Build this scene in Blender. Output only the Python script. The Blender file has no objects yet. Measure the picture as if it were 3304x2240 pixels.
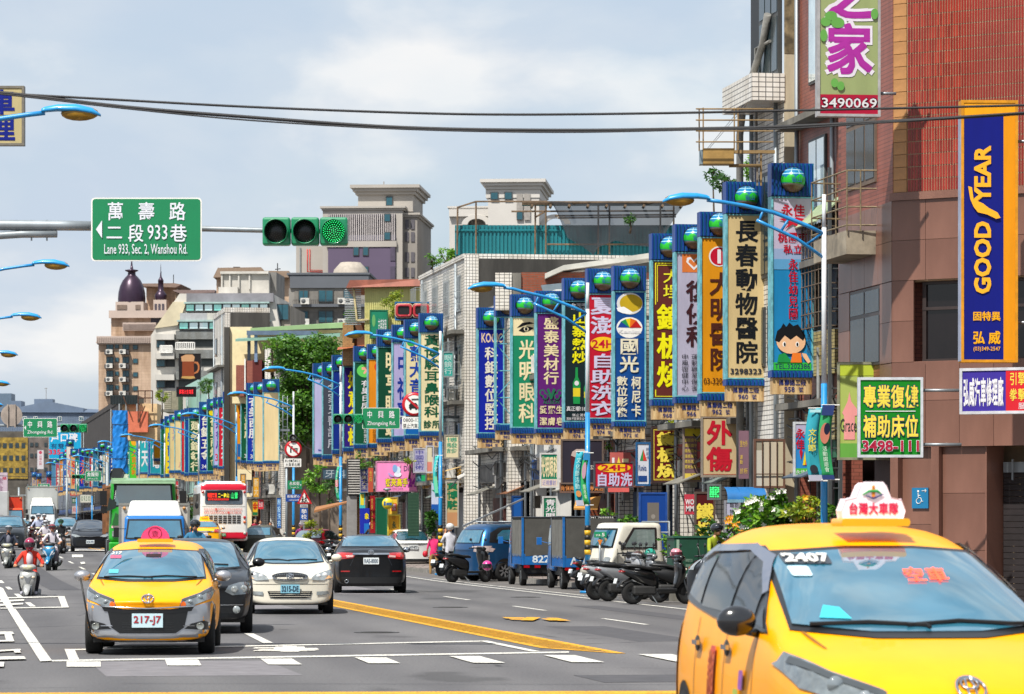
import bpy,bmesh,math,random
from mathutils import Vector,Matrix
from mathutils.geometry import tessellate_polygon
from mathutils.bvhtree import BVHTree
random.seed(7)
R=math.radians
sc=bpy.context.scene
C=sc.collection
# ---- camera, world, sun, exposure
F0=11800.0;CXP=1652.0;HZ=1692.0;CH=1.7
cam_d=bpy.data.cameras.new('camera');cam=bpy.data.objects.new('camera',cam_d);C.objects.link(cam)
cam.location=(0,0,CH);cam.rotation_euler=(R(90),0,0)
cam_d.sensor_width=36;cam_d.lens=36*F0/3304;cam_d.shift_y=(HZ-1120)/3304
cam_d.clip_start=0.5;cam_d.clip_end=9000
cam_d.dof.use_dof=True;cam_d.dof.focus_distance=72;cam_d.dof.aperture_fstop=8
sc.camera=cam
SUN_EL,SUN_AZ=57,212
w=bpy.data.worlds.new('World');sc.world=w;w.use_nodes=True
nt=w.node_tree;N=nt.nodes;LK=nt.links;N.clear()
sky=N.new('ShaderNodeTexSky');sky.sky_type='NISHITA';sky.sun_disc=False
sky.sun_elevation=R(SUN_EL);sky.sun_rotation=R(SUN_AZ);sky.air_density=1.0;sky.dust_density=1.6;sky.ozone_density=1.4
bg=N.new('ShaderNodeBackground');bg.inputs[1].default_value=0.11
LK.new(sky.outputs[0],bg.inputs[0])
cl=N.new('ShaderNodeBackground');cl.inputs[1].default_value=0.70
tc=N.new('ShaderNodeTexCoord');mp=N.new('ShaderNodeMapping');mp.inputs['Scale'].default_value=(1,1,2.1);mp.inputs['Location'].default_value=(0.37,0.1,0.03)
LK.new(tc.outputs['Generated'],mp.inputs[0])
def wnoise(scale,det,rough,dist=0.0):
 n=N.new('ShaderNodeTexNoise');n.inputs['Scale'].default_value=scale;n.inputs['Detail'].default_value=det;n.inputs['Roughness'].default_value=rough
 n.inputs['Distortion'].default_value=dist;LK.new(mp.outputs[0],n.inputs[0]);return n
def wramp(src,stops):
 r=N.new('ShaderNodeValToRGB');e=r.color_ramp.elements
 e[0].position,e[0].color=stops[0][0],(*stops[0][1],1);e[1].position,e[1].color=stops[-1][0],(*stops[-1][1],1)
 for p,c in stops[1:-1]:q=e.new(p);q.color=(*c,1)
 LK.new(src,r.inputs[0]);return r
n1=wnoise(7,9,0.52,0.35);n2=wnoise(13,10,0.5,0.2)
cc=wramp(n2.outputs[0],[(0.40,(.62,.72,.85)),(0.51,(.69,.77,.87)),(0.57,(.83,.87,.92)),(0.64,(.98,.98,.98))])
LK.new(cc.outputs[0],cl.inputs[0])
cf=wramp(n1.outputs[0],[(0.36,(.50,)*3),(0.46,(.78,)*3),(0.60,(.97,)*3)])
mx=N.new('ShaderNodeMixShader');out=N.new('ShaderNodeOutputWorld')
LK.new(cf.outputs[0],mx.inputs[0]);LK.new(bg.outputs[0],mx.inputs[1]);LK.new(cl.outputs[0],mx.inputs[2]);LK.new(mx.outputs[0],out.inputs[0])
sun_d=bpy.data.lights.new('sun','SUN');sun_d.energy=4.9;sun_d.angle=R(0.6);sun_d.color=(1,.955,.88)
sun=bpy.data.objects.new('sun',sun_d);C.objects.link(sun)
_az,_el=R(SUN_AZ),R(SUN_EL)
_dir=Vector((math.sin(_az)*math.cos(_el),math.cos(_az)*math.cos(_el),math.sin(_el)))
sun.rotation_euler=_dir.to_track_quat('Z','Y').to_euler();sun.location=(0,0,60)
sc.view_settings.view_transform='Standard';sc.view_settings.look='None';sc.view_settings.exposure=0.45;sc.view_settings.gamma=1
sc.view_settings.use_curve_mapping=False
sc.cycles.max_bounces=6;sc.cycles.diffuse_bounces=3;sc.cycles.glossy_bounces=3;sc.cycles.transmission_bounces=2;sc.cycles.transparent_max_bounces=4
sc.cycles.caustics_reflective=False;sc.cycles.caustics_refractive=False
# ---- street frame: u along the road, v to its right
SA,CA=0.1585,0.98736;ANG=math.asin(SA)
def S(u,v,z=0.0):return Vector((-SA*u+CA*v,CA*u+SA*v,z))
def sv(px,v):return((px-CXP)*CA+F0*SA)/v
def uvs(px,v):
 s=sv(px,v);X=(px-CXP)/s;Y=F0/s;return-SA*X+CA*Y,s
def zz(py,s):return CH+(HZ-py)/s
def at(px,s,z=0.0):return Vector(((px-CXP)/s,F0/s,z))
def gnd(px,py,z=0.0):
 s=(py-HZ)/CH;return at(px,s,z)
 # ---- materials
def lin(h):
 if isinstance(h,(tuple,list)):return tuple(h[:3])
 h=h.lstrip('#');c=[int(h[i:i+2],16)/255 for i in(0,2,4)]
 return tuple(x/12.92 if x<=.04045 else((x+.055)/1.055)**2.4 for x in c)
_mc={}
def mat(col,rough=.6,metal=0.0,dirt=.12,scale=3.0,spec=.5,coat=0.0,emit=0.0,bump=0.0,streak=False,key=None):
 k=key or('m',col if isinstance(col,str)else tuple(col),rough,metal,dirt,scale,spec,coat,emit,bump,streak)
 if k in _mc:return _mc[k]
 m=bpy.data.materials.new('mat');m.use_nodes=True;t=m.node_tree;b=t.nodes['Principled BSDF']
 c=lin(col);b.inputs['Base Color'].default_value=(*c,1);b.inputs['Roughness'].default_value=rough;b.inputs['Metallic'].default_value=metal
 b.inputs['Specular IOR Level'].default_value=spec;b.inputs['Coat Weight'].default_value=coat;b.inputs['Coat Roughness'].default_value=.04
 if emit:b.inputs['Emission Color'].default_value=(*c,1);b.inputs['Emission Strength'].default_value=emit
 if dirt>0:
  tcn=t.nodes.new('ShaderNodeTexCoord');mpn=t.nodes.new('ShaderNodeMapping');mpn.inputs['Scale'].default_value=(1,1,.18)if streak else(1,1,1)
  n=t.nodes.new('ShaderNodeTexNoise');n.inputs['Scale'].default_value=scale;n.inputs['Detail'].default_value=6;n.inputs['Roughness'].default_value=.62
  r=t.nodes.new('ShaderNodeMapRange');r.inputs[1].default_value=.38;r.inputs[2].default_value=.68;r.inputs[3].default_value=1-dirt*1.6;r.inputs[4].default_value=1+dirt*.4
  mxn=t.nodes.new('ShaderNodeMix');mxn.data_type='RGBA';mxn.blend_type='MULTIPLY';mxn.inputs[0].default_value=1
  t.links.new(tcn.outputs['Object'],mpn.inputs[0]);t.links.new(mpn.outputs[0],n.inputs[0]);t.links.new(n.outputs[0],r.inputs[0])
  mxn.inputs[6].default_value=(*c,1);t.links.new(r.outputs[0],mxn.inputs[7]);t.links.new(mxn.outputs[2],b.inputs['Base Color'])
  if bump:
   bn=t.nodes.new('ShaderNodeBump');bn.inputs['Strength'].default_value=bump;bn.inputs['Distance'].default_value=.01
   n2=t.nodes.new('ShaderNodeTexNoise');n2.inputs['Scale'].default_value=scale*14;n2.inputs['Detail'].default_value=3
   t.links.new(tcn.outputs['Object'],n2.inputs[0]);t.links.new(n2.outputs[0],bn.inputs['Height']);t.links.new(bn.outputs[0],b.inputs['Normal'])
 _mc[k]=m;return m
def paint(col,dirt=.03):return mat(col,.34,0,dirt,5,.3,.32)
def metallic(col):return mat(col,.34,.75,.03,5,.5,.8)
def nodes_mat(key,fn):
 if key in _mc:return _mc[key]
 m=bpy.data.materials.new(key);m.use_nodes=True;fn(m.node_tree,m.node_tree.nodes['Principled BSDF']);_mc[key]=m;return m
def _ramp(t,src,stops,const=False):
 r=t.nodes.new('ShaderNodeValToRGB');e=r.color_ramp.elements
 if const:r.color_ramp.interpolation='CONSTANT'
 e[0].position,e[0].color=stops[0][0],(*lin(stops[0][1]),1);e[1].position,e[1].color=stops[-1][0],(*lin(stops[-1][1]),1)
 for p,c in stops[1:-1]:q=e.new(p);q.color=(*lin(c),1)
 t.links.new(src,r.inputs[0]);return r.outputs[0]
def _noise(t,scale,det=5,rough=.6,vec=None,coord='Object',sc3=None):
 n=t.nodes.new('ShaderNodeTexNoise');n.inputs['Scale'].default_value=scale;n.inputs['Detail'].default_value=det;n.inputs['Roughness'].default_value=rough
 if vec is None:
  tcn=t.nodes.new('ShaderNodeTexCoord');vec=tcn.outputs[coord]
 if sc3:
  m=t.nodes.new('ShaderNodeMapping');m.inputs['Scale'].default_value=sc3;t.links.new(vec,m.inputs[0]);vec=m.outputs[0]
 t.links.new(vec,n.inputs[0]);return n.outputs[0]
def _mul(t,a,b,f=1.0,mode='MULTIPLY'):
 m=t.nodes.new('ShaderNodeMix');m.data_type='RGBA';m.blend_type=mode;m.inputs[0].default_value=f
 t.links.new(a,m.inputs[6]);t.links.new(b,m.inputs[7]);return m.outputs[2]
def glass_mat(tint='#1b4352',rough=.03,spec=1.0):
 def f(t,b):
  b.inputs['Roughness'].default_value=rough;b.inputs['Metallic'].default_value=.25;b.inputs['IOR'].default_value=2.0;b.inputs['Specular IOR Level'].default_value=.75
  b.inputs['Coat Weight'].default_value=1.0;b.inputs['Coat IOR'].default_value=1.9;b.inputs['Coat Roughness'].default_value=.02
  c=_ramp(t,_noise(t,1.3,3,.6),[(.3,tuple(min(1,x*2.2)for x in lin(tint))),(.7,tuple(min(1,x*4)for x in lin(tint)))]);t.links.new(c,b.inputs['Base Color'])
 return nodes_mat('glass'+str(tint)+str(rough),f)
GLASS=glass_mat();SGLASS=mat('#10191d',.06,0,.3,1.2,.9);WGLASS=mat('#2a3a40',.12,0,.2,2,.6);TEALGL=WGLASS
BLACK=mat('#0b0b0c',.5,0,.1);RUBBER=mat('#141414',.85,0,.1,8);CHROME=mat('#c9cccf',.12,1,0);STEEL=mat('#8d9397',.45,.6,.12,4)
GALV=mat('#8f979c',.5,.35,.16,2.5,streak=True);WHITE=mat('#e4e2dc',.5,0,.07);DARKPL=mat('#1c1d1f',.45,0,.08)
RUST=mat('#5a3a28',.8,0,.3,6);CONCRETE=mat('#77746c',.9,0,.3,1.2,bump=.3,streak=True);DKCONC=mat('#4a4844',.9,0,.35,.8,bump=.3,streak=True)
# ---- mesh builder
class MB:
 def __init__(s):s.v=[];s.f=[];s.m=[];s.s=[]
 def add(s,vs,fs,mi=0,sm=False):
  o=len(s.v);s.v.extend([tuple(x)for x in vs])
  for f in fs:s.f.append(tuple(i+o for i in f));s.m.append(mi);s.s.append(sm)
 def box(s,c,d,mi=0,rz=0.0,ry=0.0,rx=0.0):
  x,y,z=d[0]/2,d[1]/2,d[2]/2
  vs=[Vector((a*x,b*y,e*z))for e in(-1,1)for a,b in((-1,-1),(1,-1),(1,1),(-1,1))]
  if rz or ry or rx:
   m=Matrix.Rotation(rz,3,'Z')@Matrix.Rotation(ry,3,'Y')@Matrix.Rotation(rx,3,'X');vs=[m@p for p in vs]
  c=Vector(c);s.add([p+c for p in vs],[(3,2,1,0),(4,5,6,7),(0,1,5,4),(1,2,6,5),(2,3,7,6),(3,0,4,7)],mi)
 def bb(s,x0,x1,y0,y1,z0,z1,mi=0):s.box(((x0+x1)/2,(y0+y1)/2,(z0+z1)/2),(abs(x1-x0),abs(y1-y0),abs(z1-z0)),mi)
 def quad(s,a,b,c,d,mi=0,sm=False):s.add([a,b,c,d],[(0,1,2,3)],mi,sm)
 def tube(s,pts,r,n=8,mi=0,caps=True,sm=True):
  pts=[Vector(p)for p in pts];rs=r if isinstance(r,(list,tuple))else[r]*len(pts);vs=[];fs=[]
  prev=None
  for i,p in enumerate(pts):
   d=(pts[min(i+1,len(pts)-1)]-pts[max(i-1,0)]).normalized()
   if prev is None:a=d.cross(Vector((0,0,1))if abs(d.z)<.9 else Vector((1,0,0))).normalized()
   else:a=(prev-d*prev.dot(d)).normalized()
   prev=a;b=d.cross(a)
   for k in range(n):
    t=2*math.pi*(k+.5)/n;vs.append(p+(a*math.cos(t)+b*math.sin(t))*rs[i])
  for i in range(len(pts)-1):
   for k in range(n):fs.append((i*n+k,i*n+(k+1)%n,(i+1)*n+(k+1)%n,(i+1)*n+k))
  s.add(vs,fs,mi,sm and n>5)
  if caps:
   o=len(s.v)-len(vs);s.f+=[tuple(o+k for k in reversed(range(n))),tuple(o+(len(pts)-1)*n+k for k in range(n))];s.m+=[mi,mi];s.s+=[False,False]
 def lathe(s,prof,n=24,c=(0,0,0),axis='z',mi=0,sm=True):
  vs=[];fs=[];c=Vector(c)
  for r,h in prof:
   for k in range(n):
    t=2*math.pi*k/n;a,b=r*math.cos(t),r*math.sin(t)
    vs.append(c+Vector((a,b,h)if axis=='z' else(h,a,b)if axis=='x' else(a,h,b)))
  for i in range(len(prof)-1):
   for k in range(n):fs.append((i*n+k,i*n+(k+1)%n,(i+1)*n+(k+1)%n,(i+1)*n+k))
  s.add(vs,fs,mi,sm)
 def ball(s,c,r,n=12,mi=0,m=None):
  m=m or n//2+1;rx,ry,rz=r if isinstance(r,(tuple,list))else(r,r,r);vs=[];fs=[]
  for i in range(m+1):
   p=math.pi*i/m
   for k in range(n):
    t=2*math.pi*k/n;vs.append((c[0]+rx*math.sin(p)*math.cos(t),c[1]+ry*math.sin(p)*math.sin(t),c[2]-rz*math.cos(p)))
  for i in range(m):
   for k in range(n):fs.append((i*n+k,i*n+(k+1)%n,(i+1)*n+(k+1)%n,(i+1)*n+k))
  s.add(vs,fs,mi,True)
 def prism(s,poly,y0,y1,mi=0,fn=None):
  fn=fn or(lambda x,z,y:(x,y,z));n=len(poly)
  vs=[fn(x,z,y0)for x,z in poly]+[fn(x,z,y1)for x,z in poly]
  tr=tessellate_polygon([[Vector((x,z,0))for x,z in poly]])
  fs=[tuple(t)for t in tr]+[tuple(i+n for i in reversed(t))for t in tr]+[(i,(i+1)%n,(i+1)%n+n,i+n)for i in range(n)]
  s.add(vs,fs,mi)
 def corr(s,x0,x1,z0,z1,y,d,n,mi=0,vertical=True,mi2=None):
  w=(x1-x0)/n
  for i in range(n):
   a=x0+i*w
   for(p,q,yy,m_)in((a,a+w*.5,y-d,mi),(a+w*.5,a+w,y,mi if mi2 is None else mi2)):s.add([(p,yy,z0),(q,yy,z0),(q,yy,z1),(p,yy,z1)],[(0,1,2,3)],m_)
   s.add([(a,y,z0),(a,y-d,z0),(a,y-d,z1),(a,y,z1)],[(0,1,2,3)],mi)
   s.add([(a+w*.5,y-d,z0),(a+w*.5,y,z0),(a+w*.5,y,z1),(a+w*.5,y-d,z1)],[(0,1,2,3)],mi)
 def glyphs(s,g,x0,x1,z0,z1,y,mi=0,box=None):
  if g[3]>.012:
   b=g[3]-.006;g0=g[:3]+(0,);ex=b*(x1-x0)/max(1e-6,((box or g[2])[1]-(box or g[2])[0]));ez=b*(z1-z0)/max(1e-6,((box or g[2])[3]-(box or g[2])[2]))
   for i,(p,q)in enumerate(((-1,-1),(1,-1),(1,1),(-1,1))):s.glyphs(g0,x0+p*ex,x1+p*ex,z0+q*ez,z1+q*ez,y-i*.0009,mi,box)
   return
  vs,fs,bb=g[:3];bx=box or bb;kx=(x1-x0)/max(1e-6,bx[1]-bx[0]);kz=(z1-z0)/max(1e-6,bx[3]-bx[2])
  s.add([(x0+(a-bx[0])*kx,y,z0+(b-bx[2])*kz)for a,b in vs],fs,mi)
 def vtext(s,t,x0,x1,z0,z1,y,bold=.0,mi=0,fill=.92):
  h=(z1-z0)/len(t)
  for i,ch in enumerate(t):
   if ch==' ':continue
   zt=z1-i*h;pad=h*(1-fill)/2;s.glyphs(glyph(ch,bold),x0,x1,zt-h+pad,zt-pad,y,mi,EM if ord(ch)>0x2e80 and ch not in '「」' else None)
 def htext(s,t,x0,x1,z0,z1,y,bold=.0,mi=0,fill=.92):
  w_=(x1-x0)/len(t)
  for i,ch in enumerate(t):
   if ch==' ':continue
   a=x0+i*w_;pad=w_*(1-fill)/2;s.glyphs(glyph(ch,bold),a+pad,a+w_-pad,z0,z1,y,mi,EM if ord(ch)>0x2e80 else None)
 def line(s,t,x0,x1,z0,z1,y,bold=.0,mi=0):s.glyphs(glyph(t,bold),x0,x1,z0,z1,y,mi)
 def mesh(s,name='m'):
  me=bpy.data.meshes.new(name);me.from_pydata(s.v,[],s.f);me.polygons.foreach_set('material_index',s.m);me.polygons.foreach_set('use_smooth',s.s);return me
 def build(s,name,mats,parent=None,loc=None,rz=0.0,bevel=0.0,seg=2):
  me=s.mesh(name)
  for m in(mats if isinstance(mats,(list,tuple))else[mats]):
   if m:me.materials.append(m)
  o=bpy.data.objects.new(name,me);C.objects.link(o)
  if parent:o.parent=parent
  if loc is not None:o.location=loc
  if rz:o.rotation_euler=(0,0,rz)
  if bevel:
   b=o.modifiers.new('bevel','BEVEL');b.width=bevel;b.segments=seg;b.limit_method='ANGLE';b.angle_limit=R(40)
  return o
EM=(0.02,.98,-.10,.86)
_gc={}
def glyph(ch,bold=0.0):
 k=(ch,bold)
 if k not in _gc:
  cu=bpy.data.curves.new('g','FONT');cu.body=ch;cu.size=1;cu.offset=min(bold,.012);cu.resolution_u=2
  o=bpy.data.objects.new('g',cu);me=bpy.data.meshes.new_from_object(o)
  vs=[(v.co.x,v.co.y)for v in me.vertices];fs=[tuple(p.vertices)for p in me.polygons]
  bpy.data.objects.remove(o);bpy.data.curves.remove(cu);bpy.data.meshes.remove(me)
  if not vs:vs,fs=[(0,0),(.5,0),(0,.5)],[]
  xs=[a for a,b in vs];zs=[b for a,b in vs];_gc[k]=(vs,fs,(min(xs),max(xs),min(zs),max(zs)),bold)
 return _gc[k]
def tag(o,label=None,cat=None,group=None,kind=None):
 if label:o['label']=label
 if cat:o['category']=cat
 if group:o['group']=group
 if kind:o['kind']=kind
 return o
def thing(name,label,cat,loc=(0,0,0),rz=0.0,group=None):
 o=bpy.data.objects.new(name,None);C.objects.link(o);o.location=loc;o.rotation_euler=(0,0,rz);o.empty_display_size=.1
 return tag(o,label,cat,group)
def struct(mb,name,m,**k):o=mb.build(name,m,**k);o['kind']='structure';return o
def inst(mesh_o,name,parent,loc,rz=0.0,scale=None):
 o=bpy.data.objects.new(name,mesh_o.data if hasattr(mesh_o,'data')else mesh_o);C.objects.link(o);o.parent=parent;o.location=loc;o.rotation_euler=(0,0,rz)
 if scale:o.scale=scale
 return o
def copy_tree(o,parent=None):
 c=o.copy();C.objects.link(c);c.parent=parent
 for ch in o.children:copy_tree(ch,c)
 return c
 # ---- surfaces to project details on
def ev_mesh(o):
 dg=bpy.context.evaluated_depsgraph_get();e=o.evaluated_get(dg);me=bpy.data.meshes.new_from_object(e,depsgraph=dg);return me
def ip(tab,y):
 if y<=tab[0][0]:return tab[0][1]
 for(a,p),(b,q)in zip(tab,tab[1:]):
  if y<=b:t=(y-a)/(b-a);return p+(q-p)*t
 return tab[-1][1]
class Body:
 def __init__(s,name,parent,material,me=None):
  s.parent=parent
  s.o=bpy.data.objects.new(name,me);C.objects.link(s.o);me.materials.append(material)
  me.polygons.foreach_set('use_smooth',[True]*len(me.polygons))
 def freeze(s,lev=2):
  m=s.o.modifiers.new('s','SUBSURF');m.levels=lev;m.render_levels=lev
  me=ev_mesh(s.o);s.o.modifiers.clear();old=s.o.data;s.o.data=me;bpy.data.meshes.remove(old)
  me.name=s.o.name;s.bvh();s.o.parent=s.parent
 def bvh(s):
  me=s.o.data;s.t=BVHTree.FromPolygons([v.co.copy()for v in me.vertices],[tuple(p.vertices)for p in me.polygons])
 mid=0.0
 def hit(s,ax,a,b,off,n_=0):
  if ax in 'FR':
   q=-1 if ax=='F' else 1;h=s.t.ray_cast(Vector((a,q*20,b)),Vector((0,-q,0)));d=Vector((0,q,0));fb=Vector((a,q*3,b))
  elif ax in 'LS':
   q=-1 if ax=='L' else 1;h=s.t.ray_cast(Vector((q*9,a,b)),Vector((-q,0,0)));d=Vector((q,0,0));fb=Vector((q*2,a,b))
  else:h=s.t.ray_cast(Vector((a,b,9)),Vector((0,0,-1)));d=Vector((0,0,1));fb=Vector((a,b,3))
  if h[0]is None and ax in 'FRLS' and n_<14:
   return s.hit(ax,(a-(s.mid if ax in 'LS' else 0))*.965+(s.mid if ax in 'LS' else 0),.6+(b-.6)*.985,off,n_+1)
  if h[0]is None:
   h=s.t.find_nearest(fb)
  return h[0]+(h[1]if h[1].dot(d)>0 else d)*off*.7+d*off*.5
 def decal(s,name,poly,ax,m,off=.006,parent=None,step=.09,mirror=False,sm=True):
  obs=[]
  for q in((1,-1)if mirror else(1,)):
   pp=[(x*q,z)for x,z in poly]
   bm=bmesh.new();vs=[bm.verts.new((x,z,0))for x,z in pp];bm.faces.new(vs)
   for k in(0,1):
    lo,hi=min(p[k]for p in pp),max(p[k]for p in pp);n_=int((hi-lo)/step)
    for i in range(1,n_+1):
     c_=lo+(hi-lo)*i/(n_+1);bmesh.ops.bisect_plane(bm,geom=bm.verts[:]+bm.edges[:]+bm.faces[:],plane_co=(c_,0,0)if k==0 else(0,c_,0),plane_no=(1,0,0)if k==0 else(0,1,0))
   bmesh.ops.triangulate(bm,faces=bm.faces[:])
   A='S' if(ax=='L' and mirror and q==-1)else ax
   for v in bm.verts:
    if ax=='L' and mirror:x,z=v.co.x*q,v.co.y
    else:x,z=v.co.x,v.co.y
    v.co=s.hit(A,x,z,off)
   me=bpy.data.meshes.new(name);bm.to_mesh(me);bm.free();me.materials.append(m)
   if sm:me.polygons.foreach_set('use_smooth',[True]*len(me.polygons))
   o=bpy.data.objects.new(name,me);C.objects.link(o);o.parent=parent or s.parent;obs.append(o)
  return obs
 def text(s,name,t,x0,x1,z0,z1,ax,m,off=.012,bold=0.0,parent=None,flip=False,cells=False):
  mb=MB();
  if cells:mb.htext(t,x0,x1,z0,z1,0,bold)
  else:mb.line(t,x0,x1,z0,z1,0,bold)
  vs=[]
  for x,y,z in mb.v:vs.append(tuple(s.hit(ax,(x0+x1-x)if flip else x,z,off-y)))
  mb.v=vs;return mb.build(name,m,parent=parent or s.parent)
def cage(L,W,top,belt,plan,zlow=.2,wheels=(-1.35,1.35),wr=.31,bow=.22,rbow=.14,sill=.30,mid=.62,ys=None,tumble=.19,nosez=None):
 """half-profile loft; y runs from nose (-) to tail (+)"""
 h=L/2;ys=ys or sorted(set([-h,-h+.10,-h+.35]+[a+b for a in wheels for b in(-.42,-.22,.22,.42)]+[p for p,_ in top if-h+.4<p<h-.3]+[0,h-.3,h-.08,h]))
 out_y=[]
 for y in ys:
  if not out_y or y-out_y[-1]>.07:out_y.append(y)
 ys=out_y;rings=[]
 for y in ys:
  zc=ip(top,y);zt=min(ip(belt,y),zc-.05);wm=W/2*ip(plan,y);t=max(0,min(1,(zc-zt)/.45))
  aw=min(abs(y-a)for a in wheels);arch=.27<0 or aw<.3
  zb=zlow+(.30 if arch else 0);zs=max(sill,zlow+.1)+(.26 if arch else 0);zm=max(mid,zs+.07)
  if zm>zt-.05:zm=zt-.06
  zs=min(zs,zm-.06);zb=min(zb,zs-.05)
  wt=wm*(.985-.02*t);w_=wt*(1-.07-tumble*t);zr=zc-.035-.045*t
  if zr<zt:zr=zt+.01
  half=[(0,zb),(wm*.88,zb),(wm*.975,zs),(wm,zm),(wt,zt),(w_,zr),(w_*.6,zc-.012),(0,zc)]
  q=max(0,1-(y+h)/1.1);r=max(0,1-(h-y)/.8);ring=[]
  for x,z in half:
   k=(x/(W/2))**2;zz_=0
   if nosez and q>.5:zz_=ip(nosez,z)
   elif nosez is None and q>.5:zz_=.10*max(0,(z-.55))
   ring.append((x,y+bow*k*q*q-rbow*k*r*r+zz_*q,z))
  rings.append(ring)
 n=14;V=[];Fc=[]
 for ring in rings:V+=ring+[(-ring[i][0],ring[i][1],ring[i][2])for i in range(6,0,-1)]
 for i in range(len(rings)-1):
  for k in range(n):Fc.append((i*n+k,(i+1)*n+k,(i+1)*n+(k+1)%n,i*n+(k+1)%n))
 for e,last in((0,False),(len(rings)-1,True)):
  o=e*n;Lf={i:o+i for i in range(1,7)};Rt={i:o+n-i for i in range(1,7)};ce={1:o,6:o+7}
  for i in range(2,6):
   ce[i]=len(V);p=rings[e][i];V.append((0,ys[e]+(0 if not nosez and nosez is not None else 0)+(rings[e][i][1]-ys[e]if nosez else 0)*.0,p[2]))
  for i in range(1,6):
   a,b=(Lf[i],Lf[i+1],ce[i+1],ce[i]),(Rt[i+1],Rt[i],ce[i],ce[i+1])
   Fc.append(tuple(reversed(a))if last else a);Fc.append(tuple(reversed(b))if last else b)
 me=bpy.data.meshes.new('body');me.from_pydata(V,[],Fc);me.validate();bm=bmesh.new();bm.from_mesh(me);bmesh.ops.recalc_face_normals(bm,faces=bm.faces[:]);bm.to_mesh(me);bm.free()
 return me
def rbox_me(x,y,z0,z1,bev=.06,top=(1,1),seg=3,shift=0.0):
 bm=bmesh.new();vs=[]
 for zv,kx,ky,sh in((z0,1,1,0),(z1,top[0],top[1],shift)):
  for a,b in((-1,-1),(1,-1),(1,1),(-1,1)):vs.append(bm.verts.new((a*x/2*kx,b*y/2*ky+sh,zv)))
 for f in((3,2,1,0),(4,5,6,7),(0,1,5,4),(1,2,6,5),(2,3,7,6),(3,0,4,7)):bm.faces.new([vs[i]for i in f])
 bmesh.ops.bevel(bm,geom=bm.edges[:],offset=bev,segments=seg,affect='EDGES',profile=.6)
 me=bpy.data.meshes.new('body');bm.to_mesh(me);bm.free();return me
def rr(x0,x1,z0,z1,r=.03,n=3):
 P=[]
 for cx,cz,a0 in((x1-r,z0+r,-90),(x1-r,z1-r,0),(x0+r,z1-r,90),(x0+r,z0+r,180)):
  for i in range(n+1):t=R(a0+90*i/n);P.append((cx+r*math.cos(t),cz+r*math.sin(t)))
 return P
def circ(cx,cz,r,n=18,rz=None):return[(cx+r*math.cos(2*math.pi*i/n),cz+(rz or r)*math.sin(2*math.pi*i/n))for i in range(n)]
_whc={}
def wheel(parent,x,y,r=.31,w=.19,side=1,rim='#9a9da0',turn=0.0,name='wheel'):
 k=(r,w,side,rim)
 if k not in _whc:
  a=MB();a.lathe([(r*.66,-w/2),(r*.95,-w/2),(r,-w*.32),(r,w*.32),(r*.95,w/2),(r*.66,w/2),(r*.66,-w/2)],26,axis='x');t=a.build('tyre',RUBBER)
  b=MB();q=side*w/2
  b.lathe([(r*.66,q*.96),(r*.6,q*.9),(r*.58,q*.55),(r*.2,q*.5),(.001,q*.55)],24,axis='x',mi=0)
  for i in range(7):
   an=2*math.pi*i/7;c_,s_=math.cos(an),math.sin(an)
   b.box((q*.72,r*.38*c_,r*.38*s_),(w*.12,r*.48,r*.13),1,rx=an)
  d=b.build('rim',[mat('#26282a',.5,.4,0),mat(rim,.3,.7,0)]);_whc[k]=(t,d);first=True
 else:first=False
 t,d=_whc[k]
 if first:t.parent=parent;t.location=(x,y,r);t.name=name;W_=t;d.parent=t
 else:
  W_=t.copy();C.objects.link(W_);W_.parent=parent;W_.location=(x,y,r);dd=d.copy();C.objects.link(dd);dd.parent=W_
 W_.rotation_euler=(0,0,turn);return W_
def mirror_part(parent,x,y,z,side,m,big=1.0):
 a=MB();a.ball((side*.12*big,0,.02),(.115*big,.07*big,.08*big),14);a.tube([(-side*.03,.05,-.05),(side*.06,.02,-.03)],.022,6)
 o=a.build('mirror',m,parent=parent,loc=(x,y,z));b=MB();b.ball((side*.12*big,.045,.02),(.095*big,.03*big,.065*big),12);b.build('mirror_glass',CHROME,parent=o);return o
def plate(root,B,ax,zc,t,bgc='#e8ebea',fg='#20242c',w=.36,h=.16,x=0.0,off=.03,y=None):
 p=B.hit(ax,x,zc,off)if B else Vector((x,y,zc));q=1 if ax=='F' else-1
 a=MB();a.box((0,0,0),(w,.012,h));o=a.build('license_plate',mat(bgc,.4,0,.03),parent=root,loc=p);o.rotation_euler=(0,0,0 if q==1 else math.pi)
 b=MB();b.line(t,-w*.44,w*.44,-h*.33,h*.33,-.011,.014);b.build('lettering',mat(fg,.5,0,0),parent=o);return o
def wipers(B,root,pts):
 for a in pts:
  m=MB();m.tube([B.hit('F',x,z,.03)for x,z in a],.011,5);m.build('wiper',BLACK,parent=root)
def finish_wheels(root,wheels,W,r,w=.19,rim='#9a9da0',turn=0.0):
 for i,y in enumerate(wheels):
  for s_ in(-1,1):wheel(root,s_*(W/2-w/2-.02),y,r,w,s_,rim,turn if i==0 else 0)
 a=MB()
 a.bb(-W/2+.14,W/2-.14,wheels[0]-.5,wheels[1]+.5,.17,.42)
 a.build('underbody',BLACK,parent=root)
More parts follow.
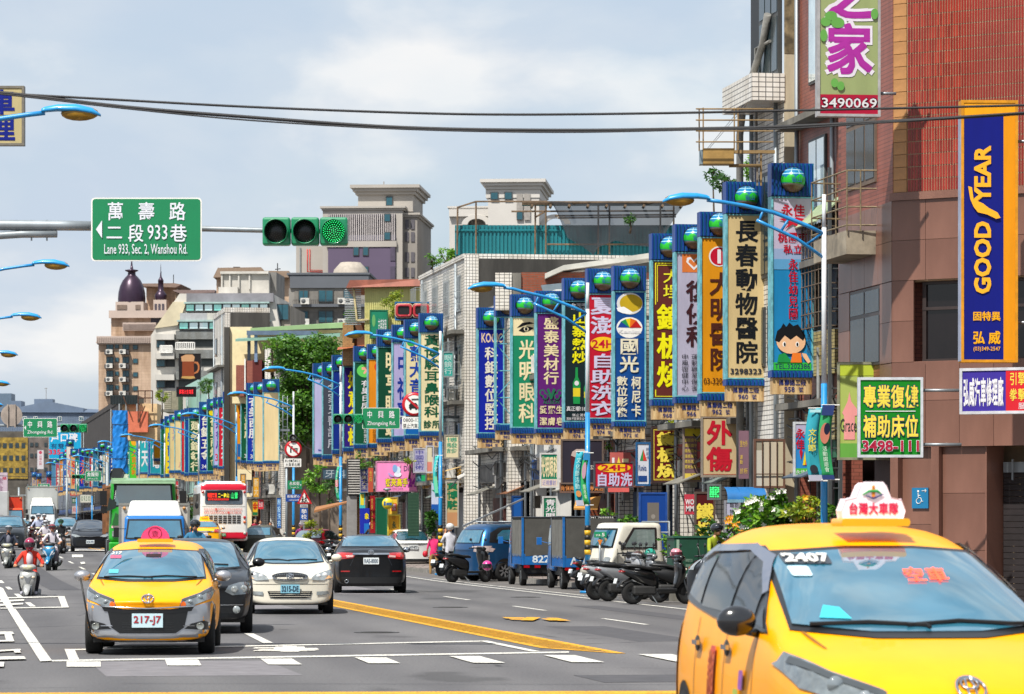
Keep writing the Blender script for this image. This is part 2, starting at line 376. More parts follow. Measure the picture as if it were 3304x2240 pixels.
def wish(name,label,loc,rz,k=1.0,big=False):
 """seven-seat wagon taxi"""
 root=thing(name,label,'taxi',loc,rz);root.scale=(k,k,k)
 Y=mat('#ffa600',.36,0,.03,5,.2,.16);SIL=metallic('#a9abb0')
 top=[(-2.27,.74),(-2.1,.84),(-1.75,.93),(-1.28,1.01),(-.95,1.15),(-.45,1.345),(-.12,1.45),(.4,1.545),(1.2,1.56),(1.75,1.50),(2.0,1.30),(2.2,1.0),(2.27,.9)]
 belt=[(-2.27,.66),(-1.7,.84),(-1.2,.95),(-.6,.98),(1.8,1.04),(2.27,.92)]
 plan=[(-2.27,.84),(-1.9,.95),(-1.2,.995),(0,1),(1.5,.985),(2.27,.86)]
 me=cage(4.54,1.72,top,belt,plan,.19,(-1.38,1.38),bow=.28,rbow=.2,tumble=.125);B=Body('body',root,Y,me);B.freeze(2)
 # two-tone bumper and the black grille opening
 B.decal('bumper',[(-.80,.10),(.80,.10),(.84,.66),(.82,.73),(.55,.655),(.42,.62),(-.42,.62),(-.55,.655),(-.82,.73),(-.84,.66)],'F',Y if big else SIL,.008,step=.05)
 B.decal('lower_grille',[(-.52,.62),(.52,.62),(.47,.38),(.36,.30),(-.36,.30),(-.47,.38)],'F',mat('#101113',.35,0,0),.016,step=.07)
 a=MB()
 for i in range(6):
  z=.33+i*.022;a.tube([B.hit('F',-.33+j*.066,z,.020)for j in range(11)],.004,4)
 a.build('grille_mesh',mat('#2c2e31',.5),parent=root)
 B.decal('grille',[(-.60,.675),(-.3,.63),(.3,.63),(.60,.675),(.56,.60),(.3,.575),(-.3,.575),(-.56,.60)],'F',mat('#141518',.3,0,0),.022,step=.07)
 a=MB();a.tube([B.hit('F',x/10*.6,.668-.03*(1-abs(x)/10),.03)for x in range(-10,11)],.011,6);a.build('chrome_strip',CHROME,parent=root)
 B.decal('bumper_lip',[(-.84,.17),(.84,.17),(.80,.225),(.4,.205),(-.4,.205),(-.80,.225)],'F',mat('#6f7378',.4,.5,0),.03,step=.07)
 for q in(-1,1):
  f=B.decal('fog_light_bezel',[(q*x,z)for x,z in[(.47,.36),(.78,.34),(.82,.42),(.72,.47),(.56,.43)]],'F',mat('#17181a',.4,0,0),.018,step=.06)[0]
  p=B.hit('F',q*.665,.395,.03);m=MB();m.lathe([(.040,.0),(.050,-.012),(.044,-.014),(.034,-.004),(.001,-.002)],20,p,'y');m.build('fog_light',mat('#9a9d98',.15,.6,0),parent=root)
  m=MB();m.tube([B.hit('F',q*x,.40,.03)for x in(.45,.55,.6)],.006,5);m.build('bezel_strip',CHROME,parent=f)
  hl=[(.40,.655),(.50,.66),(.60,.68),(.80,.76),(.835,.86),(.80,.92),(.66,.84),(.44,.76)]
  h=B.decal('headlight',[(q*x,z)for x,z in hl],'F',mat('#868e90',.1,.35,.25,9,1,.6),.014,step=.05)[0]
  hr=[(.43,.75),(.66,.83),(.79,.90),(.81,.87),(.67,.80),(.44,.725)]
  B.decal('headlight_rim',[(q*x,z)for x,z in hr],'F',mat('#555a5c',.3,.5,0),.018,parent=h,step=.05)
  for cx,cz,r_,c_ in((.66,.775,.045,'#8d9598'),(.54,.725,.034,'#a3aaac')):
   m=MB();p=B.hit('F',q*cx,cz,.016);m.lathe([(r_,0),(r_*.9,-.012),(.001,-.022)],18,p,'y');m.build('lens',mat(c_,.05,.5,0),parent=h)
  B.decal('indicator',circ(q*.455,.69,.036,12),'F',mat('#e2661c',.25,0,0),.02,parent=h)
 p=B.hit('F',0,.765,.008);em=MB()
 em.lathe([(.001,-.004),(.001,-.004)],6,p,'y');em.v=[];em.f=[];em.m=[];em.s=[]
 def ring_(cx,cz,rx_,rz_,tt=.009):
  em.tube([B.hit('F',cx+rx_*math.cos(R(i*20)),cz+rz_*math.sin(R(i*20)),.016)for i in range(19)],tt,6)
 ring_(0,.765,.075,.05);ring_(0,.785,.045,.022,.007);ring_(0,.765,.022,.045,.007);em.build('emblem',CHROME,parent=root)
 plate(root,B,'F',.475,'217-J7' if not big else '2407','#bcd4dc','#a0202c',.40,.19,off=.03)
 # windscreen with its black border, then the clear pane
 wsb=[(-.725,1.02),(-.3,.985),(.3,.985),(.725,1.02),(.64,1.34),(.58,1.405),(.2,1.43),(-.2,1.43),(-.58,1.405),(-.64,1.34)]
 ws=[(-.70,1.045),(-.3,1.01),(.3,1.01),(.70,1.045),(.615,1.335),(.56,1.385),(.2,1.41),(-.2,1.41),(-.56,1.385),(-.615,1.335)]
 B.decal('windshield_frame',wsb,'F',mat('#1a1b1d',.3,0,0),.008,step=.045);W=B.decal('windshield',ws,'F',GLASS,.016,step=.045)[0]
 finish_wheels(root,(-1.38,1.38),1.72,.32,.21)
 wipers(B,root,[[(-.62,1.035),(-.3,1.045),(0,1.03),(.02,1.02)],[(-.1,1.03),(.2,1.05),(.5,1.035),(.6,1.035)]])
 if big:
  B.decal('number_sticker',rr(-.57,-.33,1.33,1.38,.01),'F',mat('#3a4048',.4,0,0),.022,parent=W)
  B.text('number_lettering','2407',-.56,-.34,1.335,1.375,'F',WHITE,.032,.03,parent=W)
  B.text('vacant_sign','空車',.03,.29,1.24,1.31,'F',mat('#ff4a28',.5,0,0,emit=1.6),.026,.012,parent=W,cells=True)
  B.decal('sticker',rr(-.57,-.47,1.27,1.32,.01),'F',mat('#b9cfd6',.4,0,0),.022,parent=W);B.decal('dashboard_cloth',[(-.55,1.07),(-.38,1.065),(-.42,1.12),(-.50,1.13)],'F',mat('#39b6c4',.5,0,0),.022,parent=W)
 else:
  B.text('number_lettering','217',-.57,-.43,1.345,1.38,'F',WHITE,.022,.02,parent=W)
  B.decal('sticker',rr(-.58,-.43,1.29,1.335,.008),'F',mat('#c45a78',.4,0,.2,30),.022,parent=W);B.decal('sticker',rr(-.57,-.44,1.09,1.14,.008),'F',mat('#54b3bb',.4,0,.1),.022,parent=W)
  B.decal('rear_view_mirror',[(-.10,1.31),(.10,1.31),(.10,1.35),(-.10,1.35)],'F',mat('#0d1418',.4,0,0),.022,parent=W)
 for q in(-1,1):
  B.decal('hood_seam',[(q*.60,.94),(q*.615,.94),(q*.68,1.02),(q*.66,1.02)],'F',mat('#8a5c00',.5,0,0),.004)
  B.decal('side_window',[(q*0+y,z)for y,z in[(-.92,1.0),(-.55,1.01),(.62,1.05),(1.72,1.13),(1.60,1.36),(1.3,1.42),(.2,1.43),(-.12,1.37),(-.48,1.20),(-.75,1.06)]],'L' if q<0 else 'S',mat('#25272a',.3,0,0),.008,step=.08)
  for pn in([(-.50,1.06),(.10,1.08),(.10,1.39),(-.08,1.355),(-.42,1.19)],[(.17,1.08),(1.0,1.10),(.98,1.38),(.17,1.395)],[(1.07,1.11),(1.58,1.16),(1.50,1.32),(1.06,1.375)],[(-.80,1.02),(-.57,1.04),(-.57,1.13)]):
   B.decal('side_pane',pn,'L' if q<0 else 'S',SGLASS,.014,step=.1)
  if big:B.decal('window_visor',[(-.50,1.20),(-.12,1.375),(.3,1.435),(1.3,1.425),(1.60,1.36),(1.59,1.335),(1.25,1.39),(.3,1.40),(-.08,1.34),(-.46,1.18)],'L' if q<0 else 'S',mat('#6f7686',.12,.3,0),.022,step=.05)
  for y in(.12,1.02):
   B.decal('door_seam',[(y,.35),(y+.012,.35),(y+.012,1.04),(y,1.04)],'L' if q<0 else 'S',mat('#7c5300',.6,0,0),.004)
   p=B.hit('L' if q<0 else 'S',y-.14,.90,.02);m=MB();m.ball(p,(.012,.07,.045),10,0);m.box(p+Vector((q*.012,0,.005)),(.02,.15,.025),1);m.build('door_handle',[mat('#2a2417',.4),CHROME],parent=root)
  B.decal('door_seam',[(-.70,.35),(-.688,.35),(-.688,1.0),(-.70,1.0)],'L' if q<0 else 'S',mat('#7c5300',.6,0,0),.004)
  mirror_part(root,q*.82,-.72,1.04,q,mat('#17181b',.2,0,0,coat=1)if big else SIL,.98)
  B.decal('wheel_arch',circ(-1.38,.31,.375,22),'L' if q<0 else 'S',BLACK,.004,step=.1);B.decal('wheel_arch',circ(1.38,.31,.375,22),'L' if q<0 else 'S',BLACK,.004,step=.1)
 if big:
  B.decal('side_trim',[(1.62,.5),(2.16,.5),(2.2,1.0),(2.0,1.05),(2.02,.6)],'L',mat('#c9ccd0',.4,.2,.1),.01)
  for i,(c_,y0,z0,y1,z1)in enumerate((('#d8452c',.35,.62,.50,.90),('#e9e7e0',-.52,.40,-.40,.62),('#b8c84a',-.38,.45,-.24,.70),('#9b4fa8',-.50,.70,-.38,.80))):
   B.decal('door_sticker',rr(y0,y1,z0,z1,.02),'L',mat(c_,.4,0,.2,30),.012)
  B.text('door_lettering','計程車',.33,.52,.62,.88,'L',mat('#c9571c',.4,0,0),.014,.02,flip=True,cells=False)
  # roof lamp
 return root,B
def roof_lamp_round(root,B):
 o=MB();o.lathe([(.205,0),(.20,.03),(.19,.035)],24);
 base=MB();base.prism(rr(-.24,.24,1.525,1.575,.02),-.09,.11);b=base.build('roof_lamp_base',paint('#e9a416'),parent=root)
 d=MB();P=[(.19*math.cos(R(a)),1.57+.185*math.sin(R(a)))for a in range(0,181,12)];d.prism(P,-.06,.08);l=d.build('roof_lamp',mat('#e8406e',.35,0,0,emit=.12),parent=root,bevel=.03,seg=3)
 t=MB();t.glyphs(glyph('查'),-.05,.05,1.60,1.70,-.068,0,EM)
 for i in range(24):
  a,b_=R(i*15),R(i*15+15);t.quad(*[(r_*math.cos(x),-.068,1.652+r_*math.sin(x))for r_,x in((.082,a),(.093,a),(.093,b_),(.082,b_))])
 t.build('lettering',mat('#7a1030',.5,0,0),parent=l)
def roof_lamp_tall(root,B):
 K_=lambda P:[(x*.80,1.535+(z-1.55)*.82)for x,z in P]
 base=MB();base.prism(K_(rr(-.25,.25,1.55,1.60,.02)),-.12,.16);base.build('roof_lamp_base',paint('#f2a90c'),parent=root)
 d=MB();P=[(-.22,1.60),(.22,1.60),(.235,1.65),(.205,1.72),(.13,1.735),(.095,1.81),(.07,1.828),(-.07,1.828),(-.095,1.81),(-.13,1.735),(-.205,1.72),(-.235,1.65)]
 d.prism(K_(P),-.05,.08);l=d.build('roof_lamp',mat('#f3dfe4',.35,0,0,emit=.18),parent=root,bevel=.02,seg=3)
 t=MB();t.htext('台灣大車隊',-.185,.185,1.625,1.70,-.054,.03);t.v=[(x*.8,y,1.535+(z-1.55)*.82)for x,y,z in t.v];t.build('lettering',mat('#d8234e',.5,0,0),parent=l)
 e=MB();e.bb(-.012,.012,-.056,-.054,1.735,1.79,0);e.ball((0,-.055,1.80),(.012,.003,.012),8,0)
 e.tube([(-.08,-.056,1.75),(-.03,-.056,1.775),(.03,-.056,1.775),(.06,-.056,1.755)],[.004,.008,.010,.004],5,1);e.tube([(-.055,-.058,1.745),(0,-.058,1.728),(.075,-.058,1.755)],[.004,.007,.003],5,2)
 e.v=[(x*.8,y,1.535+(z-1.55)*.82)for x,y,z in e.v];e.build('emblem',[mat('#eb8a1d',.5),mat('#1f9b4a',.5),mat('#28306e',.5)],parent=l)
def sstep(a,b,x):t=max(0,min(1,(x-a)/(b-a)));return t*t*(3-2*t)
def zg(u,v):return .46*sstep(100,168,u)*(1-sstep(14.6,17.2,v))
def zgp(p):return zg(-SA*p[0]+CA*p[1],CA*p[0]+SA*p[1])
def on_road(px,s):
 p=at(px,s);return Vector((p.x,p.y,zgp(p)))
P_SEDAN=dict(L=4.5,W=1.72,top=[(-2.25,.70),(-2.05,.80),(-1.6,.90),(-1.05,.97),(-.55,1.25),(-.2,1.40),(.25,1.465),(.8,1.43),(1.2,1.26),(1.55,1.07),(2.0,1.05),(2.25,.90)],belt=[(-2.25,.62),(-1.6,.80),(-1.0,.90),(1.4,.97),(2.25,.84)],plan=[(-2.25,.86),(-1.9,.95),(-1.2,.995),(0,1),(1.5,.985),(2.0,.94),(2.25,.86)],ws=[(-.66,.985),(-.3,.955),(.3,.955),(.66,.985),(.57,1.28),(.52,1.35),(.2,1.375),(-.2,1.375),(-.52,1.35),(-.57,1.28)],side=[(-.98,.95),(-.5,.96),(1.35,1.01),(1.25,1.12),(.85,1.34),(.2,1.375),(-.15,1.33),(-.5,1.18)],panes=[[(-.55,1.0),(.12,1.0),(.12,1.33),(-.1,1.30),(-.45,1.14)],[(.18,1.0),(.85,1.02),(.80,1.29),(.18,1.34)],[(.92,1.03),(1.27,1.05),(.90,1.26)]],rw=[(-.64,1.10),(.64,1.10),(.56,1.33),(.5,1.37),(-.5,1.37),(-.56,1.33)],wheels=(-1.30,1.32),wr=.30)
P_HATCH=dict(P_SEDAN,L=3.95,W=1.70,top=[(-1.97,.70),(-1.8,.82),(-1.4,.93),(-1.05,1.0),(-.5,1.32),(-.1,1.46),(.4,1.52),(1.2,1.49),(1.6,1.38),(1.8,1.12),(1.97,.92)],belt=[(-1.97,.62),(-1.2,.86),(1.4,1.0),(1.97,.86)],plan=[(-1.97,.86),(-1.6,.95),(-1,1),(1,1),(1.6,.96),(1.97,.88)],ws=[(-.66,1.01),(-.3,.985),(.3,.985),(.66,1.01),(.57,1.33),(.5,1.42),(-.5,1.42),(-.57,1.33)],side=[(-.98,.97),(1.45,1.06),(1.5,1.2),(1.1,1.40),(.2,1.43),(-.15,1.38),(-.5,1.22)],panes=[[(-.55,1.02),(.12,1.03),(.12,1.38),(-.1,1.34),(-.45,1.16)],[(.18,1.03),(.85,1.06),(.82,1.37),(.18,1.39)],[(.92,1.07),(1.40,1.12),(1.0,1.35)]],rw=[(-.56,1.08),(.56,1.08),(.60,1.16),(.52,1.38),(.46,1.41),(-.46,1.41),(-.52,1.38),(-.60,1.16)],wheels=(-1.22,1.25),wr=.29)
P_SUV=dict(P_HATCH,L=4.4,W=1.78,top=[(-2.2,.85),(-2.0,1.0),(-1.5,1.08),(-1.05,1.12),(-.5,1.48),(-.1,1.64),(.4,1.68),(1.5,1.65),(1.9,1.5),(2.1,1.2),(2.2,.98)],belt=[(-2.2,.72),(-1.2,.98),(1.6,1.08),(2.2,.95)],plan=[(-2.2,.88),(-1.8,.96),(-1,1),(1.5,1),(2.2,.88)],ws=[(-.68,1.14),(-.3,1.11),(.3,1.11),(.68,1.14),(.6,1.5),(.52,1.58),(-.52,1.58),(-.6,1.5)],side=[(-.98,1.09),(1.8,1.14),(1.75,1.35),(1.4,1.54),(.2,1.57),(-.15,1.52),(-.5,1.36)],panes=[[(-.55,1.13),(.12,1.14),(.12,1.52),(-.1,1.48),(-.45,1.3)],[(.18,1.14),(.95,1.16),(.92,1.51),(.18,1.53)],[(1.02,1.17),(1.7,1.2),(1.62,1.36),(1.32,1.49),(1.0,1.5)]],rw=[(-.62,1.15),(.62,1.15),(.55,1.52),(-.55,1.52)],wheels=(-1.35,1.35),wr=.34)
def car(name,label,cat,px,s,rz,col,P,front=None,rear=None,glass=None,metal_=False,lev=2,handles=True,z=None,group=None,mirrors=True,loc=None):
 loc=loc if loc is not None else on_road(px,s)
 if z is not None:loc.z=z
 root=thing(name,label,cat,loc,R(rz+(180 if rear and not front else 0)),group);body_m=metallic(col)if metal_ else paint(col);glass=glass or GLASS
 me=cage(P['L'],P['W'],P['top'],P['belt'],P['plan'],.19,P['wheels'],bow=P.get('bow',.24),rbow=.16,tumble=P.get('tumble',.17));B=Body('body',root,body_m,me);B.freeze(lev)
 fr=mat('#1a1b1d',.3,0,0);W=P['W']
 cx=sum(x for x,_ in P['ws'])/len(P['ws']);cz=sum(z for _,z in P['ws'])/len(P['ws'])
 if front:
  B.decal('windshield_frame',[(x*1.04,cz+(z-cz)*1.07)for x,z in P['ws']],'F',fr,.008,step=.06);B.decal('windshield',P['ws'],'F',glass,.016,step=.06)
  k=P['ws'][0][1]+.01;wipers(B,root,[[(-.55,k+.01),(-.2,k+.02),(.02,k-.01)],[(0,k+.0),(.3,k+.02),(.55,k+.01)]])
 if rear:
  cz=sum(z for _,z in P['rw'])/len(P['rw'])
  B.decal('rear_window_frame',[(x*1.05,cz+(z-cz)*1.1)for x,z in P['rw']],'R',fr,.008,step=.06);B.decal('rear_window',P['rw'],'R',glass,.016,step=.06)
 for q in(-1,1):
  ax='L' if q<0 else 'S'
  B.decal('side_window',P['side'],ax,fr,.008,step=.1)
  for pn in P['panes']:B.decal('side_pane',pn,ax,SGLASS,.014,step=.12)
  for y in P['wheels']:B.decal('wheel_arch',circ(y,P['wr'],P['wr']+.05,18),ax,BLACK,.005,step=.12)
  if handles:
   for y in(.0,.85):
    p=B.hit(ax,y,P['side'][0][1]-.1,.015);m=MB();m.ball(p,(.018,.08,.02),8);m.build('door_handle',body_m if not metal_ else CHROME,parent=root)
    B.decal('door_seam',[(y+.13,.35),(y+.142,.35),(y+.142,.95),(y+.13,.95)],ax,mat('#141414',.6,0,0),.004)
  if mirrors:mirror_part(root,q*(W/2-.03),-.62,P['ws'][0][1]+.05,q,body_m,.9)
 finish_wheels(root,P['wheels'],W,P['wr'])
 return root,B
def dec(B,name,poly,ax,m,off=.012,**k):return B.decal(name,poly,ax,m,off,**k)
LENS=mat('#9da3a3',.1,.35,.2,12,1,.6);REDL=mat('#a30d12',.12,0,.15,14,.8,1,.0);ORL=mat('#d8701c',.2,0,.05,9,.6,1);GRB=mat('#0d0e10',.35,0,0)
def slats(B,root,x0,x1,z0,z1,n,m,name='grille_slat',ax='F',off=.022,r=.006):
 a=MB()
 for i in range(n):
  z=z0+(z1-z0)*(i+.5)/n;a.tube([B.hit(ax,x0+(x1-x0)*j/8,z,off)for j in range(9)],r,4)
 o=a.build(name,m,parent=root);return o
def ell_ring(B,root,ax,cx,cz,rx,rz_,t,off=.02,name='emblem',m=None):
 a=MB();a.tube([B.hit(ax,cx+rx*math.cos(R(i*24)),cz+rz_*math.sin(R(i*24)),off)for i in range(16)],t,6);return a.build(name,m or CHROME,parent=root)
def oval_emblem(B,root,ax,cz,k=1.0):
 a=MB()
 for dx,dz,rx,rz_ in((0,0,.065,.044),(0,.016,.040,.02),(0,0,.02,.042)):a.tube([B.hit(ax,(dx+rx*math.cos(R(i*24)))*k,cz+(dz+rz_*math.sin(R(i*24)))*k,.026)for i in range(16)],.008*k,5)
 a.build('emblem',CHROME,parent=root)
 # --- champagne sedan, seen from the front
def corolla():
 root,B=car('sedan','champagne white sedan facing the camera with blue plate 3215-DE','car',926,166,5,'#d6d0c0',dict(P_SEDAN,ws=[(x*1.0,z)for x,z in P_SEDAN['ws']]),True,False,metal_=False)
 dec(B,'grille',[(.33*math.cos(R(a)),.705+.062*math.sin(R(a))+(.01 if math.sin(R(a))>0 else 0))for a in range(0,360,15)],'F',GRB,.012)
 a=MB();a.tube([B.hit('F',.335*math.cos(R(i*15)),.708+.07*math.sin(R(i*15)),.02)for i in range(25)],.008,5);a.build('grille_surround',CHROME,parent=root)
 a=MB()
 for i in range(-9,10):
  h=.055*math.sqrt(max(0,1-(i/10)**2));a.tube([B.hit('F',i*.033,.705-h,.018),B.hit('F',i*.033,.705+h,.018)],.004,4)
 a.build('grille_bars',STEEL,parent=root);oval_emblem(B,root,'F',.71,.95)
 for q in(-1,1):
  h=dec(B,'headlight',[(q*x,z)for x,z in[(.40,.655),(.62,.64),(.80,.67),(.83,.74),(.80,.84),(.66,.80),(.50,.755),(.42,.70)]],'F',LENS,.014,step=.05)[0]
  dec(B,'indicator',[(q*x,z)for x,z in[(.66,.66),(.80,.68),(.82,.74),(.72,.72)]],'F',mat('#d7a470',.2,0,0),.02,parent=h)
  for x_,r_ in((.54,.045),(.66,.05)):
   m=MB();m.lathe([(r_,0),(r_*.85,-.012),(.001,-.02)],14,B.hit('F',q*x_,.71+.02*(x_>.6),.02),'y');m.build('lens',mat('#e6e8e8',.05,.4,0),parent=h)
  dec(B,'fog_light',[(q*x,z)for x,z in[(.50,.36),(.73,.38),(.72,.44),(.50,.43)]],'F',LENS,.016)
 dec(B,'lower_grille',[(-.42,.44),(.42,.44),(.38,.33),(.30,.31),(-.30,.31),(-.38,.33)],'F',GRB,.014);slats(B,root,-.38,.38,.32,.44,3,mat('#c8c2b2',.4,0,0),'grille_slat')
 dec(B,'bumper_seam',[(-.80,.565),(.80,.565),(.80,.575),(-.80,.575)],'F',mat('#6d685c',.6,0,0),.004)
 dec(B,'side_moulding',[(-1.2,.50),(1.6,.52),(1.6,.56),(-1.2,.54)],'S',mat('#8d8878',.5,0,0),.01)
 plate(root,B,'F',.485,'3215-DE','#7fb6c9','#182a44',.36,.16)
def bmw():
 P=dict(P_SEDAN,W=1.90,L=5.0,top=[(y*1.1,z+(.03 if z>1.2 else .05))for y,z in P_SEDAN['top']],belt=[(y*1.1,z+.05)for y,z in P_SEDAN['belt']],plan=[(y*1.1,z)for y,z in P_SEDAN['plan']],ws=[(x*1.1,z+.04)for x,z in P_SEDAN['ws']],wheels=(-1.5,1.5),wr=.34)
 P['side']=[(y*1.1,z+.04)for y,z in P['side']];P['panes']=[[(y*1.1,z+.04)for y,z in p]for p in P['panes']]
 root,B=car('sedan','black luxury sedan facing the camera, half hidden behind the yellow taxi 217-J7','car',628,200,4,'#07090d',P,True)
 for q in(-1,1):
  h=dec(B,'headlight',[(q*x,z)for x,z in[(.50,.66),(.62,.60),(.86,.62),(.90,.72),(.88,.80),(.72,.79),(.56,.74)]],'F',mat('#6f777b',.08,.5,.1,9,1,1),.014,step=.05)[0]
  for cx in(.65,.79):
   m=MB();m.lathe([(.058,0),(.05,-.014),(.04,-.02),(.001,-.01)],16,B.hit('F',q*cx,.69,.02),'y');m.build('lens',LENS,parent=h)
  k=dec(B,'kidney_grille',rr(*sorted((q*.04,q*.30)),.56,.80,.06),'F',GRB,.014)[0]
  a=MB();a.tube([B.hit('F',x,z,.022)for x,z in rr(*sorted((q*.04,q*.30)),.56,.80,.06,4)+[rr(*sorted((q*.04,q*.30)),.56,.80,.06,4)[0]]],.011,6);a.build('chrome_surround',CHROME,parent=k)
  m=MB();m.lathe([(.06,0),(.05,-.014),(.001,-.012)],16,B.hit('F',q*.68,.375,.02),'y');m.build('fog_light',LENS,parent=root)
  dec(B,'side_indicator',rr(.0,.01,.3,.31,.002),'F',GRB)
 dec(B,'lower_grille',[(-.80,.42),(.80,.42),(.76,.32),(-.76,.32)],'F',mat('#040405',.4,0,0),.012)
 a=MB();a.tube([B.hit('F',x/10*.78,.45,.02)for x in range(-10,11)],.008,5);a.build('chrome_strip',CHROME,parent=root)
 plate(root,B,'F',.47,'AJX-5518','#e8ebea','#20242c')
def camry():
 P=dict(P_SEDAN,W=1.82,L=4.8,top=[(y*1.06,z+(.0 if z>1.2 else .05))for y,z in P_SEDAN['top']],belt=[(y*1.06,z+.06)for y,z in P_SEDAN['belt']],plan=[(y*1.06,z)for y,z in P_SEDAN['plan']],wheels=(-1.4,1.4),wr=.32)
 P['rw']=[(-.70,1.15),(.70,1.15),(.62,1.34),(.56,1.395),(-.56,1.395),(-.62,1.34)]
 root,B=car('sedan','black sedan seen from behind with plate RAE-8000 beside the yellow centre band','car',1188,128,4,'#06080c',P,False,True)
 for q in(-1,1):
  t=dec(B,'tail_light',[(q*x,z)for x,z in[(.42,.875),(.84,.83),(.90,.88),(.89,.99),(.74,1.01),(.40,.985)]],'R',REDL,.014,step=.05)[0]
  dec(B,'reverse_lens',[(q*x,z)for x,z in[(.44,.90),(.60,.885),(.60,.925),(.44,.94)]],'R',mat('#d6a9a4',.1,0,0),.02,parent=t)
  dec(B,'tail_glow',[(q*x,z)for x,z in[(.62,.90),(.86,.88),(.87,.97),(.72,.98),(.62,.96)]],'R',mat('#e4231b',.15,0,0,coat=1),.018,parent=t)
  dec(B,'reflector',rr(*sorted((q*.52,q*.74)),.53,.56,.01),'R',REDL,.014)
  dec(B,'boot_seam',[(q*.42,.87),(q*.43,.87),(q*.52,.68),(q*.51,.68)],'R',mat('#2b3038',.4,0,0),.004)
 dec(B,'chrome_strip',[(-.46,.945),(.46,.945),(.44,.985),(-.44,.985)],'R',CHROME,.022);ell=None
 a=MB()
 for dx,dz,rx,rz_ in((0,0,.065,.044),(0,.016,.040,.02),(0,0,.02,.042)):a.tube([B.hit('R',dx+rx*math.cos(R(i*24)),1.0+dz+rz_*math.sin(R(i*24)),.036)for i in range(16)],.008,5)
 a.build('emblem',CHROME,parent=root)
 dec(B,'lower_bumper',[(-.80,.25),(.80,.25),(.78,.40),(-.78,.40)],'R',mat('#07080a',.5,0,.1),.008)
 m=MB();m.lathe([(.045,.0),(.05,.05),(.035,.05),(.03,-.03)],14,B.hit('R',.60,.30,.02),'y');m.build('exhaust_pipe',CHROME,parent=root)
 p=B.hit('R',0,.80,.022);plate(root,None,'R',p.z,'RAE-8000','#dfe6e8','#5c6a78',.38,.16,y=p.y)
def fit():
 root,B=car('hatchback','white hatchback parked with its tail to the camera, plate AKF-8737','car',1305,81,12,'#dfe0dd',P_HATCH,False,True,glass=glass_mat('#123038'))
 for q in(-1,1):
  dec(B,'tail_light',[(q*x,z)for x,z in[(.66,.84),(.82,.82),(.83,1.0),(.74,1.15),(.60,1.36),(.56,1.33),(.66,1.12),(.64,.95)]],'R',REDL,.016,step=.06)
  dec(B,'reflector',rr(*sorted((q*.60,q*.76)),.38,.42,.01),'R',REDL,.014)
 p=B.hit('R',0,.80,.022);plate(root,None,'R',p.z,'AKF-8737','#e4e9ea','#384050',.38,.16,y=p.y)
 dec(B,'rear_trim',[(-.62,.92),(.62,.92),(.6,.95),(-.6,.95)],'R',DKG,.016);dec(B,'lower_bumper',[(-.70,.22),(.70,.22),(.68,.34),(-.68,.34)],'R',DARKPL,.01)
 a=MB();a.tube([B.hit('R',-.2,1.10,.03),B.hit('R',.05,1.13,.03),B.hit('R',.3,1.10,.03)],.01,5);a.build('wiper',BLACK,parent=root)
DKG=mat('#2b2e31',.4,.2,0)
def red_hatch():
 root,B=car('hatchback','dark red hatchback parked behind the row of scooters, grey glass in its rear window','car',1035,71,-16,'#7d1020',dict(P_HATCH,L=4.3),False,True,glass=glass_mat('#39454b',.12))  # rear glass is greyer and rougher than the default
 for q in(-1,1):dec(B,'tail_light',[(q*x,z)for x,z in[(.60,.86),(.82,.84),(.82,1.0),(.66,1.02)]],'R',REDL,.016,step=.06)
 p=B.hit('R',0,.72,.022);plate(root,None,'R',p.z,'AHF-8677','#e4e9ea','#384050',.38,.16,y=p.y)
def altis():
 root,B=car('sedan','black sedan further up the road with a white plate, in front of the green truck','car',290,71,7,'#12151c',dict(P_SEDAN,W=1.78),True,glass=glass_mat('#141c24'))
 for q in(-1,1):dec(B,'headlight',[(q*x,z)for x,z in[(.42,.69),(.66,.66),(.84,.74),(.80,.80),(.6,.76)]],'F',LENS,.014,step=.06)
 dec(B,'lower_grille',[(-.66,.52),(.66,.52),(.60,.28),(-.60,.28)],'F',mat('#060607',.4,0,0),.012);a=MB();a.tube([B.hit('F',x/8*.42,.70-.02*(1-abs(x)/8),.02)for x in range(-8,9)],.009,5);a.build('chrome_strip',CHROME,parent=root)
 plate(root,B,'F',.45,'BCM-9092','#dfe6e8','#5c6a78')
def white_suv():
 root,B=car('suv','silver white SUV behind the scooter riders in the far left lane','car',212,52,6,'#d3d6d6',P_SUV,True,metal_=True)
 for q in(-1,1):dec(B,'headlight',[(q*x,z)for x,z in[(.46,.80),(.82,.86),(.80,.98),(.56,.90)]],'F',LENS,.014,step=.07)
 slats(B,root,-.42,.42,.70,.86,4,CHROME);dec(B,'lower_grille',rr(-.5,.5,.38,.58,.05),'F',GRB,.012)
 plate(root,B,'F',.62,'ATR-0836','#dfe6e8','#5c6a78')
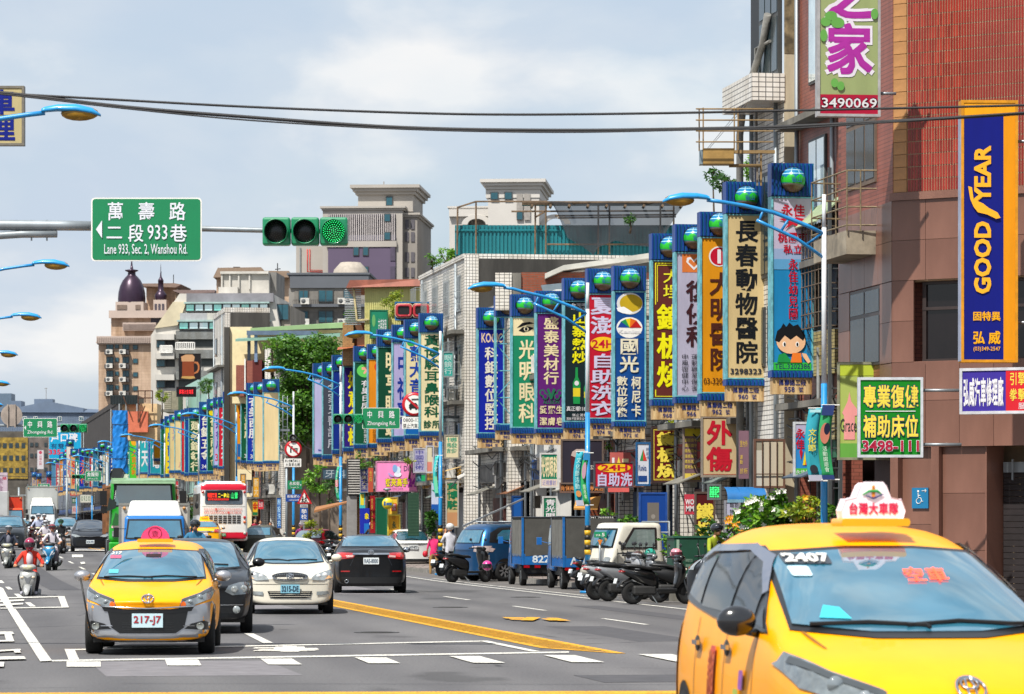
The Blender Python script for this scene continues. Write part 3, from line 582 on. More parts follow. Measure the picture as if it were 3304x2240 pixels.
def far_taxi():
 root,B=car('taxi','yellow taxi seen from behind between the blue box truck and the bus','taxi',660,64,4,'#f0ad10',P_SEDAN,False,True)
 for q in(-1,1):dec(B,'tail_light',[(q*x,z)for x,z in[(.50,.84),(.82,.82),(.83,.98),(.52,1.0)]],'R',REDL,.016,step=.06)
 dec(B,'chrome_strip',rr(-.48,.48,.86,.90,.01),'R',CHROME,.02);p=B.hit('R',0,.74,.022);plate(root,None,'R',p.z,'613-L2','#e4e9ea','#a0202c',.38,.16,y=p.y)
 a=MB();a.prism([(-.24,1.45),(.24,1.45),(.2,1.62),(-.2,1.62)],-.02,.12);l=a.build('roof_lamp',mat('#f0b413',.4,0,0,emit=.2),parent=root,bevel=.02);m=MB();m.line('TAXI',-.16,.16,1.49,1.57,.127,.02);
 m.v=[(-x,y,z)for x,y,z in m.v];m.build('lettering',mat('#7a3a10',.5,0,0),parent=l)
 m=MB();m.line('TAXI',-.16,.16,1.49,1.57,-.03,.02);m.build('lettering',mat('#7a3a10',.5,0,0),parent=l)
def blue_van():
# people carrier parked almost side on, tail to the left
 P=dict(P_SUV,L=4.7,W=1.8,top=[(-2.35,.80),(-2.1,.95),(-1.6,1.05),(-1.3,1.12),(-.8,1.48),(-.4,1.68),(.4,1.74),(1.8,1.72),(2.1,1.6),(2.25,1.2),(2.35,.95)],belt=[(-2.35,.7),(-1.4,.98),(2.0,1.08),(2.35,.95)],plan=[(-2.35,.86),(-1.9,.96),(-1,1),(1.8,1),(2.35,.9)],side=[(-1.2,1.08),(.55,1.1),(1.95,1.16),(1.85,1.45),(1.5,1.60),(.2,1.63),(-.5,1.56),(-.85,1.36)],panes=[[(-.8,1.14),(-.05,1.14),(-.05,1.58),(-.45,1.53),(-.72,1.36)],[(.02,1.14),(.8,1.15),(.8,1.58),(.02,1.60)]],wheels=(-1.45,1.45),wr=.32)
 root,B=car('van','dark blue people carrier with a ladder on its roof, parked behind the scooters','car',0,1,0,'#22598a',P,True,True,metal_=True,loc=Vector(S(*UVP(1705,107),0))+Vector((0,0,0)))
 root.rotation_euler=(0,0,R(124))
 dec(B,'quarter_window',[(.98,1.17),(1.80,1.22),(1.70,1.42),(1.42,1.56),(.98,1.57)],'L',mat('#1a1b1d',.3,0,0),.012,step=.08);dec(B,'quarter_pane',[(1.05,1.21),(1.70,1.25),(1.62,1.40),(1.40,1.52),(1.05,1.53)],'L',GLASS,.02,step=.08)
 for q in(-1,1):dec(B,'tail_light',[(q*x,z)for x,z in[(.66,.90),(.86,.88),(.86,1.06),(.66,1.04)]],'R',mat('#b9a7a5',.1,.2,.1,9,1,1),.016,step=.05)
 dec(B,'tail_light',rr(1.98,2.28,.88,1.05,.03),'L',mat('#c9b9b6',.1,.2,.1,9,1,1),.016,step=.05)
 a=MB()
 for q in(-1,1):a.tube([(q*.62,-1.0,1.72),(q*.62,1.5,1.78)],.022,6)
 a.build('roof_rail',STEEL,parent=root)
def UVP(px,s):p=at(px,s);return(-SA*p.x+CA*p.y,CA*p.x+SA*p.y)
def box_body(name,root,m,x,y,z0,z1,bev=.06,top=(1,1),shift=0.0,seg=3,loc=(0,0,0)):
 me=rbox_me(x,y,z0,z1,bev,top,seg,shift);me.transform(Matrix.Translation(Vector(loc)));B=Body(name,root,m,me);B.bvh();B.o.parent=root;return B
def bus():
 root=thing('bus','white and red city bus seen from behind with a lit destination display','bus',on_road(722,63.5),R(7));Wb=mat('#dcdcd8',.3,0,.05,2,.5,.6);RD=paint('#c3122f')
 B=box_body('body',root,Wb,2.45,10.5,.42,3.36,.20,(.95,.99),loc=(0,5.25,0),seg=5)
 B.decal('roof_band',[(-1.22,3.02),(1.22,3.02),(1.17,3.32),(-1.17,3.32)],'R' if False else 'F',RD,.012,step=.12)
 m=MB();m.bb(-.95,.95,.5,9,3.33,3.46);m.build('roof_cover',Wb,parent=root,bevel=.06)
 B.decal('skirt',[(-1.24,.44),(1.24,.44),(1.24,.86),(-1.24,.86)],'F',RD,.010,step=.12);B.decal('skirt',[(-.0,.45),(10.2,.45),(10.2,.95),(0,.95)],'L',RD,.01,step=.5)
 B.decal('rear_window',rr(-.95,.95,2.28,3.0,.08),'F',glass_mat('#10181d'),.02,step=.15)
 e=MB();e.htext('桃園客運',-.82,-.35,2.62,2.86,-.03,.01,0);e.htext('二一龜山',-.3,.28,2.62,2.86,-.03,.01,1);e.htext('山鶯',.35,.72,2.56,2.9,-.03,.01,2);e.line('===========',-.8,.25,2.50,2.57,-.03,0,0)
 d=MB();d.bb(-.88,.80,-.028,-.02,2.46,2.96);ds=d.build('display',mat('#0b1418',.3,0,0),parent=root)
 e.build('display_lettering',[mat('#e62a18',.5,0,0,emit=1.2),mat('#d8c020',.5,0,0,emit=1.0),mat('#22b95c',.5,0,0,emit=1.0)],parent=ds)
 t=MB();t.htext('桃園市政府1999市民諮詢服務熱線',-1.02,.95,1.96,2.09,-.02,.0);t.htext('桃園客運服務電話0800-053808',-1.02,.90,1.80,1.93,-.02,.0);t.build('lettering',mat('#c05a52',.5,0,0),parent=root)
 v=MB()
 for r_ in range(4):
  for c_ in range(8):v.bb(-.98+c_*.235,-.98+c_*.235+.19,-.016,.02,1.33+r_*.11,1.33+r_*.11+.05)
 o=v.build('vent_slots',BLACK,parent=root)
 B.decal('panel_seam',[(-1.1,2.16),(1.1,2.16),(1.1,2.18),(-1.1,2.18)],'F',mat('#8d8c86',.5,0,0),.012)
 for q in(-1,1):
  for z,c_ in((1.62,'#b01818'),(1.38,'#c25c1c'),(.82,'#b9b4ae'),(2.9,'#a01515')):
   m=MB();m.lathe([(.075,0),(.065,-.02),(.001,-.028)],16,(q*1.06,-.006,z),'y');m.build('tail_light',mat(c_,.15,0,0,coat=1),parent=root)
 m=MB();m.bb(-.30,.10,-.035,-.02,.66,.82);p=m.build('license_plate',mat('#1c7d4a',.4,0,0),parent=root);m=MB();m.line('FAD-571',-.27,.07,.69,.79,-.04,.01);m.build('lettering',WHITE,parent=p)
 B.decal('bumper',[(-1.1,.36),(1.1,.36),(1.15,.50),(-1.15,.50)],'F',mat('#32070e',.5),.03,step=.2)
 B.decal('side_window',[(.6,1.75),(9.8,1.75),(9.8,2.85),(.6,2.85)],'L',glass_mat('#182a30'),.014,step=.5)
 for y in(2.6,8.2):
  for q in(-1,1):wheel(root,q*1.03,y,.48,.28,q,'#77797b')
 m=MB();m.tube([(-1.2,10.3,2.9),(-1.42,10.5,2.85),(-1.42,10.5,2.4)],.03,6);m.ball((-1.42,10.45,2.3),(.10,.08,.2),10);m.build('mirror',BLACK,parent=root)
def green_truck():
 root=thing('dump_truck','green heavy truck with rusty cargo bed and bug deflector hood above its windshield','truck',on_road(462,94),R(7));G=mat('#159a1c',.3,0,.08,4,.5,.8)
 B=box_body('cab',root,G,2.36,2.1,.95,3.12,.14,(.93,.93),.06,4,loc=(0,1.05,0))
 B.decal('windshield_frame',[(-1.04,2.16),(1.04,2.16),(.98,2.97),(-.98,2.97)],'F',mat('#0d1214',.4,0,0),.012,step=.12);B.decal('windshield',[(-.98,2.20),(.98,2.20),(.92,2.88),(-.92,2.88)],'F',glass_mat('#1d3638',.05),.02,step=.12)
 m=MB();m.prism([(-.34,2.93),(-.02,3.02),(.04,3.14),(-.30,3.05)],-1.08,1.08,0,lambda a,z,y:(y,a,z));m.build('sun_visor',mat('#7fa07c',.25,0,.1,3),parent=root,bevel=.02)
 for q in(-1,1):
  ax='L' if q<0 else 'S'
  B.decal('side_window',[(.25,2.0),(1.25,2.0),(1.25,2.8),(.45,2.8)],ax,GLASS,.014);B.decal('door_seam',[(.18,1.1),(.2,1.1),(.2,2.85),(.18,2.85)],ax,mat('#0a4a0e',.5,0,0),.01)
  m=MB();m.tube([(q*1.12,.1,2.8),(q*1.36,-.1,2.75),(q*1.36,-.1,1.9)],.02,5);m.box((q*1.36,-.1,2.45),(.24,.14,.5));m.box((q*1.34,-.08,2.05),(.22,.12,.24));m.build('mirror',BLACK,parent=root,bevel=.03)
  m=MB();m.box((q*.85,-.02,1.22),(.42,.08,.2));m.build('headlight',LENS,parent=root,bevel=.02)
  B.decal('corner_lamp',rr(*sorted((q*.82,q*1.08)),1.42,1.50,.01),'F',mat('#d5b7b0',.2,0,0),.014)
 m=MB();m.bb(-1.17,1.17,-.12,.4,.45,.95);m.build('bumper',G,parent=root,bevel=.06)
 for z in(1.62,1.75,1.88):
  m=MB();m.bb(-.6,.6,-.03,.01,z,z+.06);m.build('grille_slat',DKG,parent=root)
 m=MB();m.prism([(-1.25,2.0),(-.95,2.1),(-.92,2.3),(-1.15,2.45)],-.5,-.2);m.tube([(-.9,-.1,2.9),(-.98,-.35,2.4)],.015,5);m.build('near_side_mirror',mat('#26302d',.3),parent=root,bevel=.02)
 m=MB();m.prism([(-1.1,3.12),(-.72,3.12),(-.62,3.3),(-.74,3.44),(-1.0,3.44),(-1.12,3.3)],.1,.6);m.build('air_horn_cover',mat('#272a2c',.5),parent=root,bevel=.04)
 RU=mat('#8a5a38',.8,0,.35,3,bump=.4)
 m=MB();m.bb(-1.25,1.25,2.3,7.5,1.25,2.9);bd=m.build('cargo_bed',RU,parent=root,bevel=.03)
 m=MB();m.bb(-1.32,-1.25,2.35,2.5,1.2,2.95);k=m.build('bed_rib',RU,parent=bd)
 for i in range(1,6):inst(k,'bed_rib',bd,(0,i*.95,0))
 for y in(.75,4.6,5.9):
  for q in(-1,1):wheel(root,q*1.08,y,.52,.30,q,'#6a6c6e')
 m=MB();m.bb(-.9,.9,.3,7.3,.55,1.15);m.build('chassis',BLACK,parent=root);m=MB();m.bb(-1.22,-1.0,2.0,3.4,.55,1.05);m.build('fuel_tank',STEEL,parent=root,bevel=.06)
def cab_front(root,B,q_w,z0,z1,glassm=None):
 B.decal('windshield_frame',[(-q_w,z0),(q_w,z0),(q_w*.92,z1),(-q_w*.92,z1)],'F',mat('#0d1214',.4,0,0),.012,step=.12);B.decal('windshield',[(-q_w*.94,z0+.04),(q_w*.94,z0+.04),(q_w*.86,z1-.05),(-q_w*.86,z1-.05)],'F',glassm or GLASS,.02,step=.12)
 wipers(B,root,[[(-q_w*.7,z0+.05),(0,z0+.03)],[(0,z0+.06),(q_w*.7,z0+.04)]])
def box_truck(name,label,px,s,rz,cabc,boxc,bw,bz0,bz1,cw,cz1,k=1.0,length=3.4,plate_t=None,deflector=True,corner=True,wsb=None,z=None):
 loc=on_road(px,s)
 if z is not None:loc.z=z
 root=thing(name,label,'truck',loc,R(rz));root.scale=(k,k,k)
 B=box_body('cab',root,paint(cabc),cw,1.5,.42,cz1,.12,(.92,.70),.18,4,loc=(0,.75,0))
 b0=wsb or cz1-.68;cab_front(root,B,cw*.45,b0,cz1-.10)
 m=MB();m.bb(-bw/2,bw/2,1.5,1.5+length,bz0,bz1);bx=m.build('cargo_box',boxc if not isinstance(boxc,str)else mat(boxc,.45,0,.1,1.2,streak=True),parent=root,bevel=.03)
 f=MB();
 for x in(-bw/2+.03,bw/2-.03):f.bb(x-.035,x+.035,1.485,1.52,bz0,bz1)
 f.bb(-bw/2,bw/2,1.48,1.53,bz1-.06,bz1+.01);f.build('box_frame',mat('#8c8c86',.5,.3),parent=bx)
 for q in(-1,1):
  m=MB();m.lathe([(.05,0),(.045,-.03),(.001,-.04)],12,(q*(bw/2-.16),1.47,bz1-.14),'y');m.build('marker_lamp',mat('#b8844a',.3),parent=bx)
  B.decal('headlight',rr(*sorted((q*cw*.28,q*cw*.46)),.62,.80,.03),'F',LENS,.014,step=.08);ax='L' if q<0 else 'S'
  B.decal('side_window',[(.35,b0),(1.2,b0),(1.2,cz1-.15),(.6,cz1-.15)],ax,GLASS,.014)
  m=MB();m.tube([(q*cw*.44,.2,b0+.3),(q*(cw/2+.16),.05,b0+.3)],.012,5);m.box((q*(cw/2+.17),.05,b0+.2),(.15,.06,.28));m.build('mirror',BLACK,parent=root,bevel=.02)
  for y in(.62,length+.5):wheel(root,q*(cw/2-.13),y,.31,.19,q)
 B.decal('bumper',[(-cw*.48,.40),(cw*.48,.40),(cw*.48,.56),(-cw*.48,.56)],'F',DKG,.02,step=.15);B.decal('grille',rr(-cw*.25,cw*.25,.66,.78,.02),'F',DKG,.012)
 if deflector:
  d=box_body('air_deflector',root,mat('#dcdad2',.3,0,.05),cw*.86,.95,cz1-.03,cz1+.44,.10,(.86,.62),.12,4,loc=(0,1.0,0))
  d.decal('deflector_recess',[(-cw*.3,cz1+.12),(cw*.3,cz1+.12),(cw*.26,cz1+.32),(-cw*.26,cz1+.32)],'F',mat('#c4c2ba',.4,0,.05),.006)
 m=MB();m.bb(-.5,.5,.3,length+1.2,.4,.75);m.build('chassis',BLACK,parent=root)
 if plate_t:plate(root,B,'F',.50,plate_t)
 return root
def tricycle(px,s,rz,label,num,top,plate_t):
 BL=mat('#1763a8',.38,0,.12,5,.5,.6);CV=mat('#4a4945',.85,0,.15,3,bump=.3);CVL=mat('#6b6a64',.85,0,.15,3,bump=.3)
 root=thing('cargo_tricycle',label,'truck',on_road(px,s),R(rz),'blue cargo trucks with canvas hoods')
 m=MB();m.bb(-.70,.70,0,2.0,.58,.90);bd=m.build('cargo_bed',BL,parent=root,bevel=.015)
 for i in range(9):
  m=MB();m.bb(-.715,-.70,.1+i*.22,.14+i*.22,.60,.88);m.build('bed_rib',BL,parent=bd)
 tb=MB();tb.bb(-.70,.70,-.03,0,.58,.88);tb.build('tailboard',BL,parent=root,bevel=.008)
 m=MB();m.bb(-.69,.69,-.015,1.95,.86,1.90);ho=m.build('canvas_hood',[CV],parent=root,bevel=.03)
 m=MB();
 for y0,y1 in((.05,.62),(.68,1.25),(1.3,1.9)):m.prism([(y0,.84),((y0+y1)/2,.80),(y1,.84),(y1,1.82),(y0,1.82)],-.712,-.70,0,lambda a,z,y:(y,a,z))
 m.build('side_flap',CVL,parent=ho)
 m=MB();m.prism([(-.62,.82),(0,.86),(.62,.82),(.63,1.84),(-.63,1.84)],-.035,-.018);m.build('rear_flap',CV,parent=ho)
 a=MB();a.tube([(-.71,-.02,.6),(-.71,-.02,1.9),(.71,-.02,1.9),(.71,-.02,.6)],.018,6);a.tube([(-.71,1.96,.6),(-.71,1.96,1.9)],.018,6);a.tube([(-.71,-.02,1.9),(-.71,1.96,1.9)],.018,6);a.build('hood_frame',mat('#3a4048',.7,0,.2,4),parent=root);a=MB();a.bb(-.725,-.66,-.045,-.03,.58,1.88);a.build('corner_post',BL,parent=root)
 if top:t=MB();t.line(top,-.05,.62,1.855,1.895,-.045,.01);t.build('hood_lettering',WHITE,parent=root)
 t=MB();t.line(num,-.42 if num!='ATF' else-.52,.22 if num!='ATF' else-.05,.64,.84,-.036,.02);t.build('lettering',mat('#cdd6dc',.5,0,.1),parent=root)
 p=MB();p.bb(.12,.42,-.05,-.035,.40,.54);pl=p.build('license_plate',mat('#dfe4e4',.4,0,0),parent=root);t=MB();t.line(plate_t,.14,.40,.42,.52,-.055,.01);t.build('lettering',DKG,parent=pl)
 for x in(-.58,-.28,.55):
  m=MB();m.bb(x-.08,x+.08,-.05,-.02,.50,.57);m.build('tail_light',REDL,parent=root)
 m=MB();m.bb(-.55,.55,.05,3.0,.36,.58);m.build('chassis',BLACK,parent=root)
 for q in(-1,1):
  wheel(root,q*.60,.55,.29,.15,q,'#8d9093');m=MB();m.bb(q*.60-.09,q*.60+.09,.22,.24,.18,.56);m.build('mud_flap',BLACK,parent=root)
  wheel(root,q*.60,2.75,.27,.15,q,'#8d9093')
 c=box_body('cab',root,BL,1.36,1.1,.45,1.72,.10,(.9,.75),-.1,3,loc=(0,2.62,0));c.decal('side_window',[(2.3,1.15),(2.95,1.15),(2.8,1.6),(2.35,1.6)],'L',GLASS,.012)
 m=MB();m.tube([(-.66,3.0,1.2),(-.86,3.05,1.25)],.012,5);m.box((-.88,3.05,1.25),(.14,.04,.2));m.build('mirror',BL,parent=root,bevel=.02)
 b=MB();b.lathe([(.001,0),(.035,0),(.001,.02)],8,(.3,-.05,1.1));return root
def pickup():
 root=thing('pickup_truck','small cream white pickup truck parked beside the striped lamp post','truck',on_road(2005,131),R(-62));W=mat('#d3cfc2',.35,0,.08,5,.5,.5)
 B=box_body('cab',root,W,1.42,1.75,.42,1.74,.16,(.88,.66),.22,4,loc=(0,0,0))
 cab_front(root,B,.60,1.12,1.60)
 for q in(-1,1):
  ax='L' if q<0 else 'S'
  B.decal('side_window_frame',[(-.42,1.10),(.62,1.10),(.62,1.62),(-.04,1.62)],ax,mat('#2c2627',.4,0,0),.012);B.decal('side_window',[(-.30,1.14),(.56,1.14),(.56,1.57),(-.0,1.57)],ax,glass_mat('#55605e'),.02)
  B.decal('headlight',rr(*sorted((q*.40,q*.64)),.70,.90,.04),'F',LENS,.014,step=.07)
  B.decal('door_seam',[(-.5,.55),(-.485,.55),(-.485,1.1),(-.5,1.1)],ax,mat('#77746a',.5,0,0),.004);p=B.hit(ax,.5,1.0,.02);m=MB();m.ball(p,(.015,.06,.02),8);m.build('door_handle',BLACK,parent=root)
  for y in(-.45,1.75):wheel(root,q*.60,y,.27,.15,q)
  m=MB();m.ball((q*.80,-.42,1.16),(.06,.05,.10),10);m.tube([(q*.68,-.4,1.1),(q*.78,-.42,1.14)],.015,5);m.build('mirror',BLACK,parent=root)
 B.decal('bumper',[(-.68,.42),(.68,.42),(.68,.60),(-.68,.60)],'F',mat('#bdb9ac',.5),.02,step=.1);slats(B,root,-.25,.25,.74,.88,3,BLACK)
 m=MB();m.bb(-.7,.7,.95,2.6,.58,.95);m.build('cargo_bed',W,parent=root,bevel=.02)
 a=MB();a.tube([(-.66,.98,.9),(-.66,.98,1.76),(.66,.98,1.76),(.66,.98,.9)],.025,6);a.tube([(-.66,.98,1.5),(.66,.98,1.5)],.018,6);a.build('headboard',GALV,parent=root)
 # ---- scooters
def loft_z(mb,secs,n=14,mi=0,p=2.6):
 vs=[];fs=[]
 for z,yc,hw,hd in secs:
  for k in range(n):
   t=2*math.pi*k/n;c,s_=math.cos(t),math.sin(t)
   vs.append((hw*abs(c)**(2/p)*(1 if c>0 else-1),yc+hd*abs(s_)**(2/p)*(1 if s_>0 else-1),z))
 for i in range(len(secs)-1):
  for k in range(n):fs.append((i*n+k,i*n+(k+1)%n,(i+1)*n+(k+1)%n,(i+1)*n+k))
 fs+=[tuple(reversed(range(n))),tuple((len(secs)-1)*n+k for k in range(n))];mb.add(vs,fs,mi,True)
def loft_y(mb,secs,n=14,mi=0,p=2.6):
 vs=[];fs=[]
 for y,zc,hw,hh in secs:
  for k in range(n):
   t=2*math.pi*k/n;c,s_=math.cos(t),math.sin(t)
   vs.append((hw*abs(c)**(2/p)*(1 if c>0 else-1),y,zc+hh*abs(s_)**(2/p)*(1 if s_>0 else-1)))
 for i in range(len(secs)-1):
  for k in range(n):fs.append((i*n+(k+1)%n,i*n+k,(i+1)*n+k,(i+1)*n+(k+1)%n))
 fs+=[tuple(range(n)),tuple(reversed([(len(secs)-1)*n+k for k in range(n)]))];mb.add(vs,fs,mi,True)
def scooter(label,loc,rz,col,col2='#1a1b1d',sport=False,helmet=None,mirrors=True,lean=0.0,group=None,turn=0.0):
 root=thing('scooter',label,'scooter',loc,R(rz),group);A=mat(col,.28,.25,.06,9,.5,.8);D=mat(col2,.45,0,.06)
 if lean:root.rotation_euler=(0,R(lean),R(rz))
 for y,nm in((-.62,'front_wheel'),(.60,'rear_wheel')):
  m=MB();m.lathe([(.15,-.045),(.215,-.055),(.245,-.025),(.245,.025),(.215,.055),(.15,.045)],22,(0,y,.245),'x');t=m.build(nm,RUBBER,parent=root)
  m=MB();m.lathe([(.15,-.04),(.05,-.03),(.05,.03),(.15,.04)],16,(0,y,.245),'x');
  for i in range(5):a=2*math.pi*i/5;m.box((0,y+.09*math.cos(a),.245+.09*math.sin(a)),(.07,.14,.03),rx=a)
  m.build('rim',mat('#4c4e50',.35,.7,0),parent=t)
 m=MB();loft_y(m,[(-.90,.33,.03,.02),(-.84,.44,.075,.05),(-.66,.53,.085,.055),(-.48,.50,.085,.06),(-.40,.42,.06,.05)]);m.build('front_fender',A,parent=root)
 m=MB();m.tube([(-.08,-.62,.25),(-.08,-.50,.62)],.02,6);m.tube([(.08,-.62,.25),(.08,-.50,.62)],.02,6);m.build('fork',STEEL,parent=root)
 m=MB()
 if sport:loft_z(m,[(.44,-.44,.03,.05),(.52,-.50,.12,.09),(.66,-.52,.20,.12),(.80,-.50,.23,.12),(.90,-.47,.20,.10),(.97,-.44,.12,.06)])
 else:loft_z(m,[(.34,-.36,.10,.05),(.46,-.42,.15,.08),(.62,-.47,.19,.10),(.76,-.47,.205,.10),(.86,-.44,.18,.08),(.90,-.42,.13,.06)])
 m.build('front_shield',A,parent=root)
 m=MB();loft_z(m,[(.90,-.43,.10,.08),(.95,-.46,.19,.09),(1.00,-.47,.20,.085),(1.05,-.43,.13,.06)]);hc=m.build('handlebar_cover',A if not sport else D,parent=root)
 m=MB()
 if sport:
  for q in(-1,1):m.prism([(q*.04,.80),(q*.17,.86),(q*.19,.92),(q*.06,.86)],-.60,-.55)
  m.build('headlight',LENS,parent=root,bevel=.01)
  m=MB()
  for q in(-1,1):m.prism([(q*.03,.56),(q*.16,.72),(q*.18,.80),(q*.10,.74)],-.645,-.60);m.prism([(q*.09,.62),(q*.19,.66),(q*.21,.72)],-.625,-.59)
  m.build('shield_stripe',mat('#c8cdd0',.3,.3,0),parent=root)
 else:
  m.ball((0,-.53,.975),(.125,.05,.055),14);m.build('headlight',mat('#cfcba8',.1,.2,.05,9,1,1),parent=root)
  for q in(-1,1):
   m=MB();m.ball((q*.13,-.555,.74),(.05,.03,.03),10);m.build('indicator',mat('#d9c9b0',.1,.2,0),parent=root)
  m=MB();m.prism([(-.02,.58),(.02,.58),(.10,.78),(.0,.72),(-.10,.78)],-.582,-.56);m.build('shield_stripe',mat('#77797c',.3,.4,0),parent=root)
 m=MB();m.tube([(-.33,-.30,1.0),(-.22,-.36,1.01),(.22,-.36,1.01),(.33,-.30,1.0)],.017,8);
 m.build('handlebar',BLACK,parent=root)
 for q in(-1,1):
  if mirrors:
   m=MB();m.tube([(q*.24,-.38,1.02),(q*.30,-.36,1.18),(q*.33,-.34,1.22)],.008,5);m.ball((q*.35,-.35,1.25),(.065,.02,.045),12);m.build('mirror',DARKPL,parent=root)
  m=MB();m.tube([(q*.29,-.38,.99),(q*.17,-.43,.99)],.008,5);m.tube([(q*.36,-.29,1.0),(q*.26,-.34,1.005)],.022,8);m.build('brake_lever',DARKPL,parent=root)
 m=MB();m.bb(-.16,.16,-.36,.12,.27,.34);m.build('floorboard',D,parent=root,bevel=.02)
 m=MB();loft_y(m,[(.05,.48,.10,.16),(.2,.54,.155,.19),(.45,.60,.16,.15),(.68,.66,.14,.10),(.85,.72,.08,.05),(.90,.74,.03,.02)]);rb=m.build('rear_body',A if not sport else D,parent=root)
 m=MB();loft_y(m,[(-.02,.74,.10,.03),(.06,.755,.14,.045),(.3,.765,.15,.045),(.45,.80,.14,.045),(.72,.82,.11,.04),(.80,.82,.05,.02)]);m.build('seat',mat('#101112',.5,0,.08),parent=root)
 m=MB();loft_y(m,[(.80,.70,.10,.03),(.88,.70,.08,.03),(.92,.70,.03,.01)]);m.build('tail_light',REDL,parent=rb)
 m=MB();m.tube([(.12,.15,.26),(.15,.4,.25),(.17,.55,.30),(.17,.88,.40)],[.02,.025,.055,.05],8);m.build('exhaust_pipe',mat('#2a2a2b',.4,.3,.1),parent=root)
 m=MB();m.bb(-.12,.12,.1,.62,.20,.40);m.build('engine',mat('#3a3a3a',.6,.4,.1),parent=root,bevel=.04)
 m=MB();loft_y(m,[(.62,.55,.07,.02),(.85,.48,.08,.03),(.95,.36,.075,.02)]);m.build('rear_fender',BLACK,parent=root);m=MB();m.box((0,.99,.50),(.17,.012,.11),rx=.3);m.build('license_plate',mat('#d8dddd',.4,0,.1,30),parent=root)
 m=MB();m.tube([(-.05,.2,.22),(-.16,.1,.02)],.012,5);m.build('stand',STEEL,parent=root)
 return root
def helmet(mb,c,r=.135,col=0,vis=1,visor=True,face_y=-1):
 m=mb;m.ball(c,(r,r*1.08,r*.98),16,col)
 if visor:
  vs=[];fs=[];n=10
  for i in range(n+1):
   a=R(-70+140*i/n)
   for j,e in enumerate((-28,0,20)):b=R(e);vs.append((c[0]+r*1.04*math.sin(a)*math.cos(b),c[1]+face_y*r*1.12*math.cos(a)*math.cos(b),c[2]+r*1.0*math.sin(b)))
  for i in range(n):
   for j in range(2):fs.append((i*3+j,i*3+3+j,i*3+4+j,i*3+1+j))
  m.add(vs,fs,vis,True)
def parked_helmet(label,loc,col,vis='#15181c',r=.14):
 m=MB();h=MB();h.ball((0,0,0),(r,r*1.1,r),16);root=thing('helmet',label,'helmet',loc,R(random.uniform(-60,60)),'helmets left on the parked scooters')
 h.build('shell',mat(col,.25,0,.02,5,.5,.8),parent=root);m=MB();helmet(m,(0,0,0),r*1.01,0,0,True);m.v=m.v[-33:];k=MB();k.v=m.v;
 k.f=[(i*3+j,i*3+3+j,i*3+4+j,i*3+1+j)for i in range(10)for j in range(2)];k.m=[0]*20;k.s=[True]*20;k.build('visor',mat(vis,.1,0,0,coat=1),parent=root);return root
 # ---- people: one continuous skinned body
def skin_body(J,E,parent,name='body',cut=None):
 """J: name -> (co, radius); E: (a, b, material); returns one mesh, faces coloured by their nearest bone"""
 names=list(J);ix={n:i for i,n in enumerate(names)}
 me=bpy.data.meshes.new(name);me.from_pydata([J[n][0]for n in names],[(ix[a],ix[b])for a,b,_ in E],[]);o=bpy.data.objects.new(name,me);C.objects.link(o)
 md=o.modifiers.new('k','SKIN');me.skin_vertices if me.skin_vertices else None
 if not me.skin_vertices:
  bpy.context.view_layer.objects.active=o
  bm=bmesh.new();bm.from_mesh(me);bm.verts.layers.skin.verify();bm.to_mesh(me);bm.free()
 for i,n in enumerate(names):
  r=J[n][1];sv_=me.skin_vertices[0].data[i];sv_.radius=r if isinstance(r,(tuple,list))else(r,r);sv_.use_root=(n=='pelvis')
 s2=o.modifiers.new('s','SUBSURF');s2.levels=1;s2.render_levels=1
 nm=ev_mesh(o);o.modifiers.clear();o.data=nm;bpy.data.meshes.remove(me)
 ms=[]
 for _,_,m in E:
  if m not in ms:ms.append(m)
 for m in ms:nm.materials.append(m)
 seg=[(Vector(J[a][0]),Vector(J[b][0]),ms.index(m))for a,b,m in E]
 for p in nm.polygons:
  c=p.center;best=None
  for a,b,i in seg:
   d=b-a;t=max(0,min(1,(c-a).dot(d)/max(1e-9,d.length_squared)));q=(c-a-d*t).length
   if best is None or q<best[0]:best=(q,i)
  p.material_index=best[1];p.use_smooth=True
  if cut and c.z>cut[0]and abs(c.x)<.185 and ms[best[1]]==cut[1]:p.material_index=ms.index(cut[2])
 o.parent=parent;return o
SKIN=mat('#c08a68',.55,0,.03);
def hand(parent,p,d,up,m=None,k=1.0):
 """palm and five curled fingers gripping along d"""
 m=m or SKIN;mb=MB();p=Vector(p);d=Vector(d).normalized();up=Vector(up).normalized();sd=d.cross(up).normalized()
 mb.ball(tuple(p),(.040*k,.040*k,.028*k),10)
 for i,L in enumerate((.95,1.05,1.0,.8)):
  b=p+sd*(i-1.5)*.019*k+d*.025*k;mb.tube([b,b+d*.035*L*k,b+d*.052*L*k-up*.02*k,b+d*.045*L*k-up*.045*k],[.0095*k,.009*k,.0085*k,.007*k],6)
 b=p-sd*.03*k;mb.tube([b,b-sd*.018*k+d*.02*k,b-sd*.012*k+d*.045*k-up*.012*k],[.011*k,.010*k,.008*k],6)
 return mb.build('hand',m,parent=parent)
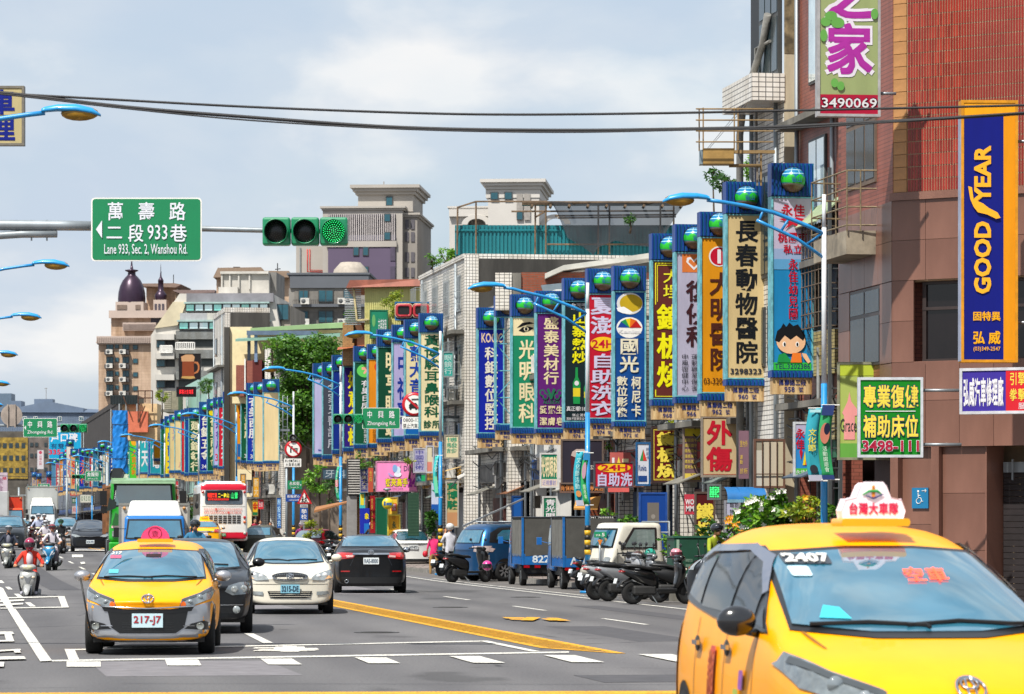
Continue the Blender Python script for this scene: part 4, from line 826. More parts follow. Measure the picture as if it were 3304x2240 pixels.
def head(parent,c,hair='#16110e',fy=-1,full=False,hel=None,vis='#1a2026',mask=None,skin=None,long_hair=False,r=1.0):
 sk=skin or SKIN;m=MB();x,y,z=c
 m.ball(c,(.078*r,.095*r,.115*r),16);m.ball((x,y+fy*.045*r,z-.05*r),(.055*r,.055*r,.06*r),12)
 m.ball((x,y+fy*.10*r,z-.015),(.014,.022,.022),8);m.ball((x-.08*r,y,z-.01),(.012,.022,.03),8);m.ball((x+.08*r,y,z-.01),(.012,.022,.03),8)
 h=m.build('head',sk,parent=parent)
 if fy and not full:
  e=MB();
  for q in(-1,1):e.ball((x+q*.03,y+fy*.088*r,z+.012),(.015,.010,.007),8,0);e.box((x+q*.03,y+fy*.092*r,z+.035),(.034,.012,.007),0)
  e.build('eyes',mat('#17100d',.4,0,0),parent=h);e=MB();e.box((x,y+fy*.098*r,z-.062),(.045,.012,.010));e.build('mouth',mat('#8a4a44',.5,0,0),parent=h)
 if mask:e=MB();e.ball((x,y+fy*.055,z-.05),(.062,.062,.055),12);e.build('face_mask',mat(mask,.7,0,0),parent=parent)
 if hel:
  e=MB();
  if full:e.ball((x,y,z+.01),(.135,.15,.155),16,0)
  else:e.ball((x,y-fy*.015,z+.045),(.132,.15,.115),16,0)
  k=e.build('helmet',mat(hel,.22,0,.02,5,.5,.8),parent=parent)
  v=MB();helmet(v,(x,y,z+(.0 if full else .03)),.142 if full else .136,0,0,True,fy);k2=MB();k2.v=v.v[-33:]
  if not full:k2.v=[(a,b,cc+.02)for a,b,cc in k2.v]
  k2.f=[(i*3+j,i*3+3+j,i*3+4+j,i*3+1+j)for i in range(10)for j in((0,1)if full else(1,))];k2.m=[0]*len(k2.f);k2.s=[True]*len(k2.f);k2.build('visor',mat(vis,.08,0,0,coat=1),parent=k)
 else:
  e=MB();e.ball((x,y-fy*.02,z+.035),(.09*r,.098*r,.10*r),14)
  if long_hair:e.ball((x,y-fy*.06,z-.06),(.075,.05,.14),12)
  e.build('hair',mat(hair,.7,0,.1,30),parent=parent)
def rider(label,loc,rz,shirt,legs,hel,full=False,vis='#1a2026',mask=None,open_shirt=None,sleeves='long',pillion=False,bag=None,shoes='#e6e4df'):
 root=thing('person',label,'person',loc,R(rz));T=mat(shirt,.85,0,.08,9);L=mat(legs,.85,0,.1,9);sl=T if sleeves=='long' else SKIN;SH=mat(shoes,.6,0,.1)
 dy=.38 if pillion else 0.0;hx,hy,hz=(.30,-.30,1.02)if not pillion else(.17,.05,.95)
 J={'pelvis':((0,.22+dy,.84),(.15,.13)),'waist':((0,.20+dy,1.0),(.135,.11)),'chest':((0,.15+dy,1.22),(.165,.12)),'neck':((0,.12+dy,1.38),.055),'skull':((0,.11+dy,1.46),.06)}
 E=[('pelvis','waist',T),('waist','chest',T),('chest','neck',T),('neck','skull',SKIN)]
 for q,n in((-1,'l'),(1,'r')):
  J['sh'+n]=((q*.17,.14+dy,1.30),.062);J['el'+n]=((q*.33,-.02+dy*.9,1.06),.046);J['wr'+n]=((q*hx,hy+.06,hz+.02),.028)
  J['hp'+n]=((q*.10,.16+dy,.83),.095);J['kn'+n]=((q*.22,-.22+dy,.74),.068);J['an'+n]=((q*.17,-.12+dy,.38),.042);J['ft'+n]=((q*.17,-.22+dy,.355),.038);J['te'+n]=((q*.17,-.32+dy,.35),.03)
  E+=[('chest','sh'+n,T),('sh'+n,'el'+n,T),('el'+n,'wr'+n,sl),('pelvis','hp'+n,L),('hp'+n,'kn'+n,L),('kn'+n,'an'+n,L),('an'+n,'ft'+n,SH),('ft'+n,'te'+n,SH)]
 skin_body(J,E,root,cut=(.86,L,T))
 head(root,(0,.08+dy,1.52),hel=hel,full=full,vis=vis,mask=mask)
 if not pillion:
  for q in(-1,1):hand(root,(q*.31,-.31,1.03),(0,-1,-.1),(0,0,1))
 if open_shirt:m=MB();m.ball((0,.11+dy,1.17),(.09,.10,.19),12);m.build('undershirt',mat(open_shirt,.8,0,.05),parent=root)
 if bag:m=MB();m.tube([(-.12,.28,1.32),(-.12,.04,1.3),(-.12,.04,1.05)],.02,6);m.tube([(.12,.28,1.32),(.12,.04,1.3),(.12,.04,1.05)],.02,6);m.build('backpack_strap',mat(bag,.8),parent=root)
 return root
def stander(label,loc,rz,shirt,legs,hair='#2a211c',h=1.6,fy=-1,arms='down',short=True,hel=None,skirt=False,k=1.0,shoes='#5a2a5a',mask=None,leg_spread=.10,long_hair=False,cat='person'):
 f=h/1.7;root=thing('person',label,cat,loc,R(rz));root.scale=(f*k,f*k,f);T=mat(shirt,.85,0,.08,9);L=mat(legs,.85,0,.1,9);SH=mat(shoes,.6)
 J={'pelvis':((0,0,.93),(.15,.12)),'waist':((0,0,1.08),(.13,.10)),'chest':((0,0,1.30),(.155,.105)),'neck':((0,0,1.46),.05),'skull':((0,fy*.01,1.54),.055)}
 E=[('pelvis','waist',T),('waist','chest',T),('chest','neck',T),('neck','skull',SKIN)]
 for q,n in((-1,'l'),(1,'r')):
  if arms=='down':el,wr=(q*.25,.02,1.08),(q*.25,fy*.06,.86)
  elif arms=='face':el,wr=(q*.26,fy*.10,1.14),(q*.06,fy*.18,1.50)
  else:el,wr=(q*.26,fy*.04,1.08),(q*.18,fy*.24,1.04)
  J['sh'+n]=((q*.165,0,1.385),.056);J['el'+n]=(el,.04);J['wr'+n]=(wr,.027)
  J['hp'+n]=((q*.09,0,.90),.092);J['kn'+n]=((q*leg_spread,fy*.01,.50),.062);J['an'+n]=((q*leg_spread,0,.10),.042);J['te'+n]=((q*leg_spread*1.1,fy*.13,.04),.032)
  E+=[('chest','sh'+n,T),('sh'+n,'el'+n,T),('el'+n,'wr'+n,SKIN if short else T),('pelvis','hp'+n,L),('hp'+n,'kn'+n,L),('kn'+n,'an'+n,L if not skirt else SKIN),('an'+n,'te'+n,SH)]
  hand(root,Vector(wr)+Vector((0,0,-.03 if arms=='down' else .02)),(0,fy*.3,-1)if arms=='down' else(0,fy,.2),(-q,0,0.1))
 skin_body(J,E,root,cut=(.86,L,T));head(root,(0,fy*.015,1.60),hair=hair,fy=fy,hel=hel,mask=mask,long_hair=long_hair)
 return root
 # ---- procedural surfaces of the setting
def asphalt_fn(t,b):
 v=t.nodes.new('ShaderNodeTexCoord').outputs['Object']
 c1=_ramp(t,_noise(t,900/30,2,.7,v),[(.35,(.092,.089,.092)),(.65,(.158,.154,.157))]);c2=_ramp(t,_noise(t,.09,5,.6,v,sc3=(1,.35,1)),[(.35,(.70,.70,.70)),(.62,(1.08,1.07,1.06))])
 c3=_ramp(t,_noise(t,.9,4,.55,v,sc3=(1,.06,1)),[(.35,(.86,.86,.87)),(.6,(1.0,1.0,1.0))]);c=_mul(t,_mul(t,c1,c2),c3)
 sp=t.nodes.new('ShaderNodeSeparateXYZ');t.links.new(v,sp.inputs[0])
 def m_(op,a,b_):
  n_=t.nodes.new('ShaderNodeMath');n_.operation=op
  for i,q in enumerate((a,b_)):
   if isinstance(q,(int,float)):n_.inputs[i].default_value=q
   else:t.links.new(q,n_.inputs[i])
  return n_.outputs[0]
 vv=m_('ADD',m_('MULTIPLY',sp.outputs[0],CA),m_('MULTIPLY',sp.outputs[1],SA));band=m_('SINE',m_('MULTIPLY',vv,6.2832/1.62),0)
 band=m_('MULTIPLY',m_('ADD',band,1),m_('MULTIPLY',_noise(t,.25,3,.5,v,sc3=(1,.1,1)),.8));c=_mul(t,c,_ramp(t,band,[(.1,(1.05,1.05,1.04)),(.9,(.80,.80,.81))]))
 vo=t.nodes.new('ShaderNodeTexVoronoi');vo.feature='DISTANCE_TO_EDGE';vo.inputs['Scale'].default_value=.22;t.links.new(v,vo.inputs[0]);crack=m_('ADD',vo.outputs[0],m_('MULTIPLY',_noise(t,2.2,4,.7,v),.06));mask=m_('MULTIPLY',m_('GREATER_THAN',_noise(t,.07,2,.5,v),.5),1)
 c=_mul(t,c,_ramp(t,m_('ADD',crack,m_('SUBTRACT',1,mask)),[(.028,(.38,.38,.39)),(.038,(1,1,1))]))
 n=_noise(t,.42,3,.5,v,sc3=(1,.5,1));oil=_ramp(t,n,[(.30,(.62,.62,.62)),(.36,(1,1,1))]);t.links.new(_mul(t,c,oil),b.inputs['Base Color']);b.inputs['Roughness'].default_value=.82
 bn=t.nodes.new('ShaderNodeBump');bn.inputs['Strength'].default_value=.35;bn.inputs['Distance'].default_value=.02;t.links.new(_noise(t,60,2,.6,v),bn.inputs['Height']);t.links.new(bn.outputs[0],b.inputs['Normal'])
ASPH=nodes_mat('asphalt',asphalt_fn)
def worn(col):
 def f(t,b):
  v=t.nodes.new('ShaderNodeTexCoord').outputs['Object']
  c=_mul(t,_ramp(t,_noise(t,3,6,.65,v),[(.3,(.72,.72,.7)),(.6,(1,1,1))]),_ramp(t,_noise(t,30,3,.7,v),[(.40,(.38,.38,.39)),(.50,(1,1,1))]))
  rgb=t.nodes.new('ShaderNodeRGB');rgb.outputs[0].default_value=(*lin(col),1);t.links.new(_mul(t,rgb.outputs[0],c),b.inputs['Base Color']);b.inputs['Roughness'].default_value=.7
 return nodes_mat('worn'+col,f)
WPAINT=worn('#dedbd2');YPAINT=worn('#e8a712')
def tilemat(c1,c2,mortar,sx,sz,key,ax='XZ',dirt=.25,off=0.0,ms=.04,bias=0.0):
 def f(t,b):
  tc_=t.nodes.new('ShaderNodeTexCoord');sp=t.nodes.new('ShaderNodeSeparateXYZ');cb=t.nodes.new('ShaderNodeCombineXYZ');t.links.new(tc_.outputs['Object'],sp.inputs[0])
  if ax=='XZ':
   ad=t.nodes.new('ShaderNodeMath');ad.operation='ADD';t.links.new(sp.outputs[0],ad.inputs[0]);t.links.new(sp.outputs[1],ad.inputs[1]);t.links.new(ad.outputs[0],cb.inputs[0])
  t.links.new(sp.outputs[2],cb.inputs[1])
  br=t.nodes.new('ShaderNodeTexBrick');br.offset=off;br.inputs['Scale'].default_value=1;br.inputs['Brick Width'].default_value=sx;br.inputs['Row Height'].default_value=sz
  br.inputs['Mortar Size'].default_value=min(sx,sz)*ms;br.inputs['Color1'].default_value=(*lin(c1),1);br.inputs['Color2'].default_value=(*lin(c2),1);br.inputs['Mortar'].default_value=(*lin(mortar),1);br.inputs['Bias'].default_value=bias
  t.links.new(cb.outputs[0],br.inputs[0]);d=_ramp(t,_noise(t,.8,6,.65,tc_.outputs['Object'],sc3=(1,1,.25)),[(.34,tuple([1-dirt*1.6,1-dirt*1.8,1-dirt*2.1])),(.60,(1,1,1))])
  t.links.new(_mul(t,br.outputs[0],d),b.inputs['Base Color']);b.inputs['Roughness'].default_value=.5
 return nodes_mat('tile'+key,f)
TW=tilemat('#e4e1da','#dad6cd','#4c4a48',.16,.11,'w',ms=.09,dirt=.22);TWS=tilemat('#e6e3dc','#dcd8cf','#3f3d3c',.115,.115,'ws',ms=.07,dirt=.2);TB=tilemat('#8e4338','#7a362e','#3a2a26',.24,.075,'b',ms=.12,off=.5);TY=tilemat('#b9ab72','#a99b66','#5c543c',.24,.075,'y',ms=.1,off=.5)
TR=tilemat('#7f1f18','#701a15','#b79c80',.058,.245,'r',ms=.12);TG=tilemat('#8d908f','#7d807f','#5a5c5c',.1,.1,'g',ms=.1);TO=tilemat('#b08a5a','#9d7a4e','#6a5238',.2,.08,'o',ms=.08,off=.5);TT=tilemat('#c0a68e','#b49a84','#9a8472',.9,.35,'t',ms=.03);TP=tilemat('#9a5a4a','#8e5042','#6d4034',.24,.08,'p',ms=.1,off=.5)
BRK=tilemat('#9a4a2c','#86401f','#6a5a50',.22,.07,'brk',ms=.12,off=.5)
def granite_fn(t,b):
 v=t.nodes.new('ShaderNodeTexCoord').outputs['Object'];oi=t.nodes.new('ShaderNodeObjectInfo')
 c=_mul(t,_ramp(t,_noise(t,120,2,.8,v),[(.35,'#6d4c41'),(.65,'#8c6555')]),_ramp(t,_noise(t,.8,4,.6,v,sc3=(1,1,.3)),[(.38,(.68,.65,.64)),(.6,(1,1,1))]))
 r=_ramp(t,oi.outputs['Random'],[(0,(.90,.88,.88)),(1,(1.04,1.04,1.04))]);t.links.new(_mul(t,c,r),b.inputs['Base Color']);b.inputs['Roughness'].default_value=.38
GRAN=nodes_mat('granite',granite_fn)
BLUEC=mat('#0b3f8f',.45,.1,.2,3,streak=True);BLUET=mat('#0a6a94',.45,.1,.15,3,streak=True);CYAN=mat('#6fb9c4',.5,.1,.25,6)
def wood_fn(t,b):
 v=t.nodes.new('ShaderNodeTexCoord').outputs['Object'];c=_mul(t,_ramp(t,_noise(t,5,4,.6,v,sc3=(3,3,.25)),[(.3,'#b08a58'),(.65,'#d3b889')]),_ramp(t,_noise(t,2.2,5,.7,v,sc3=(2,2,.3)),[(.38,(.55,.46,.34)),(.52,(1,1,1))]))
 t.links.new(c,b.inputs['Base Color']);b.inputs['Roughness'].default_value=.55
PLATE=nodes_mat('address_plate',wood_fn)
# ---- ground, road, pavements
def sheet(name,u0,u1,v0,v1,m,dz=0.0,nu=60,nv=10,fz=None):
 mb=MB();vs=[];
 for i in range(nu+1):
  for j in range(nv+1):
   u=u0+(u1-u0)*i/nu;v=v0+(v1-v0)*j/nv;vs.append(S(u,v,(fz or zg)(u,v)+dz))
 mb.add(vs,[(i*(nv+1)+j,i*(nv+1)+j+1,(i+1)*(nv+1)+j+1,(i+1)*(nv+1)+j)for i in range(nu)for j in range(nv)],0,True);return struct(mb,name,m)
g=MB();g.quad((-4000,-300,-.03),(4000,-300,-.03),(4000,8000,-.03),(-4000,8000,-.03));struct(g,'ground',mat('#5f5d58',.95,0,.2,.05))
sheet('road',-30,1400,-4.5,15.6,ASPH,0,286,12)
PAVE=tilemat('#8a7c74','#7f726a','#5c544e',.3,.3,'pv',ms=.06,dirt=.2)
def pave_fn(t,b):
 v=t.nodes.new('ShaderNodeTexCoord').outputs['Object'];br=t.nodes.new('ShaderNodeTexBrick');br.offset=0;br.inputs['Brick Width'].default_value=.3;br.inputs['Row Height'].default_value=.3;br.inputs['Scale'].default_value=1;br.inputs['Mortar Size'].default_value=.012
 br.inputs['Color1'].default_value=(.27,.22,.20,1);br.inputs['Color2'].default_value=(.21,.18,.165,1);br.inputs['Mortar'].default_value=(.12,.11,.1,1);t.links.new(v,br.inputs[0]);t.links.new(_mul(t,br.outputs[0],_ramp(t,_noise(t,.5,6,.6,v),[(.35,(.7,.68,.66)),(.6,(1.1,1.1,1.1))])),b.inputs['Base Color']);b.inputs['Roughness'].default_value=.85
PV=nodes_mat('paving',pave_fn)
sheet('parking_strip',-30,1400,15.6,17.4,mat('#6a6663',.9,0,.25,1.5),0.0,146,3)
sheet('pavement',-30,1400,17.4,40,PV,.14,286,4);
k=MB()
for u0 in range(-30,300,3):p=S(u0+1.5,17.33);k.box((p.x,p.y,zg(u0,17.33)+.06),(.14,2.97,.14),0,rz=ANG)
struct(k,'kerb',mat('#8f8b84',.85,0,.25,3))
sheet('pavement',-30,1400,-30,-4.5,PV,.14,286,4)
_dz=[0.0]
def mark(name,pts,m=None,dz=.006,n=6):
 mb=MB();m=m or WPAINT;_dz[0]+=.0006;dz=dz+_dz[0]
 P=[gnd(*p)for p in pts]
 for i in range(n):
  for j in range(2):
   a=[P[0].lerp(P[3],i/n),P[0].lerp(P[3],(i+1)/n)];b_=[P[1].lerp(P[2],i/n),P[1].lerp(P[2],(i+1)/n)]
   q=[a[0].lerp(b_[0],j/2),a[0].lerp(b_[0],(j+1)/2),a[1].lerp(b_[1],(j+1)/2),a[1].lerp(b_[1],j/2)]
   mb.quad(*[(p.x,p.y,zgp(p)+dz)for p in q])
 o=struct(mb,name,m);return o
def uline(name,v,w,u0,u1,m=None,dz=.006):
 mb=MB();n=max(1,int((u1-u0)/4))
 for i in range(n):
  a,b_=u0+(u1-u0)*i/n,u0+(u1-u0)*(i+1)/n;mb.quad(*[S(u,vv,zg(u,vv)+dz)for u,vv in((a,v-w/2),(a,v+w/2),(b_,v+w/2),(b_,v-w/2))])
 return struct(mb,name,m or WPAINT)
 # centre band: two yellow edges and the slanting bars between them
uline('yellow_line',9.03,.13,47.2,320,YPAINT);uline('yellow_line',8.40,.13,49.5,320,YPAINT)
bars=MB();
for i in range(170):
 u=49.2+i*.62+0
 if u<150:bars.quad(*[S(a,v,zg(a,v)+.007)for a,v in((u,8.46),(u-.9,8.97),(u-.58,8.97),(u+.32,8.46))])
struct(bars,'yellow_hatching',YPAINT)
tri=MB();tri.add([S(47.2,9.09,.0065),S(47.2,8.97,.0065),S(49.5,8.34,.0065),S(49.5,8.46,.0065)],[(0,1,2,3)]);struct(tri,'yellow_line',YPAINT)
uline('edge_line',15.0,.12,62,330);uline('edge_line',15.5,.10,84,112)
for i in range(26):uline('lane_dash',12.05,.10,50.5+i*10.2,54.5+i*10.2)
for i in range(3,26):uline('lane_dash',5.4,.10,46+i*10,50+i*10);uline('lane_dash',2.2,.12,46+i*10,50+i*10)
mark('yellow_line',[(-200,2238),(3300,2228),(3300,2236),(-200,2252)],YPAINT)
mark('stop_line',[(160,2140),(1840,2105),(1840,2114),(160,2134)])if False else mark('stop_line',[(164,2131.5),(1836,2103.5),(1836,2108),(164,2136.5)])
mark('box_line',[(212,2096.5),(1560,2068.5),(1560,2072),(212,2100.5)]);mark('box_line',[(208,2096),(240,2096),(256,2131),(222,2131)])
mark('box_line',[(1540,2069),(1572,2069),(1744,2104),(1712,2104)]);mark('box_line',[(788,2046),(818,2046),(885,2078),(850,2078)])
for x0,x1,x2,x3,y0,y1 in((215,325,325,215,2137,2154),(532,640,650,540,2131,2150),(840,942,975,866,2128,2147),(1143,1246,1292,1190,2124,2143),(1448,1548,1630,1528,2120,2142),(1754,1855,1950,1845,2117,2140),(2058,2165,2290,2180,2114,2138),(2362,2470,2620,2500,2111,2136)):mark('crossing_bar',[(x0,y0),(x1,y0),(x2,y1),(x3,y1)])
mark('side_line',[(24,1967),(50,1967),(100,2040),(68,2040)]);mark('side_line',[(68,2040),(100,2040),(168,2136),(130,2138)]);mark('side_line',[(-40,1880),(10,1900),(45,1967),(24,1967)])
for q in([(0,1930),(190,1926),(190,1929),(0,1934)],[(0,1964),(222,1960),(222,1963),(0,1967)],[(186,1926),(208,1926),(222,1963),(200,1963)],[(0,1940),(78,1936),(78,1941),(0,1946)],[(0,1952),(75,1948),(75,1953),(0,1958)],[(-40,2042),(40,2042),(46,2050),(-40,2052)],[(12,2042),(34,2042),(46,2073),(20,2073)],[(-40,2070),(40,2070),(46,2074),(-40,2076)],[(-40,2104),(66,2099),(68,2103),(-40,2110)],[(40,2100),(60,2099),(68,2111),(48,2112)],[(-40,2125),(78,2123),(84,2132),(-40,2135)],[(-40,2142),(14,2142),(12,2157),(-40,2158)],[(232,1823),(268,1823),(268,1829),(232,1829)],[(215,1808),(254,1808),(254,1812),(215,1812)],[(190,1805),(340,1808),(340,1811),(190,1808)],[(258,1839),(272,1838),(276,1842),(262,1843)]):mark('road_line',q,n=2)
# scooter symbol in the waiting box, slow-down marking on the right lanes
sy=MB()
for x0,x1,y0,y1 in((815,900,2090,2094),(830,1030,2096,2099),(880,990,2088,2103),(905,965,2086,2105),(940,1030,2093,2097),(815,890,2100,2103),(960,1022,2100,2102)):
 sy.add([gnd(x0+8,y0,.006+len(sy.v)*.0002),gnd(x1-8,y0,.006+len(sy.v)*.0002),gnd(x1,y1,.006+len(sy.v)*.0002),gnd(x0,y1,.006+len(sy.v)*.0002)],[(0,1,2,3)])
struct(sy,'scooter_marking',WPAINT)
for q in([(1620,1996),(1690,1997),(1700,2001),(1632,2000)],[(1640,2001),(1705,2003),(1712,2006),(1650,2004)],[(1700,1996),(1745,1997),(1720,2007),(1680,2006)],[(1762,1998),(1800,1999),(1842,2008),(1800,2008)],[(1745,2001),(1770,2001),(1800,2007),(1772,2007)]):mark('slow_marking',q,YPAINT,n=1)
PAT=mat('#4b4a4d',.9,0,.15,3,bump=.3);PAT2=mat('#767376',.9,0,.15,3,bump=.3)
for i,(u0,u1,v0,v1,q)in enumerate(((52,60,10.2,11.2,0),(70,78,5.9,7.4,1),(41,45.5,2.0,4.2,1),(60,75,13.3,13.9,0),(88,100,10.0,11.6,1),(38.6,40.5,7.2,12.5,0),(95,130,3.2,4.0,0))):uline('road_patch',(v0+v1)/2,v1-v0,u0,u1,(PAT,PAT2)[q]if False else PAT if q==0 else PAT2,.0015+i*.0004)
for i,(u,v)in enumerate(((57,7.0),(48.5,12.9),(74,10.6),(98,6.6),(64,3.6),(84,13.8))):
 m=MB();p=S(u,v,zg(u,v)+.003);m.lathe([(.36,0),(.36,.004),(.33,.005),(.31,.003),(.001,.003)],24,p)
 for k_ in range(-3,4):m.box((p.x,p.y+k_*.08,p.z+.005),(.5*math.sqrt(1-(k_/4.2)**2),.022,.004))
 struct(m,'manhole_cover',mat('#4b4a49',.6,.5,.25,8))
 # ---- buildings on the right, in street axes: x into the block, y away, facade at x = 0
FRAME=mat('#4a4c4c',.5,.3,.1);ALU=mat('#a9aeae',.4,.5,.1);SHUT=mat('#9a9d9e',.5,.3,.15,2)
def ac_unit(parent,loc,rz=0.0):
 m=MB();m.box((0,0,.28),(.78,.30,.55));o=m.build('air_conditioner',mat('#cfcdc6',.5,0,.15,4),parent=parent,loc=loc,rz=rz);f=MB();f.lathe([(.20,-.155),(.19,-.17),(.03,-.165),(.001,-.17)],14,(-.12,0,.28),'y');f.build('fan_grille',mat('#55585a',.6),parent=o);return o
def row_bld(label,px0,px1,v,ztop,wall,depth=9,floors=(3.3,6.5),bays=None,ground='#3a3836',name='shop_house',z0g=3.1,cage=False,near=None,parapet=.5,wires=True,kind='building',u_=None,glass=None,win=(1.3,1.35),group=None,acs=True,slab=True):
 u0,s0=uvs(px0,v);u1,s1=uvs(px1,v)
 if u_:u0,u1=u_
 L=u1-u0;root=thing(name,label,kind,S(u0,v,0),ANG,group);root['L']=L
 gz=0.0
 m=MB();m.bb(0,depth,0,L,z0g,ztop);m.build('wall',wall,parent=root)
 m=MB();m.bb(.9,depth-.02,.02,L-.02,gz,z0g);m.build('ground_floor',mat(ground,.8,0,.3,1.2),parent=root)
 n=max(1,round(L/5))
 for i in range(n+1):m=MB();y=min(max(.2,i*L/n),L-.2);m.bb(.0,.42,y-.19,y+.19,gz,z0g);m.build('pillar',wall,parent=root)
 if parapet:m=MB();m.bb(-.06,.14,-.02,L+.02,ztop-.02,ztop+parapet);m.bb(.14,depth,-.03,.12,ztop-.02,ztop+parapet);m.build('parapet',wall,parent=root)
 if slab:
  for f in floors:m=MB();m.bb(-.5,-.002,.1,L-.1,f-.18,f-.04);m.build('balcony_slab',CONCRETE,parent=root)
 nb=bays or max(1,int(L/2.3));bw=L/nb;ww,wh=win
 for f in floors:
  if f+wh+.6>ztop:continue
  for i in range(nb):
   y=bw*(i+.5);m=MB();m.bb(-.05,.06,y-ww/2,y+ww/2,f+.7,f+.7+wh);w_=m.build('window',FRAME if not cage else ALU,parent=root)
   g_=MB()
   for q in(-1,1):g_.bb(-.062,-.05,y+q*ww*.24-ww*.21,y+q*ww*.24+ww*.21,f+.76,f+.64+wh)
   g_.build('pane',glass or WGLASS,parent=w_)
   if cage and(i%2==0 or cage==2):
    c_=MB()
    for q in range(7):yy=y-ww/2-.1+q*(ww+.2)/6;c_.tube([(-.48,yy,f+.5),(-.48,yy,f+.8+wh)],.012,4)
    for z in(f+.5,f+.95,f+1.4,f+.8+wh):c_.tube([(-.06,y-ww/2-.1,z),(-.48,y-ww/2-.1,z),(-.48,y+ww/2+.1,z),(-.06,y+ww/2+.1,z)],.014,4)
    c_.build('window_cage',ALU,parent=root)
   if acs and(i+int(f))%3==0:ac_unit(root,(-.30,y+.2,f+.02),-math.pi/2)
 for i in range(2):
  y=L*(.15+.75*i);m=MB();m.tube([(-.08,y,.4),(-.08,y,ztop-.1)],.05,8);m.build('drain_pipe',GALV,parent=root)
 if wires and L>2:
  rnd=random.Random(int(px0));m=MB()
  for k_ in range(7):
   zc=3.0+rnd.random()*1.6;m.tube([(-.12-.1*rnd.random(),L*t_,zc-.35*rnd.random()*math.sin(t_*3.14)+rnd.uniform(-.06,.06))for t_ in(0,.2,.4,.6,.8,1)],.014+.01*rnd.random(),4)
  for k_ in range(3):y=L*rnd.random();m.tube([(-.1,y,2.2+rnd.random()),(-.14,y+.1,3.2),(-.08,y,4+rnd.random()*2)],.014,4)
  m.build('cable_bundle',BLACK,parent=root)
  for k_ in range(2):m=MB();y=L*rnd.uniform(.15,.85);z=rnd.uniform(2.2,3.4);m.bb(-.2,-.01,y-.15,y+.15,z,z+.4);m.build('meter_box',mat(rnd.choice(['#8c8c86','#6f675c','#a9a6a0']),.6,0,.25,4),parent=root)
  m=MB();y=L*rnd.uniform(.25,.6);m.add([(-.0,y-.9,3.0),(-.0,y+.9,3.0),(-.7,y+.9,2.72),(-.7,y-.9,2.72)],[(0,1,2,3)]);m.build('awning',mat(rnd.choice(['#6f7a74','#8a5a3c','#4c5a6a','#7d7a70']),.7,0,.2,2),parent=root).modifiers.new('t','SOLIDIFY').thickness=.03
  m=MB();[m.bb(.5,.56,.5+k_*.1,.58+k_*.1,.15,2.9)for k_ in range(int((L-1)/.1))];m.build('shutter',SHUT,parent=root)['kind']='stuff'
  m=MB();m.bb(.3,.5,L*.45,L*.8,.15,2.6);m.build('shop_interior',mat(rnd.choice(['#5a2a22','#1f3a5a','#8a7a4a','#2a4a3a','#9a9a98']),.7,0,.4,3),parent=root)
  m=MB();m.bb(-.08,.0,L*.08,L*.92,3.12,3.75);m.build('fascia_board',mat(rnd.choice(['#8c1f24','#c9c4b4','#1f4a8a','#2a6a4a','#b88a2c','#6a6560']),.6,0,.3,2),parent=root)
 if near:near(root,L,ztop,depth)
 return root
def Lx(root,px,py,s):
 p=at(px,s,zz(py,s))-root.location;c,s_=math.cos(-root.rotation_euler[2]),math.sin(-root.rotation_euler[2]);return Vector((p.x*c-p.y*s_,p.x*s_+p.y*c,p.z))
